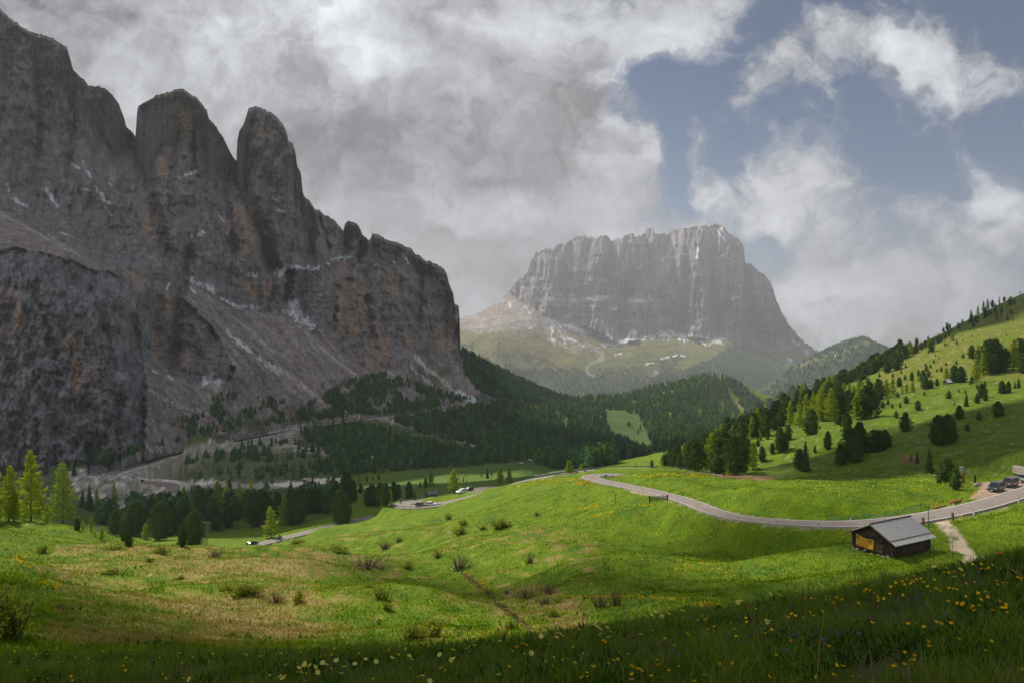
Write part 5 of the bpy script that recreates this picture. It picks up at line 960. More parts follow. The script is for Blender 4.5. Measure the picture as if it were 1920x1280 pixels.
# ------------------------------------------------------------------ shrubs
def shrub_meshes(kind, seed):
    rng = np.random.default_rng(seed); st = MB(); P = []
    n = 26 if kind == 'green' else 34
    for i in range(n):
        a = rng.uniform(0, 6.28); r = rng.uniform(0, .32)**1.0; x0, y0 = math.cos(a)*r, math.sin(a)*r; h = rng.uniform(.55, 1.0)*(1-.6*r); sp = rng.uniform(.3, .9)
        x1, y1 = x0*(1+sp)+rng.uniform(-.12, .12), y0*(1+sp)+rng.uniform(-.12, .12)
        st.tube([(x0*.6, y0*.6, -.08), ((x0+x1)/2*.95, (y0+y1)/2*.95, h*.5), (x1, y1, h)], [.014, .009, .003], 4, False)
        m = 34 if kind == 'green' else 16
        t = rng.uniform(.15, 1.02, m); P.append(np.stack([x0*.6+(x1-x0*.6)*t+rng.normal(0, .06, m), y0*.6+(y1-y0*.6)*t+rng.normal(0, .06, m), h*t+rng.normal(0, .04, m)], 1))
    P = np.concatenate(P); V, F_ = rot_tris(P, np.full(len(P), .042 if kind == 'green' else .024)*rng.uniform(.6, 1.3, len(P)), rng, .5)
    c = mesh_np('shrub_leaves', V, F_, False); c.materials.append(m_shrub if kind == 'green' else m_shrubb)
    s = st.mesh('shrub_stems'); s.materials.append(m_bark); return c, s
SH = {k: [shrub_meshes(k, i*7+len(k)) for i in range(3)] for k in ('green', 'brown')}
SHRUBS = [('green', 80, 1036, 20, 34, 'low green willow shrub under the left bank'), ('green', 303, 1037, 19, 38, 'olive willow shrub on the far rim of the left meadow'), ('brown', 400, 1043, 15, 54, 'wide low brownish shrub on the rim of the left meadow'), ('green', 280, 1052, 11, 24, 'small low shrub below the olive shrub on the meadow rim'), ('green', 460, 1115, 30, 74, 'wide olive shrub in the middle of the left meadow'), ('green', 425, 1108, 18, 34, 'low shrub joined to the left of the wide olive shrub'), ('brown', 520, 1129, 25, 42, 'brown shrub right of the wide olive shrub'), ('green', 560, 1129, 30, 32, 'upright green shrub touching the brown one on the left meadow'),
          ('green', 205, 1075, 15, 40, 'low green shrub in the dry grass at left'), ('green', 338, 1084, 8, 24, 'tiny green tuft in the dry grass'), ('green', 215, 1030, 12, 64, 'long low shrub on the left bank foot'), ('green', 15, 1192, 112, 120, 'large dim willow shrub at the left picture edge'), ('green', -40, 1200, 100, 130, 'large shrub half outside the left picture edge'), ('green', 115, 1140, 14, 34, 'small dark tuft below the left bank'), ('green', 840, 974, 18, 18, 'small round shrub below the hairpin wall'), ('green', 870, 985, 15, 24, 'shrub left of the wide thicket under the upper road'), ('green', 863, 1002, 22, 30, 'yellowish shrub below the wide thicket'), ('green', 940, 988, 21, 46, 'wide thicket on the slope under the upper road'), ('green', 905, 992, 10, 20, 'little shrub left of the wide thicket'), ('brown', 723, 1027, 20, 28, 'brown shrub on the slope left of the gully'), ('green', 748, 1015, 12, 18, 'small green shrub above the brown shrub on the slope'),
          ('green', 820, 1044, 18, 24, 'round shrub above the gully head'), ('brown', 690, 1065, 24, 90, 'long brown thicket along the meadow rim'), ('green', 763, 1063, 15, 34, 'green shrub right of the long brown thicket'), ('brown', 862, 1066, 28, 52, 'reddish brown shrub at the gully head'), ('brown', 992, 1055, 26, 24, 'thin bare shrub alone on the right meadow'), ('green', 717, 1122, 30, 38, 'olive shrub in the middle of the green knoll'), ('green', 725, 1142, 18, 28, 'low olive shrub just below on the green knoll'), ('green', 775, 1200, 42, 74, 'dark olive shrub at the front of the green knoll'), ('green', 812, 1192, 50, 44, 'taller shrub at the right of the front shrub'), ('green', 957, 1180, 24, 28, 'round shrub beside the stream'), ('brown', 985, 1122, 24, 34, 'bare twiggy shrub left of three by the stream bend'), ('brown', 1030, 1112, 22, 34, 'bare twiggy shrub behind the stream bend'), ('brown', 1020, 1132, 18, 32, 'low bare shrub in front of the stream bend'), ('green', 1037, 1155, 20, 40, 'dark round shrub right of the stream'),
          ('brown', 1123, 1136, 34, 44, 'tall bare red twig shrub left of two by the marigolds'), ('brown', 1155, 1133, 40, 38, 'tall bare red twig shrub right of two by the marigolds'), ('brown', 1007, 966, 11, 14, 'small brown shrub high on the sunny slope'), ('green', 630, 1032, 12, 60, 'long low bush on the slope under the lower road'), ('green', 560, 1018, 8, 40, 'low bush beside the lower road'), ('green', 690, 1100, 9, 24, 'tiny shrub above the olive shrub on the knoll'), ('brown', 950, 1112, 12, 18, 'small twiggy shrub beside the marigold gully')]
for i, (kind, px, py, h, w, lab) in enumerate(SHRUBS):
    p = hit(px, py, 14); me = SH[kind][i % 3]; hh = h/F*p[1]; ww = w/F*p[1]/1.05
    o = thing('willow_shrub', lab, 'shrub', (p[0], p[1], p[2]-.03), i*1.3, 'shrubs on the meadows'); o.scale = (ww*1.15, ww*1.15, hh*.9)
    link('foliage', me[0], None, o); link('stems', me[1], None, o)
# ------------------------------------------------------------------ things people built
m_log = plain('weathered_logs', (.075, .058, .045), rough=.9, spec=.15, var=.45, scale=2.2, bump=.02)
m_logl = plain('grey_boards', (.12, .095, .075), rough=.9, spec=.15, var=.35, scale=3.0)
m_shin = plain('bleached_shingles', (.43, .415, .405), rough=.75, spec=.3, var=.25, scale=5.0, bump=.015)
m_dark = plain('dark_trim', (.022, .020, .019), rough=.7, var=.2)
m_tarp = plain('orange_tarpaulin', (.72, .33, .03), rough=.65, spec=.3, var=.08, scale=1.5)
m_stone = plain('dry_stone', (.33, .285, .24), rough=.95, spec=.1, var=.45, scale=3.0, bump=.06)
m_steel = plain('galvanised_steel', (.17, .20, .20), rough=.45, metal=.6, var=.15, scale=2)
m_corten = plain('rusty_steel', (.22, .085, .05), rough=.8, metal=.2, var=.25, scale=2)
m_wood = plain('post_wood', (.15, .12, .09), rough=.9, spec=.1, var=.3, scale=5)
m_logo = plain('peeled_log', (.42, .17, .06), rough=.8, spec=.2, var=.3, scale=4)
m_white = plain('white_plastic', (.78, .78, .76), rough=.5, var=.05)
m_black = plain('black_plastic', (.015, .015, .016), rough=.5, var=.1)
m_red = plain('red_paint', (.55, .035, .025), rough=.45, var=.08)
m_blue = plain('blue_sign_paint', (.02, .10, .42), rough=.4, var=.05)
m_orange = plain('orange_sign_paint', (.80, .28, .02), rough=.45, var=.06)
m_rubber = plain('tyre_rubber', (.018, .018, .018), rough=.85, var=.1)
m_rim = plain('wheel_alloy', (.45, .45, .46), rough=.3, metal=.9, var=.05)
m_glass = plain('tinted_glass', (.012, .014, .016), rough=.22, spec=.5, var=.05)
m_lamp = plain('headlamp_glass', (.62, .64, .66), rough=.15, spec=.8, var=.05)
m_tail = plain('tail_lamp', (.35, .01, .01), rough=.25, var=.05)
# ---- hay barn of squared logs below the road
def gable_house(name, label, cat, N, gdir, glen, llen, hw, hr, over, mats, group=None, logs=0, panels=True):
    """corner N nearest the viewer, gable wall runs along gdir, long wall to its right"""
    g_ = Vector((gdir[0], gdir[1], 0)).normalized(); l_ = Vector((g_.y, -g_.x, 0)); up = Vector((0, 0, 1)); root = thing(name, label, cat, N, 0, group)
    mw, mr, md = mats[:3]
    P = lambda a, b, z: g_*a+l_*b+up*z
    w = MB()
    def pent(b0, b1): return [P(0, b0, -.6), P(glen, b0, -.6), P(glen, b0, hw), P(glen/2, b0, hr), P(0, b0, hw)], [P(0, b1, -.6), P(glen, b1, -.6), P(glen, b1, hw), P(glen/2, b1, hr), P(0, b1, hw)]
    a, b = pent(.08, llen-.08); i0 = .08
    a = [v+g_*(i0 if k in (0, 4) else (-i0 if k in (1, 2) else 0)) for k, v in enumerate(a)]; b = [v+g_*(i0 if k in (0, 4) else (-i0 if k in (1, 2) else 0)) for k, v in enumerate(b)]
    w.add(a+b, [(0, 1, 2, 3, 4), (9, 8, 7, 6, 5)]+[(k, 5+k, 5+(k+1) % 5, (k+1) % 5) for k in range(5)])
    if logs:
        lh = .2; n = int(hw/lh); rr = random.Random(3)
        for k in range(n):
            z = k*lh+.1; e = .22+rr.uniform(-.05, .05)
            for b_ in (0.04, llen-.04): w.tube([P(-e, b_, z), P(glen*.5, b_, z+rr.uniform(-.01, .01)), P(glen+e, b_, z)], .098, 8)
            for a_ in (0.04, glen-.04): w.tube([P(a_, -e, z+lh/2), P(a_, llen*.5, z+lh/2+rr.uniform(-.01, .01)), P(a_, llen+e, z+lh/2)], .098, 8)
        k = n
        while k*lh+.1 < hr-.12:
            z = k*lh+.1; x = (z-hw)/(hr-hw)*glen/2
            for b_ in (0.04, llen-.04): w.tube([P(x+.06, b_, z), P(glen-x-.06, b_, z)], .098, 8)
            k += 1
    w.build('wall', mw, root, smooth=bool(logs))
    pit = (hr-hw)/(glen/2)
    for s in (0, 1):
        r_ = MB(); ov = over
        def pt(a, b, dz): z = hw+(a if s == 0 else glen-a)*pit; return P(a, b, z+dz)
        a_out, a_in = (-ov, glen/2) if s == 0 else (glen+ov, glen/2)
        a_mid = a_out+(a_in-a_out)*.2
        for (x0, x1, t0) in (((a_mid, a_in, .13), (a_out, a_mid, .06)) if logs else ((a_out, a_in, .1),)):
            q = [pt(x0, -ov*.8, t0-.06), pt(x1, -ov*.8, t0-.06), pt(x1, llen+ov*.8, t0-.06), pt(x0, llen+ov*.8, t0-.06)]
            r_.add(q+[v+up*.07 for v in q], [(3, 2, 1, 0), (4, 5, 6, 7), (0, 1, 5, 4), (1, 2, 6, 5), (2, 3, 7, 6), (3, 0, 4, 7)])
        ro = r_.build('roof', mr, root)
        if logs:
            t = MB(); t.tube([pt(a_mid, -ov*.8, .11), pt(a_mid, llen+ov*.8, .11)], .035, 6); t.build('batten', md, ro)
            for b_ in (-ov*.8-.03, llen+ov*.8+.03): t = MB(); t.tube([pt(a_out, b_, 0), pt(a_in, b_, .02)], .06, 5); t.build('bargeboard', mats[3], ro)
            sh = MB(); rr = random.Random(5+s)
            for row in range(22):
                aa = a_mid+(a_in-a_mid)*row/22; ab = a_mid+(a_in-a_mid)*(row+1.25)/22; bpos = -ov*.8
                while bpos < llen+ov*.8-.05:
                    wd = min(rr.uniform(.12, .22), llen+ov*.8-bpos); q = [pt(aa, bpos+.006, .165+rr.uniform(0, .012)), pt(ab, bpos+.006, .145), pt(ab, bpos+wd-.006, .145), pt(aa, bpos+wd-.006, .165+rr.uniform(0, .012))]
                    sh.add(q, [(0, 1, 2, 3) if s else (3, 2, 1, 0)]); bpos += wd
            o = sh.build('shingles', mr, ro); tag(o, kind='stuff')
    if logs:
        t = MB(); t.tube([P(glen/2, -over*.8, hr+.16), P(glen/2, llen+over*.8, hr+.16)], .09, 6); t.build('ridge_beam', md, root)
    return root, P
pN = hit(1675, 1046, 40); pN[2] += .05
barn, BP = gable_house('hay_barn', 'weathered log hay barn with pale shingle roof beside the road', 'barn', pN, (-.47, .883), 4.9, 6.4, 1.75, 3.05, .6, (m_log, m_shin, m_dark, m_logl), logs=1)
d_ = MB(); d_.add([BP(1.15, -.13, .15), BP(2.15, -.13, .15), BP(2.15, -.13, 1.05), BP(1.15, -.13, 1.05), BP(1.15, -.05, .15), BP(2.15, -.05, .15), BP(2.15, -.05, 1.05), BP(1.15, -.05, 1.05)], [(0, 1, 2, 3), (0, 4, 5, 1), (3, 2, 6, 7), (1, 5, 6, 2), (0, 3, 7, 4)])
dr = d_.build('door', plain('old_door_boards', (.13, .075, .04), rough=.85, var=.4, scale=6), barn)
t = MB()
for k in range(6): a = 1.2+k*.18; t.tube([BP(a, -.145, .17), BP(a, -.145, 1.03)], .012, 4)
t.build('batten', m_dark, dr)
st = MB(); rr = random.Random(8)
for k in range(16): a = rr.uniform(0, 4.8); st.box(BP(a, -.1+rr.uniform(-.08, .05), rr.uniform(-.3, .0)), (rr.uniform(.25, .5), rr.uniform(.2, .3), rr.uniform(.15, .25)), Matrix.Rotation(rr.uniform(0, 3), 3, 'Z'))
st.build('footing_stones', m_stone, barn, bevel=.04)
# tarpaulin hung on the gable wall, with its small block of print
tp = thing('tarpaulin', 'orange tarpaulin with small dark print hung on the barn gable wall', 'banner', BP(3.3, -.2, 0)+Vector(pN))
v, f = [], []; nx, nz = 16, 10
for i in range(nx+1):
    for j in range(nz+1):
        a, z = i/nx, j/nz; top = 1.42-.14*math.sin(a*math.pi)+a*.22; zz = .28+(top-.28)*z-(.25*(1-z))*(1-a)*.4
        v.append(tuple((BP(2.2+2.3*a, -.17-.035*math.sin(a*9+z*3)-.02*math.sin(z*7), zz)-BP(3.3, -.2, 0)))); 
for i in range(nx):
    for j in range(nz): k = i*(nz+1)+j; f.append((k, k+1, k+nz+2, k+nz+1))
me = bpy.data.meshes.new('sheet'); me.from_pydata(v, [], f); me.polygons.foreach_set('use_smooth', [True]*len(f)); o = link('sheet', me, m_tarp, tp); md_ = o.modifiers.new('thick', 'SOLIDIFY'); md_.thickness = .012
pr = MB()
for (a0, n_) in ((2.55, 4), (4.02, 4)):
    for k in range(n_): pr.box(BP(a0+.17, -.222, 1.32-.065*k+(.06 if a0 > 3 else -.06))-BP(3.3, -.2, 0), (.34-.05*(k % 2), .01, .028), Matrix.Rotation(math.atan2(.883, -.47), 3, 'Z'))
pr.build('print', m_black, tp)
# ---- other huts and far buildings
def small_hut(px, py, wpx, label, name='hay_barn', roofm=None, ymin=60, ang=.4, hk=.42, group='small huts in the distance', body=None):
    p = body_hit(body, px, py) if body else hit(px, py, ymin); w = wpx/F*p[1]; g_ = (-math.cos(ang), math.sin(ang))
    p = p+np.array([w*.25, 0, 0]); r, _ = gable_house(name, label, 'hut' if name == 'hay_barn' else 'building', (p[0], p[1], p[2]-.1), g_, w*.62, w*.8, w*hk*.55, w*hk, w*.07, (m_logl, roofm or m_shin, m_dark, m_logl), group); return r
m_grroof = plain('grey_roof', (.17, .155, .15), rough=.8, var=.2, scale=1.0)
m_paler = plain('pale_roof', (.50, .49, .50), rough=.6, var=.1, scale=1.0)
small_hut(796, 932, 24, 'weathered barn with grey brown roof below the hairpin', roofm=m_grroof, ang=1.1)
small_hut(976, 872, 11, 'lower of two white roofed cabins at the wood edge', roofm=m_paler, ang=.25); small_hut(992, 866, 11, 'upper of two white roofed cabins at the wood edge', roofm=m_paler, ang=.25)
small_hut(1773, 721, 20, 'pale roofed hut on the upper right slope', roofm=m_paler, ang=1.35, ymin=250, hk=.5)
small_hut(1621, 637, 13, 'lift station on top of the wooded hill', 'mountain_station', m_grroof, body=HILL, ang=1.2); small_hut(1381, 648, 9, 'summit house on the wooded ridge before the massif', 'mountain_hut', m_grroof, body=MASSIF, ang=1.2)
small_hut(1218, 684, 9, 'long snowy roofed house on the pass meadow', 'mountain_hut', m_paler, body=MASSIF, ang=1.3); small_hut(1037, 694, 7, 'house among the far woods below the massif', 'mountain_hut', m_paler, body=MASSIF, ang=.9)
small_hut(1136, 814, 6, 'pale house at the edge of the far meadow strip', 'mountain_hut', m_paler, ang=.6, ymin=900)
# ---- vehicles
def wheel_meshes(r, w):
    ty = MB(); n = 20
    ty.prism([(math.cos(2*math.pi*k/n)*r, 0, math.sin(2*math.pi*k/n)*r) for k in range(n)], (0, -w/2, 0), (0, w/2, 0)); rm = MB()
    rm.prism([(math.cos(2*math.pi*k/n)*r*.62, 0, math.sin(2*math.pi*k/n)*r*.62) for k in range(n)], (0, -w/2-.012, 0), (0, w/2+.012, 0)); a = ty.mesh('tyre', bevel=.02); a.materials.append(m_rubber); b = rm.mesh('rim'); b.materials.append(m_rim); return a, b
VS = 1.0
def vehicle(name, label, cat, loc, rz, kind, paint, group='cars on and beside the road', pitch=0.0):
    root = thing(name, label, cat, loc, rz, group); root.rotation_euler = (0, pitch, rz); root.scale = (VS,)*3
    if kind == 'van': L_, W_, low, belt, top, prof, cab = 4.95, 1.92, .28, 1.02, 1.90, [(-2.42, .32), (-2.47, .75), (-2.44, 1.05), (1.15, 1.05), (1.75, 1.02), (2.3, .86), (2.45, .66), (2.47, .40), (2.40, .28), (-2.36, .28)], [(-2.40, 1.05), (1.62, 1.05), (.72, 1.78), (.40, 1.86), (-2.10, 1.86), (-2.28, 1.75)]
    elif kind == 'suv': L_, W_, low, belt, top, prof, cab = 4.4, 1.85, .26, .95, 1.62, [(-2.15, .34), (-2.2, .7), (-2.14, .98), (.8, .99), (1.9, .90), (2.15, .74), (2.2, .42), (2.1, .28), (-2.08, .28)], [(-2.08, .97), (1.05, .98), (.3, 1.54), (-.1, 1.60), (-1.55, 1.58), (-1.82, 1.46)]
    else: L_, W_, low, belt, top, prof, cab = 4.2, 1.78, .22, .88, 1.46, [(-2.05, .3), (-2.1, .62), (-2.02, .9), (.75, .9), (1.85, .78), (2.08, .62), (2.1, .36), (2.0, .24), (-1.98, .24)], [(-1.95, .9), (1.05, .89), (.3, 1.38), (-.1, 1.44), (-1.25, 1.42), (-1.7, 1.2)]
    b = MB(); b.prism([(x, 0, z) for x, z in prof], (0, -W_/2, 0), (0, W_/2, 0)); b.build('body', paint, root, bevel=.05)
    # cabin: roof and pillars in body colour, glass between
    ins = .14; cz0, cz1 = cab[0][1], max(z for _, z in cab)
    yy = lambda z: W_/2-.03-ins*(z-cz0)/(cz1-cz0)
    c = MB(); n = len(cab); vs = [(x*.985, -yy(z)+.02, z-.02) for x, z in cab]+[(x*.985, yy(z)-.02, z-.02) for x, z in cab]
    c.add(vs, [tuple(range(n-1, -1, -1)), tuple(range(n, 2*n))]+[(i, (i+1) % n, n+(i+1) % n, n+i) for i in range(n)]); c.build('window', m_glass, root)
    r_ = MB(); roof = [p for p in cab if p[1] > cz1-.14]
    vs = [(x, -yy(z), z) for x, z in roof]+[(x, yy(z), z) for x, z in roof]+[(x, -yy(z)-.0, z-.09) for x, z in roof]+[(x, yy(z), z-.09) for x, z in roof]; k = len(roof)
    fs = [(i, i+1, k+i+1, k+i) for i in range(k-1)]+[(2*k+i, 2*k+i+1, i+1, i) for i in range(k-1)]+[(k+i, k+i+1, 3*k+i+1, 3*k+i) for i in range(k-1)]+[(0, k, 3*k, 2*k), (k-1, 2*k-1, 4*k-1, 3*k-1)]
    r_.add(vs, fs)
    for s in (-1, 1):
        for (x0, z0), (x1, z1), rad in ((cab[1], cab[2], .045), (cab[0], cab[-1], .06), (cab[-1], cab[-2], .06), ((-.35, cz0), (-.42, cz1-.05), .045), ((-1.35, cz0), (-1.33, cz1-.06), .045)): r_.tube([(x0, s*yy(z0), z0-.01), (x1, s*yy(z1), z1-.01)], rad, 5)
    r_.build('roof', paint, root)
    ty, rm = wheel_meshes(.34 if kind != 'car' else .31, .22); wr = .34 if kind != 'car' else .31; wb = L_*.30
    for sx in (wb+.12, -wb):
        for sy in (-1, 1):
            w = bpy.data.objects.new('wheel', ty); col.objects.link(w); w.parent = root; w.location = (sx, sy*(W_/2-.10), wr); rmo = bpy.data.objects.new('rim', rm); col.objects.link(rmo); rmo.parent = w
    for sy in (-1, 1):
        h = MB(); h.box((L_/2-.10, sy*(W_/2-.28), belt*.80), (.16, .40, .15)); h.build('headlight', m_lamp, root, bevel=.03)
        h = MB(); h.box((-L_/2+.02, sy*(W_/2-.14), belt*.95), (.08, .18, .30)); h.build('tail_light', m_tail, root)
        h = MB(); h.box((cab[1][0]-.28, sy*(W_/2+.09), cz0+.10), (.12, .2, .14)); h.build('mirror', paint, root, bevel=.02)
    h = MB(); h.box((L_/2-.02, 0, belt*.66), (.06, W_*.52, .16)); h.build('grille', m_black, root); h = MB(); h.box((L_/2-.02, 0, belt*.40), (.08, W_*.8, .12)); h.build('bumper', m_black, root); h = MB(); h.box((L_/2+.03, 0, belt*.42), (.012, .5, .11)); h.build('number_plate', m_white, root); return root
p_dk = plain('dark_green_grey_paint', (.045, .055, .055), rough=.3, metal=.35, var=.04, coat=.6); p_br = plain('grey_brown_paint', (.11, .085, .078), rough=.3, metal=.35, var=.04, coat=.6)
p_wh = plain('white_car_paint', (.70, .71, .72), rough=.3, var=.03, coat=.6); p_gr = plain('taupe_car_paint', (.16, .125, .11), rough=.32, metal=.3, var=.04, coat=.5); p_bk = plain('black_car_paint', (.012, .013, .016), rough=.25, var=.04, coat=.8); p_si = plain('silver_car_paint', (.42, .43, .44), rough=.3, metal=.6, var=.03, coat=.5)
RQ = road_pts['main']
def road_near(px, py, key='main'):
    Q = road_pts[key]; sx = CX+F*Q[:, 0]/Q[:, 1]; sy = HOR-F*Q[:, 2]/Q[:, 1]; i = int(np.argmin((sx-px)**2+((sy-py)*3)**2)); i = min(max(i, 1), len(Q)-2); d = Q[i+1]-Q[i-1]; return Q[i], math.atan2(d[1], d[0]), i
def beside(px, py, off, key='main', edge=None):
    q, a, i = road_near(px, py, key); n = np.array([math.sin(a), -math.cos(a), 0]); off = off if edge is None else math.copysign(road_hw[key][i]+edge, off); p = q+n*off; p[2] = max(ground_z(p[0], p[1]), q[2]-.25); return p, a
for (px, py, off, lab, kind, pnt) in ((1917, 926, 3.5, 'dark green grey van parked first on the red gravel lay-by', 'van', p_dk), (1949, 917, 3.7, 'brown grey van parked behind the dark green van', 'van', p_br), (1979, 910, 3.9, 'silver car half outside the right picture edge', 'suv', p_si)):
    p, a = beside(px, py, off); vh = vehicle('parked_van' if kind == 'van' else 'parked_car', lab, 'van' if kind == 'van' else 'car', (p[0], p[1], p[2]+.06), a, kind, pnt); vh.scale = (.76, .76, .78)
q, a, i = road_near(790, 948); vehicle('hatchback_car', 'taupe car driving into the hairpin bend', 'car', q+np.array([0, -.3, .06]), a+math.pi+.1, 'car', p_gr)
q, a, i = road_near(806, 948); vehicle('hatchback_car', 'white car right behind the taupe car in the hairpin', 'car', q+np.array([1.2, -.2, .06]), a+math.pi, 'car', p_wh)
pw = hit(865, 924, 200); vehicle('suv_car', 'white car parked left of the lower road beside the big larch', 'car', pw+np.array([0, 0, .15]), math.pi+.75, 'suv', p_wh); vehicle('suv_car', 'dark car parked behind the white car by the larch', 'car', hit(873, 921, 200)+np.array([1.2, 1.5, .15]), math.pi+.75, 'suv', p_bk)
q, a, i = road_near(470, 1023, 'lower'); vehicle('suv_car', 'black car on the lower road behind the meadow rim', 'car', q+np.array([0, 0, .1]), a+math.pi, 'suv', p_bk)
for px, py, lab in ((264, 902, 'dark car on the gravel loop at the valley bottom'), (312, 858, 'dark car on the curve under the rock wall'), (278, 866, 'dark car climbing towards the curve under the rock wall')):
    q, a, i = road_near(px, py, 'valley'); vehicle('suv_car', lab, 'car', q+np.array([0, 0, .4]), a, 'suv', p_bk)
# ---- motorcycles and riders
def motorcycle(label, loc, rz, seat_rider=True, rider_label='', paint=None, jacket=None):
    root = thing('motorcycle', label, 'motorcycle', loc, rz, 'motorcycles on the road')
    for x in (-.68, .72):
        w = MB(); w.tube([(x+math.cos(k*math.pi/8)*.28, 0, .32+math.sin(k*math.pi/8)*.28) for k in range(17)], .055, 6, False); wo = w.build('wheel', m_rubber, root); h = MB(); h.tube([(x, -.07, .32), (x, .07, .32)], .09, 8); h.build('hub', m_rim, wo)
    b = MB(); b.box((0, 0, .52), (.62, .30, .38)); b.build('engine', m_black, root, bevel=.04); b = MB(); b.tube([(.42, 0, .80), (.15, 0, .92), (-.12, 0, .84)], [.12, .19, .13], 10); b.build('tank', paint or m_black, root, smooth=True)
    b = MB(); b.box((-.42, 0, .84), (.66, .28, .10), Matrix.Rotation(.08, 3, 'Y')); b.build('seat', m_black, root, bevel=.03); b = MB(); b.tube([(.72, .1, .32), (.46, .1, 1.02)], .035, 6); b.tube([(.72, -.1, .32), (.46, -.1, 1.02)], .035, 6); b.build('fork', m_rim, root)
    b = MB(); b.tube([(.34, .38, 1.06), (.46, .2, 1.04), (.46, -.2, 1.04), (.34, -.38, 1.06)], .02, 6); b.build('handlebar', m_black, root); b = MB(); b.tube([(.58, 0, .95), (.70, 0, .93)], .10, 10); b.build('headlight', m_lamp, root); b = MB()
    for s in (-1, 1): b.box((-.75, s*.32, .68), (.42, .20, .34))
    b.build('pannier', m_black, root, bevel=.03)
    if seat_rider:
        pr_ = thing('person', rider_label, 'person', loc, rz, 'riders on motorcycles'); import bmesh
        J = [(-.25, 0, .98), (-.18, 0, 1.2), (-.08, 0, 1.42), (-.05, 0, 1.55), (-.02, 0, 1.68), (-.02, 0, 1.80)]; rad = [.17, .16, .18, .07, .11, .10]; E = [(0, 1), (1, 2), (2, 3), (3, 4), (4, 5)]
        for s in (-1, 1):
            k = len(J); J += [(-.1, s*.22, 1.42), (.08, s*.30, 1.22), (.33, s*.34, 1.08), (-.2, s*.13, .95), (.22, s*.20, .86), (.02, s*.20, .45), (.16, s*.2, .40)]; rad += [.075, .06, .045, .11, .085, .06, .05]; E += [(2, k), (k, k+1), (k+1, k+2), (0, k+3), (k+3, k+4), (k+4, k+5), (k+5, k+6)]
        me = bpy.data.meshes.new('person_body'); me.from_pydata(J, E, []); o = link('body', me, jacket or m_black, pr_); sk = o.modifiers.new('skin', 'SKIN'); sv = me.skin_vertices[0].data
        for i_, r_ in enumerate(rad): sv[i_].radius = (r_, r_)
        sv[0].use_root = True; o.modifiers.new('sub', 'SUBSURF').levels = 1; h = MB(); h.tube([(-.03, 0, 1.62), (-.02, 0, 1.70), (-.02, 0, 1.80), (-.02, 0, 1.86)], [.09, .135, .125, .05], 10); h.build('helmet', paint or m_white, pr_, smooth=True)
    return root
q, a, i = road_near(753, 943); motorcycle('motorcycle rounding the hairpin by the guard rail', tuple(q+np.array([-1.0, .8, .04])), a+math.pi, True, 'rider in dark clothes and pale helmet rounding the hairpin on a motorcycle', None, m_black)
q, a, i = road_near(525, 1011, 'lower'); motorcycle('small motorcycle far along the lower road', tuple(q+np.array([0, 0, .1])), a, True, 'rider in reddish jacket on the lower road', m_red, m_corten)
# ---- guard rails
def rail(label, pts, m, post=2.0, h=.75, group='guard rails along the road', tall=.31):
    root = thing('guard_rail', label, 'guard rail', pts[0], 0, group); o = Vector(pts[0]); P = [Vector(p)-o for p in pts]; b = MB()
    for dz in (0, 1):
        b.tube([p+Vector((0, 0, h-.08-dz*.17)) for p in P], .075, 6)
    b.build('beam', m, root); n = 0; acc = 0; c = MB(); last = None
    for i_ in range(len(P)-1):
        acc += (P[i_+1]-P[i_]).length
        if acc >= post and n < 95: acc = 0; n += 1; c = MB(); c.box(P[i_]+Vector((0, 0, h/2-.2)), (.10, .10, h+.35)); c.build('post', m, root)
    return root
def road_offset(i0, i1, off, key='main'):
    Q = road_pts[key]; T = np.gradient(Q[:, :2], axis=0); T /= np.linalg.norm(T, axis=1)[:, None]; N = np.stack([T[:, 1], -T[:, 0]], 1); W = np.concatenate([Q[:, :2]+N*(np.sign(off)*road_hw[key]+off)[:, None], Q[:, 2:]], 1); s = 1 if i1 > i0 else -1
    return [tuple(p) for p in W[min(i0, i1):max(i0, i1):2]]
i_a = road_near(1330, 889)[2]; Q = road_pts['main']; far_i = [i for i in range(len(Q)) if Q[i, 1] > 240]
iA = min(i for i in range(len(Q)) if i > road_near(1106, 893)[2]+20 and (CX+F*Q[i, 0]/Q[i, 1]) < 1318 and Q[i, 1] > 244); iB = max(i for i in range(len(Q)) if (CX+F*Q[i, 0]/Q[i, 1]) > 988 and Q[i, 1] > 244 and i < road_near(900, 925)[2])
rail('long grey green guard rail along the far upper road', road_offset(iA, iB, .35), m_steel)
iT = int(np.argmin(CX+F*Q[:, 0]/Q[:, 1])); ih0 = iT-16; ih1 = iT+34
rail('curved guard rail on the stone wall of the hairpin', road_offset(ih0, ih1, -.3), m_steel, group='guard rails along the road')
iC0 = road_near(1096, 886.5)[2]; iC0 = int(np.argmin([abs(CX+F*Q[i, 0]/Q[i, 1]-1094)+(0 if Q[i, 1] > 240 else 1e3) for i in range(len(Q))])); iC1 = int(np.argmin([abs(CX+F*Q[i, 0]/Q[i, 1]-1034)+(0 if Q[i, 1] > 240 else 1e3) for i in range(len(Q))]))
rail('rusty red guard rail on the inner side of the upper road', road_offset(iC0, iC1, -.4), m_corten)
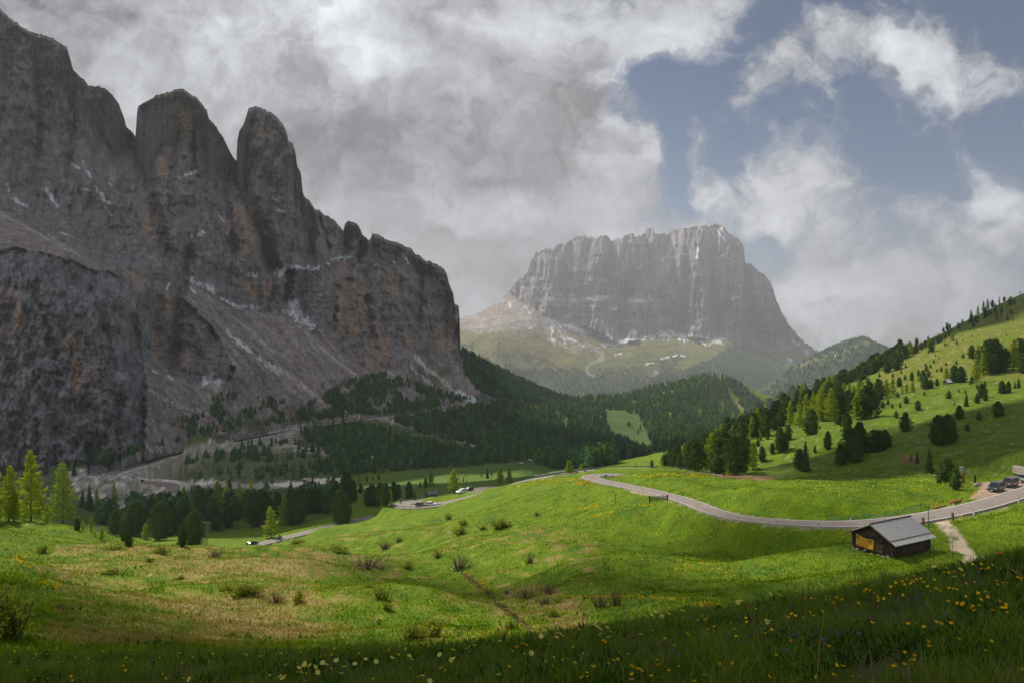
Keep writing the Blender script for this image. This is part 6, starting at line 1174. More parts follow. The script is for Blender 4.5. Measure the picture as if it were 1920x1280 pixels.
# ---- stone walls
def stone_wall(label, pts, h0, h1, thick, seed):
    root = thing('stone_wall', label, 'stone wall', pts[0], 0, None); o = Vector(pts[0]); b = MB(); rr = random.Random(seed)
    for a, c in zip(pts[:-1], pts[1:]):
        a, c = Vector(a), Vector(c); L_ = (c-a).length; d = (c-a)/L_; ang = math.atan2(d.y, d.x); z = -h0
        while z < h1:
            hh = rr.uniform(.2, .34); x = rr.uniform(-.2, 0)
            while x < L_:
                w = rr.uniform(.3, .65); b.box(a-o+d*(x+w/2)+Vector((0, 0, z+hh/2)), (w*.96, thick*rr.uniform(.85, 1.1), hh*.95), Matrix.Rotation(ang+rr.uniform(-.05, .05), 3, 'Z')); x += w
            z += hh
    b.build('stones', m_stone, root, bevel=.03); return root
stone_wall('stone retaining wall under the hairpin bend', [tuple(Vector(p)+Vector((0, 0, -.1))) for p in road_offset(iT-16, iT+8, -.75)[::3]], 2.6, 0.0, .6, 3)
w0, w1 = hit(1901, 884, 60), hit(1935, 892, 60); stone_wall('pale dry stone wall at the right picture edge', [tuple(w0), tuple((w0+w1)/2), tuple(w1)], .2, 1.35, .6, 4)
# ---- road-side things
def post_at(name, label, cat, group, p, parts):
    root = thing(name, label, cat, p, 0, group)
    for nm, shape, m in parts: b = MB(); shape(b); b.build(nm, m, root)
    return root
mk = [lambda b: b.box((0, 0, .38), (.11, .09, .96)), lambda b: b.box((0, 0, .80), (.115, .095, .17))]
def marker(px, py, off, lab):
    p, a = beside(px, py, off, 'main', .3); o = post_at('marker_post', lab, 'marker post', 'white marker posts along the road', p, [('post', mk[0], m_white), ('band', mk[1], m_black)]); o.scale = (1.1, 1.1, .75)
for px, py, s, lab in ((1294, 930, 1, None), (1327, 948, 1, None), (1362, 962, 1, None), (1457, 976, 1, 'white marker post before the green net on the bright meadow side'), (1591, 979, 1, 'white marker post standing in the green net'), (1800, 958, -1, None), (1812, 948, 1, 'white marker post right of the two logs'), (1887, 936, -1, None), (1305, 944, -1, None), (1398, 972, -1, None), (1533, 982, -1, None), (1113, 896, -1, None), (1163, 908, -1, None), (1224, 920, -1, None), (1260, 930, -1, None)):
    marker(px, py, 3.75*s, lab or ('white marker post with black band on the meadow side of the near road' if s > 0 else 'white marker post with black band on the downhill side of the near road'))
def sign(name, label, px, py, hpx, shape, m, extra=None, group='road signs', tilt=-.1):
    p = hit(px, py, 60); h = hpx/F*p[1]; root = thing(name, label, 'road sign', p, math.atan2(p[1], p[0])-math.pi/2, group); b = MB(); b.tube([(0, 0, -.3), (0, 0, h)], .04, 6); b.build('post', m_steel, root); r = h*.24; n = {'disc': 20, 'tri': 3, 'sq': 4}[shape]; b = MB(); a0 = {'disc': 0, 'tri': math.pi/2, 'sq': math.pi/4}[shape]
    b.prism([(math.cos(a0+2*math.pi*k/n)*r, 0, math.sin(a0+2*math.pi*k/n)*r) for k in range(n)], (0, -.07, h-r), (0, -.045, h-r)); b.build('panel', m, root)
    if extra: b = MB(); extra(b, h, r); b.build('symbol', m_white, root)
sign('round_sign', 'blue round sign at the near bend', 1136, 898.5, 10, 'disc', m_blue, lambda b, h, r: b.box((0, -.085, h-r), (r*.3, .01, r*1.0), Matrix.Rotation(.7, 3, 'Y')))
sign('warning_sign', 'red and white warning sign beside the near road', 1165, 906, 12, 'tri', m_red, lambda b, h, r: b.prism([(math.cos(math.pi/2+2*math.pi*k/3)*r*.6, 0, math.sin(math.pi/2+2*math.pi*k/3)*r*.6) for k in range(3)], (0, -.09, h-r), (0, -.075, h-r)))
sign('square_sign', 'orange diamond sign on the meadow side of the near road', 1225, 915, 8, 'sq', m_orange); sign('square_sign', 'orange sign behind the far guard rail', 1232, 880, 9, 'disc', m_orange)
def chevron(px, py, lab, off):
    qi = int(np.argmin([abs(CX+F*Q[i, 0]/Q[i, 1]-px)+(0 if Q[i, 1] > 240 else 1e3) for i in range(len(Q))])); T = Q[qi+1]-Q[qi-1]; a = math.atan2(T[1], T[0]); n = np.array([math.sin(a), -math.cos(a), 0]); p = Q[qi]+n*off
    root = thing('chevron_sign', lab, 'road sign', p, 0, 'black and white curve signs'); b = MB(); b.tube([(0, 0, -.3), (0, 0, 1.2)], .05, 6); b.build('post', m_steel, root); b = MB(); b.box((0, 0, 1.25), (.95, .05, .95)); b.build('panel', m_black, root); b = MB()
    for s in (-1, 1): b.box((.02, -.035, 1.25+s*.19), (.62, .02, .2), Matrix.Rotation(s*.75, 3, 'Y'))
    b.build('arrow', m_white, root)
chevron(1086, 888, 'leftmost black and white curve sign above the rusty rail', -3.9); chevron(1097, 884, 'middle black and white curve sign above the rusty rail', -3.9); chevron(1119, 882, 'rightmost black and white curve sign at the upper road', -3.9); chevron(747, 944, 'black and white curve sign at the back of the hairpin', -4.2)
def plain_post(name, label, px, py, hpx, r, m, cat='post', grp=None, extra=None, ymin=60):
    p = hit(px, py, ymin); h = hpx/F*p[1]; parts = [('pole' if r < .06 else 'shaft', lambda b: b.tube([(0, 0, -.4), (0, 0, h*.6), (0, 0, h)], [r, r, r*.9], 8), m)]
    if extra: parts.append(extra(h))
    return post_at(name, label, cat, grp, p, parts)
plain_post('wooden_post', 'thick grey post with red plate at the near road edge', 1731, 984, 15, .17, m_wood, extra=lambda h: ('plate', lambda b: b.box((-.12, -.18, h*.55), (.22, .03, .5)), m_red)); plain_post('wooden_post', 'thick grey post left of the top of the dirt track', 1786, 974, 14, .17, m_wood)
plain_post('wooden_post', 'slim dark post alone on the slope below the near bend', 1154, 941, 14, .07, m_wood, extra=lambda h: ('cap', lambda b: b.box((.05, 0, h), (.3, .12, .18)), m_dark)); plain_post('snow_pole', 'tall thin dark pole rising behind the barn corner', 1741, 1023, 78, .045, m_steel, 'pole')
plain_post('wooden_post', 'short dark post right of the arch sculpture', 1828, 905, 15, .2, m_dark)
for px, py, lab, tilt in ((1747, 949, 'left orange stake by the logs', 0), (1755, 948, 'leaning orange stake between two others by the logs', .3), (1766, 944, 'right orange stake by the logs', -.05)):
    o = plain_post('orange_stake', lab, px, py, 11, .05, m_orange, 'stake', 'orange stakes by the logs'); o.rotation_euler = (0, tilt, 0)
def log_at(label, x0, y0, x1, y1, r):
    a, b_ = hit(x0, y0, 60), hit(x1, y1, 60); a[2] += r*.9; b_[2] += r*.9; root = thing('log', label, 'log', a, 0, 'felled logs beside the road'); d = Vector(b_)-Vector(a); b = MB(); b.tube([(0, 0, 0), d*.5, d], [r, r*.95, r*.88], 12); b.build('stem', m_logo, root, smooth=False); b = MB(); b.tube([-d.normalized()*.012, d.normalized()*.01], r*.9, 12); b.tube([d-d.normalized()*.01, d+d.normalized()*.012], r*.8, 12); b.build('cut_end', plain('cut_wood', (.55, .27, .10), rough=.8), root)
log_at('slender split log nearer the barn', 1752, 953, 1774, 947, .11); log_at('thick peeled log farther along the road', 1781, 944, 1801, 939, .22)
# arch sculpture
pa = hit(1806, 906, 60); h = 33/F*pa[1]; ar = thing('arch_sculpture', 'carved red brown post with curved silver horns beside the sunlit pine', 'sculpture', pa); b = MB(); b.tube([(0, 0, -.4), (0, 0, h*.35), (.02, 0, h*.62)], [.22, .24, .22], 8); b.build('post', plain('red_carved_wood', (.24, .08, .05), rough=.8, var=.3), ar); b = MB(); b.tube([(.02, 0, h*.6), (.04, 0, h*.8), (-.03, 0, h*.95), (.03, 0, h*1.0)], [.24, .27, .25, .12], 8); b.build('head', plain('mottled_carving', (.20, .17, .15), rough=.7, var=.6, scale=4), ar, smooth=True); b = MB(); b.tube([(-.10, -.1, h*.55), (-.16, -.1, h*.75), (-.3, -.12, h*.9), (-.52, -.14, h*.97), (-.74, -.15, h*.93)], [.10, .11, .10, .07, .03], 8); b.tube([(-.2, .1, h*.1), (-.22, .1, h*.5), (-.38, .12, h*.78), (-.62, .14, h*.9)], [.07, .08, .07, .03], 8); b.build('horns', plain('silver_metal', (.6, .6, .62), rough=.35, metal=.8), ar, smooth=True)
pb = hit(1832, 910, 60); b = MB(); b.box((0, 0, .25), (1.3, .6, .5), Matrix.Rotation(.3, 3, 'Z')); bo = thing('boulder', 'flat grey boulder at the foot of the short dark post', 'rock', pb); me = b.mesh('rock', bevel=.12); link('stone', me, m_stone, bo)
# dark slatted panel held by two posts beside the near road
p0, p1 = hit(1218, 940, 60), hit(1251.5, 938.5, 60); nt = thing('slatted_panel', 'dark slatted panel between two posts below the near road', 'fence', p0, 0); d = Vector(p1)-Vector(p0); 
for v_ in (Vector((0, 0, 0)), d): b = MB(); b.tube([v_+Vector((0, 0, -.3)), v_+Vector((0, 0, 1.15))], .13, 8); b.build('post', m_dark, nt)
b = MB()
for k in range(9): z = .28+k*.085; b.tube([d*.03+Vector((0, 0, z)), d*.5+Vector((0, 0, z-.05)), d*.97+Vector((0, 0, z))], .022, 5)
for k in range(24): x = d*(.03+.94*k/23); b.tube([x+Vector((0, 0, .22)), x+Vector((0, 0, 1.0))], .016, 4)
b.build('lattice', m_dark, nt)
# green net along the road
m_net, g, out = material('green_netting'); dd = g.n('ShaderNodeBsdfDiffuse'); dd.inputs[0].default_value = (.05, .24, .16, 1); tr = g.n('ShaderNodeBsdfTransparent'); mx = g.n('ShaderNodeMixShader'); mx.inputs[0].default_value = .34; g.link(tr.outputs[0], mx.inputs[1]); g.link(dd.outputs[0], mx.inputs[2]); g.link(mx.outputs[0], out.inputs[0])
netp = [hit(x, y, 60) for x, y in ((1551, 977), (1575, 977.5), (1600, 977), (1630, 974), (1660, 970), (1690, 964), (1715, 958.5), (1737, 954))]; nt = thing('safety_net', 'translucent green safety net along the meadow side of the road', 'net', netp[0]); V = []; o_ = netp[0]
pts = catmull(netp, .5)
for k, p in enumerate(pts): z0 = ground_z(p[0], p[1])+.02; hh = 1.05*(.65+.35*k/len(pts))+.10*math.sin(k*.9)+.05*math.sin(k*2.3); V += [(p[0]-o_[0], p[1]-o_[1], z0-o_[2]), (p[0]-o_[0]+.05*math.sin(k), p[1]-o_[1]+.08*math.sin(k*1.3), z0+hh-o_[2])]
me = bpy.data.meshes.new('mesh_panel'); me.from_pydata(V, [], [(2*k, 2*k+2, 2*k+3, 2*k+1) for k in range(len(pts)-1)]); link('mesh_panel', me, m_net, nt)
for k in range(0, len(pts), 7): b = MB(); v0 = Vector(V[2*k]); b.tube([v0+Vector((0, 0, -.2)), v0+Vector((0, 0, 1.05))], .02, 5); b.build('stake', m_wood, nt)
# power pole in the hollow
pp = hit(387, 1022, 140); h = 44/F*pp[1]; po = thing('power_pole', 'grey lattice power pole in the hollow between the pines', 'power pole', pp); b = MB()
for sx in (-1, 1):
    for sy in (-1, 1): b.tube([(sx*.32, sy*.32, -.5), (sx*.14, sy*.14, h)], .04, 5)
for k in range(9):
    z0, z1 = h*k/9, h*(k+1)/9; r0, r1 = .32-.18*k/9, .32-.18*(k+1)/9
    for s in (-1, 1): b.tube([(-r0, s*r0, z0), (r1, s*r1, z1)], .025, 4); b.tube([(s*r0, -r0, z0), (s*r1, r1, z1)], .025, 4)
b.build('lattice', m_steel, po); b = MB(); b.box((0, 0, h*.98), (2.0, .1, .1)); b.box((0, 0, h*.5), (1.7, .1, .1)); b.build('crossarm', m_steel, po); b = MB()
for x in (-.9, 0, .9): b.tube([(x, 0, h*.98), (x, 0, h*.98+.3)], .05, 6)
b.build('insulators', m_white, po)
# ------------------------------------------------------------------ grass and flowers
m_grass = leafmat('grass_blades', (.05, .1, .015), (.09, .15, .02), .35, attr=True)
GC_ = paint(X, Yg, Z, A, Rr, RD)
def gcol(x, y):
    i = np.clip(((np.arctan2(x, y)-th_f[0])/(th_f[1]-th_f[0])+.5).astype(int), 0, NT_-1); j = np.clip(((np.log(np.hypot(x, y))-q_f[0])/(q_f[1]-q_f[0])+.5).astype(int), 0, NQ_-1); return GC_[i, j], RD[i, j]
def gz(x, y):
    fi = np.clip((np.arctan2(x, y)-th_f[0])/(th_f[1]-th_f[0]), 0, NT_-1.001); fj = np.clip((np.log(np.hypot(x, y))-q_f[0])/(q_f[1]-q_f[0]), 0, NQ_-1.001); i = fi.astype(int); j = fj.astype(int); a = fi-i; b = fj-j
    return Z[i, j]*(1-a)*(1-b)+Z[i+1, j]*a*(1-b)+Z[i, j+1]*(1-a)*b+Z[i+1, j+1]*a*b
def blades(x, y, h, w, colr, bend, rng, flop=0.35):
    """three-sided curved blades: 5 points, 3 triangles each"""
    n = len(x); z = gz(x, y)-.02; a = rng.uniform(0, 2*np.pi, n); d = rng.uniform(0, 2*np.pi, n); l = h*bend*rng.uniform(.3, 1.6, n)
    wx, wy = np.cos(a)*w/2, np.sin(a)*w/2; lx, ly = np.cos(d)*l, np.sin(d)*l
    V = np.stack([np.stack([x-wx, y-wy, z], 1), np.stack([x+wx, y+wy, z], 1), np.stack([x-wx*.8+lx*.35, y-wy*.8+ly*.35, z+h*.6], 1), np.stack([x+wx*.8+lx*.35, y+wy*.8+ly*.35, z+h*.6], 1), np.stack([x+lx, y+ly, z+h*rng.uniform(.8, 1, n)], 1)], 1)
    b = (np.arange(n)*5)[:, None]; Fc = np.concatenate([b+np.array([[0, 1, 3]]), b+np.array([[0, 3, 2]]), b+np.array([[2, 3, 4]])]); return V.reshape(-1, 3), Fc, np.repeat(colr, 5, 0)
def build_grass():
    rng = np.random.default_rng(11); VV, FF, CC = [], [], []; off = 0
    def add(r):
        nonlocal off; VV.append(r[0]); FF.append(r[1]+off); CC.append(r[2]); off += len(r[0])
    # near slope
    n = 290000; Y_ = 2.6*np.exp(rng.uniform(0, 1, n)**.85*math.log(17/2.6)); X_ = Y_*rng.uniform(-.80, .80, n)
    cl = fbm(X_*1.1, Y_*1.1, 3, 91); c2 = fbm(X_*3.5, Y_*3.5, 2, 93); keep = rng.uniform(0, 1, n) < .62+.6*cl; X_, Y_, cl, c2 = X_[keep], Y_[keep], cl[keep], c2[keep]; n = len(X_)
    h = rng.uniform(.06, .18, n)*(1+.7*np.clip(cl, -.6, 1))*(1+.25*c2); w = rng.uniform(.003, .0065, n)*(1+.03*Y_)
    k = np.clip(rng.uniform(0, 1, n)*.6+.4*(c2+.5), 0, 1)[:, None]; c = C(.09, .165, .016)*(1-k)+C(.18, .265, .028)*k
    st = (rng.uniform(0, 1, n) < .05+.16*sstep(.1, .5, c2-cl))[:, None]; c = np.where(st, C(.26, .20, .10)*rng.uniform(.6, 1.2, (n, 1)), c)
    add(blades(X_, Y_, h, w, c, .55, rng))
    # broad herb leaves in drifts
    n = 26000; Y_ = 2.8*np.exp(rng.uniform(0, 1, n)**.85*math.log(15/2.8)); X_ = Y_*rng.uniform(-.8, .8, n); cl = fbm(X_*.9+9, Y_*.9, 3, 95); k_ = cl > .08; X_, Y_ = X_[k_], Y_[k_]; n = len(X_)
    add(blades(X_, Y_, rng.uniform(.05, .15, n), rng.uniform(.02, .045, n), C(.035, .085, .014)*rng.uniform(.6, 1.4, (n, 1)), .9, rng))
    # tall dry stalks near the crest
    n = 420; Y_ = rng.uniform(3, 9, n); X_ = Y_*rng.uniform(-.75, .8, n); add(blades(X_, Y_, rng.uniform(.25, .5, n), np.full(n, .006), C(.20, .16, .09)*rng.uniform(.5, 1.3, (n, 1)), .35, rng))
    # meadow tufts
    n = 330000; Y_ = 22*np.exp(rng.uniform(0, 1, n)**.8*math.log(190/22)); X_ = Y_*rng.uniform(-.78, .78, n); c, rd = gcol(X_, Y_); cl = fbm(X_/2.2, Y_/2.2, 3, 97); c2 = fbm(X_/9, Y_/9, 3, 98)
    px = CX+F*X_/Y_; py = HOR-F*gz(X_, Y_)/Y_; path = dist_poly(px, py, [(1768, 980), (1784, 998), (1800, 1022), (1822, 1050), (1850, 1062)]) < 9
    k_ = (rd > .3) & (rng.uniform(0, 1, n) < .62+.5*cl) & ~path & ~inpoly(px, py, [(1816, 935), (1840, 914), (1826, 906), (1880, 899), (1990, 880), (1990, 912), (1850, 934)]); X_, Y_, c, cl, c2 = X_[k_], Y_[k_], c[k_], cl[k_], c2[k_]; n = len(X_)
    c = c*rng.uniform(.95, 1.5, (n, 1))*(1+.22*cl)[:, None]
    h = rng.uniform(.10, .24, n)*(1+.7*cl)*(1+.0022*Y_); w = rng.uniform(.03, .07, n)*(1+.006*Y_); add(blades(X_, Y_, h, w, c, .6, rng))
    # docks and other broad darker plants
    n = 52000; Y_ = 26*np.exp(rng.uniform(0, 1, n)**.8*math.log(210/26)); X_ = Y_*rng.uniform(-.78, .78, n); cl = fbm(X_/6, Y_/6, 3, 101)+.5*fbm(X_/1.6, Y_/1.6, 2, 102); c, rd = gcol(X_, Y_); k_ = (cl > .38) & (rd > .5) & (c[:, 0] < .2); X_, Y_ = X_[k_], Y_[k_]; n = len(X_)
    add(blades(X_, Y_, rng.uniform(.12, .3, n), rng.uniform(.10, .22, n), C(.05, .135, .012)*rng.uniform(.7, 1.3, (n, 1)), .9, rng))
    me = mesh_np('grass', np.concatenate(VV), np.concatenate(FF), False, np.concatenate(CC)); tag(link('grass', me, m_grass), 'green meadow grass with dry stalks and herb leaves', kind='stuff')
build_grass()
def build_flower_carpet():
    rng = np.random.default_rng(13); P, S, CC = [], [], []
    def line(L_, n, wpx, s, colr, ymin=30):
        L_ = [np.array(p, float) for p in L_]; seg = [np.linalg.norm(b-a) for a, b in zip(L_[:-1], L_[1:])]; tot = sum(seg)
        for _ in range(n):
            u = rng.uniform(0, tot); k = 0
            while u > seg[k] and k < len(seg)-1: u -= seg[k]; k += 1
            q = L_[k]+(L_[k+1]-L_[k])*u/seg[k]; x, y = q[0]+rng.normal(0, wpx[0]), q[1]+rng.normal(0, wpx[1])
            if fbm(x/13, y/7, 3, 5) < -.02+rng.uniform(-.25, .15): continue
            p = hit(x, y, ymin); P.append((p[0], p[1], p[2]+rng.uniform(.08, .24))); S.append(rng.uniform(.5, 1.2)*s*p[1]/60); CC.append(np.array(colr)*rng.uniform(.7, 1.2))
    MG, BU = (.78, .46, .012), (.70, .58, .03)
    line([(868, 1073), (890, 1090), (912, 1106)], 130, (5, 4), .07, MG); line([(905, 1085), (912, 1104)], 150, (6, 5), .075, MG); line([(912, 1106), (935, 1133), (975, 1163), (1010, 1194)], 190, (5, 4), .065, MG); line([(975, 1165), (1020, 1190)], 120, (10, 5), .065, MG)
    line([(1030, 1118), (1110, 1121), (1165, 1120)], 170, (6, 1.2), .08, MG); line([(1165, 1120), (1230, 1123), (1290, 1128), (1345, 1136)], 420, (7, 1.8), .07, MG); line([(1300, 1133), (1350, 1140)], 260, (9, 4), .085, MG)
    line([(800, 1190), (880, 1195), (985, 1205)], 330, (26, 8), .08, MG); line([(1090, 1090), (1160, 1078)], 60, (16, 3), .08, MG); line([(1230, 1062), (1360, 1048), (1340, 1090)], 260, (26, 8), .08, BU); line([(1280, 1062), (1380, 1080)], 200, (20, 8), .08, MG)
    line([(1085, 957), (1120, 948), (1150, 937)], 200, (5, 1.0), .08, BU); line([(1100, 971), (1150, 960), (1190, 951)], 180, (5, 1.0), .08, BU); line([(1200, 950), (1225, 944)], 60, (8, 2), .11, BU); line([(30, 1040), (40, 1055), (65, 1070)], 130, (9, 4), .10, MG, 30); line([(90, 1095), (120, 1100)], 50, (10, 4), .10, MG); line([(520, 1130), (545, 1140)], 24, (6, 3), .08, MG); line([(70, 1200), (130, 1201)], 60, (20, 2), .07, MG)
    line([(965, 915), (1010, 903), (1090, 898)], 260, (14, 2.5), .11, BU); line([(1180, 893), (1260, 890), (1340, 893)], 300, (20, 2), .11, BU); line([(1090, 905), (1105, 900)], 90, (7, 4), .13, MG); line([(1600, 950), (1680, 945), (1730, 940)], 130, (36, 14), .055, BU); line([(1300, 940), (1450, 930), (1600, 925)], 260, (60, 16), .06, BU); line([(1400, 918), (1600, 912), (1750, 912)], 260, (60, 7), .075, BU); line([(1690, 895), (1780, 900)], 60, (20, 4), .1, BU)
    line([(1750, 1000), (1760, 1020), (1720, 1060)], 110, (14, 12), .05, BU); line([(1180, 1060), (1350, 1020), (1500, 1040)], 420, (90, 32), .06, BU); line([(1000, 1000), (1150, 960), (1300, 985)], 420, (70, 24), .08, BU); line([(1790, 968), (1806, 975)], 60, (8, 3), .08, BU); line([(1820, 930), (1834, 924)], 60, (8, 4), .09, MG); line([(600, 1160), (760, 1120), (820, 1150)], 110, (60, 20), .05, BU)
    V, F_ = rot_tris(np.array(P), np.array(S), rng, 0); me = mesh_np('flower_carpet', V, F_, False, np.repeat(np.array(CC), 3, 0)); tag(link('flower_carpet', me, leafmat('marsh_marigolds', (.7, .4, .02), (.7, .5, .03), .25, attr=True)), 'orange yellow marsh marigolds along the stream and buttercups over the meadows', kind='stuff')
build_flower_carpet()
# single flowers on the near slope
m_pale = leafmat('pale_yellow_petals', (.62, .60, .13), (.72, .68, .24), .35); m_gold = leafmat('golden_petals', (.80, .46, .012), (.85, .58, .02), .35); m_viol = leafmat('violet_petals', (.19, .12, .24), (.30, .20, .36), .35); m_rust = leafmat('rust_orange_petals', (.60, .16, .03), (.70, .24, .04), .35); m_stem = leafmat('flower_stems', (.05, .09, .015), (.07, .11, .02), .2); m_eye = leafmat('flower_eyes', (.6, .36, .02), (.7, .4, .03), .1)
def flower_mesh(kind, seed):
    rng = random.Random(seed); b = MB()
    if kind == 'anemone':
        for k in range(6):
            a = k*math.pi/3+rng.uniform(-.12, .12); d = Vector((math.cos(a), math.sin(a), 0)); s = Vector((-d.y, d.x, 0)); up = rng.uniform(.25, .6); z = Vector((0, 0, 1)); L_ = .030
            b.add([Vector((0, 0, 0)), d*L_*.55-s*.011+z*L_*up*.5, d*L_*.55+s*.011+z*L_*up*.5, d*L_+z*L_*up, d*L_*.9-s*.007+z*L_*up*.95, d*L_*.9+s*.007+z*L_*up*.95], [(0, 1, 2), (1, 4, 3), (1, 3, 2), (2, 3, 5)])
    elif kind == 'buttercup':
        for k in range(5):
            a = k*2*math.pi/5+rng.uniform(-.1, .1); d = Vector((math.cos(a), math.sin(a), 0)); s = Vector((-d.y, d.x, 0)); z = Vector((0, 0, 1)); L_ = .014
            b.add([Vector((0, 0, 0)), d*L_*.7-s*.008+z*L_*.5, d*L_*.7+s*.008+z*L_*.5, d*L_+z*L_*.95-s*.004, d*L_+z*L_*.95+s*.004], [(0, 1, 2), (1, 3, 4, 2)])
    else:
        for k in range(60):
            v = Vector((rng.gauss(0, 1), rng.gauss(0, 1), rng.gauss(0, 1))).normalized(); r = .011; s = v.orthogonal().normalized(); b.add([v*r*.3-s*.003, v*r*.3+s*.003, v*r*1.25], [(0, 1, 2)])
    return b.mesh(kind+'_head')
FL = {k: [] for k in ('anemone', 'buttercup', 'violet', 'rust')}
for k, mm, sh in (('anemone', m_pale, 'anemone'), ('buttercup', m_gold, 'buttercup'), ('violet', m_viol, 'globe'), ('rust', m_rust, 'anemone')):
    for v in range(3): me = flower_mesh(sh, v*5+len(k)); me.materials.append(mm); FL[k].append(me)
b = MB(); b.tube([(0, 0, -.1), (.02, .01, .5), (0, 0, 1)], [.0022, .0018, .0015], 4, False); me_stem = b.mesh('stem'); me_stem.materials.append(m_stem)
b = MB(); b.tube([(0, 0, -.002), (0, 0, .008)], .008, 7); me_eye = b.mesh('eye'); me_eye.materials.append(m_eye)
FLAB = {'anemone': ('pale yellow anemone on the shaded grassy slope', 'pale yellow anemones on the near slope', 'yellow_anemone'), 'buttercup': ('small golden buttercup in the shaded grass of the near slope', 'golden buttercups on the near slope', 'buttercup_flower'), 'violet': ('small violet globe flower in the shaded grass', 'violet flowers on the near slope', 'violet_flower'), 'rust': ('rust orange flower standing at the crest of the near slope', 'rust orange flowers on the near slope', 'orange_flower')}
fcount = 0
def flower(kind, px, py, drop, scale=1.0):
    global fcount
    rng = random.Random(fcount*3+1); fcount += 1; base = hit(px, min(py+drop, 1430), 2.0); h = (py_h := (HOR-py)/F*base[1])-base[2]
    lab, grp, nm = FLAB[kind]; root = thing(nm, lab, 'flower', base, rng.uniform(0, 6), grp); s = bpy.data.objects.new('stem', me_stem); col.objects.link(s); s.parent = root; s.scale = (1, 1, max(.04, h)); f = bpy.data.objects.new('flower_head', FL[kind][rng.randrange(3)]); col.objects.link(f); f.parent = root; f.location = (0, 0, max(.04, h)); f.scale = (scale,)*3; f.rotation_euler = (rng.uniform(.1, .9), rng.uniform(-.3, .3), 0)
    if kind == 'anemone': e = bpy.data.objects.new('eye', me_eye); col.objects.link(e); e.parent = f
AN = [(1119, 1174), (1125, 1179), (1137, 1176), (1045, 1187), (1051, 1189), (1043, 1195), (1201, 1189), (1231, 1147), (1227, 1146), (1221, 1152), (1241, 1155), (1254, 1151), (1251, 1145), (1280, 1145), (1382, 1129), (1388, 1127), (996, 1224), (1015, 1192), (997, 1182), (1125, 1189), (1142, 1194), (1184, 1274), (1437, 1165), (1751, 1062), (1755, 1054), (1764, 1053), (1800, 1067), (1539, 1097), (1535, 1095), (1461, 1115), (1444, 1113), (1442, 1165), (590, 1250), (595, 1260), (572, 1245), (530, 1272), (767, 1230), (772, 1236), (825, 1227), (850, 1235), (846, 1237), (665, 1245), (705, 1240), (935, 1265), (890, 1210), (937, 1202), (605, 1242), (645, 1250), (582, 1247), (565, 1260), (827, 1252), (805, 1277), (792, 1267), (560, 1252), (611, 1246), (630, 1238), (685, 1236), (735, 1233), (640, 1262), (355, 1273), (525, 1268)]
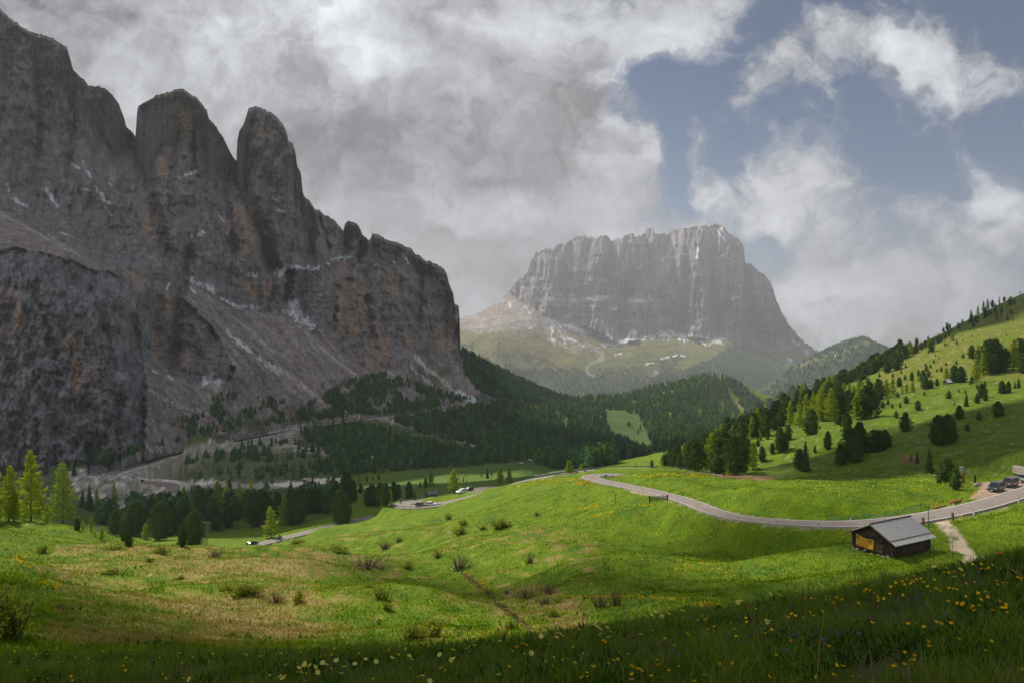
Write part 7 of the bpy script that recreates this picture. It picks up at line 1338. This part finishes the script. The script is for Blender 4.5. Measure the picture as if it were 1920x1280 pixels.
BC = [(1085, 1180), (1222, 1182), (1067, 1175), (1316, 1155), (1226, 1160), (1078, 1243), (1116, 1250), (1101, 1262), (1232, 1238), (1235, 1247), (1151, 1238), (1159, 1237), (1160, 1225), (1184, 1249), (1187, 1252), (1198, 1255), (1202, 1257), (1194, 1254), (1186, 1264), (1222, 1268), (1349, 1245), (1320, 1266), (1290, 1190), (1264, 1211), (1435, 1188), (1398, 1159), (1247, 1197), (1375, 1244),
      (1702, 1086), (1708, 1089), (1712, 1090), (1719, 1087), (1713, 1080), (1728, 1085), (1732, 1092), (1709, 1094), (1696, 1096), (1693, 1090), (1868, 1089), (1890, 1094), (1811, 1094), (1828, 1092), (1771, 1073), (1790, 1072), (1777, 1073), (1774, 1064), (1780, 1103), (1764, 1108), (1789, 1104), (1796, 1131), (1806, 1131), (1801, 1134), (1778, 1128), (1822, 1136), (1838, 1136), (1820, 1140), (1834, 1112), (1874, 1127), (1879, 1140), (1886, 1139), (1890, 1149), (1885, 1133), (1838, 1124), (1851, 1119), (1827, 1145), (1755, 1166), (1764, 1170), (1784, 1169), (1733, 1176), (1719, 1169), (1703, 1170), (1634, 1167), (1506, 1159), (1491, 1155), (1478, 1158), (1485, 1151), (1561, 1130), (1580, 1124), (1509, 1122), (1522, 1122), (1554, 1213), (1567, 1247), (1581, 1250), (1696, 1224), (1742, 1212), (1696, 1246), (1715, 1230), (1676, 1250), (1677, 1248), (1858, 1203), (1797, 1198), (1715, 1238), (1442, 1269), (1562, 1265), (1447, 1181), (1645, 1120), (1658, 1122), (1668, 1114), (1625, 1105), (1632, 1107), (1613, 1093), (1605, 1095), (1670, 1100), (1680, 1092), (1740, 1100), (1755, 1104), (1848, 1110), (1870, 1096), (1915, 1085), (1908, 1083), (1860, 1060), (1825, 1058), (1840, 1057), (1853, 1064)]
VI = [(1310, 1152), (1290, 1155), (1325, 1144), (1301, 1157), (1341, 1149), (1384, 1153), (1395, 1148), (1425, 1137), (1431, 1143), (1246, 1203), (1262, 1217), (1270, 1225), (1239, 1224), (1258, 1233), (1271, 1232), (1277, 1222), (1276, 1186), (1365, 1199), (1366, 1194), (1390, 1203), (1446, 1140), (1483, 1134), (1487, 1135), (1511, 1175), (1571, 1183), (1574, 1180), (1571, 1190), (1575, 1187), (1589, 1181), (1610, 1186), (1555, 1179), (1489, 1189), (1484, 1190), (1493, 1186), (1519, 1189), (1544, 1197), (1550, 1197), (1548, 1207), (1474, 1219), (1470, 1216), (1484, 1219), (1637, 1158), (1671, 1165), (1788, 1156), (1772, 1150), (1717, 1119), (1727, 1111), (1599, 1102), (1676, 1083), (1830, 1060), (1597, 1152), (1607, 1150), (1430, 1230), (1445, 1110)]
for p in AN: flower('anemone', *p, 26+((p[0]*7+p[1]*3) % 14), .82)
for p in BC: flower('buttercup', *p, 18+((p[0]*7+p[1]*3) % 16), .95)
rng = random.Random(44)
for _ in range(150):
    x = rng.uniform(0, 1920); lo = np.interp(x, [0, 300, 600, 960, 1300, 1600, 1920], [1216, 1218, 1214, 1208, 1150, 1110, 1050]); y = rng.uniform(lo, 1278) if rng.random() < .6 else lo+abs(rng.gauss(0, 22))
    if y < 1279: flower('buttercup', x, y, rng.uniform(14, 30), rng.uniform(.65, .95))
for p in VI: flower('violet', *p, 20+((p[0]*7+p[1]*3) % 12), 1.0)
for p in ((1659, 1078), (1674, 1077), (1604, 1081), (1621, 1078), (1869, 1037), (1875, 1036), (1886, 1028), (1819, 1049), (1873, 1038), (1484, 1201), (1112, 1168), (969, 1212), (1672, 1074)): flower('rust', *p, 26, .6)
build_haze()
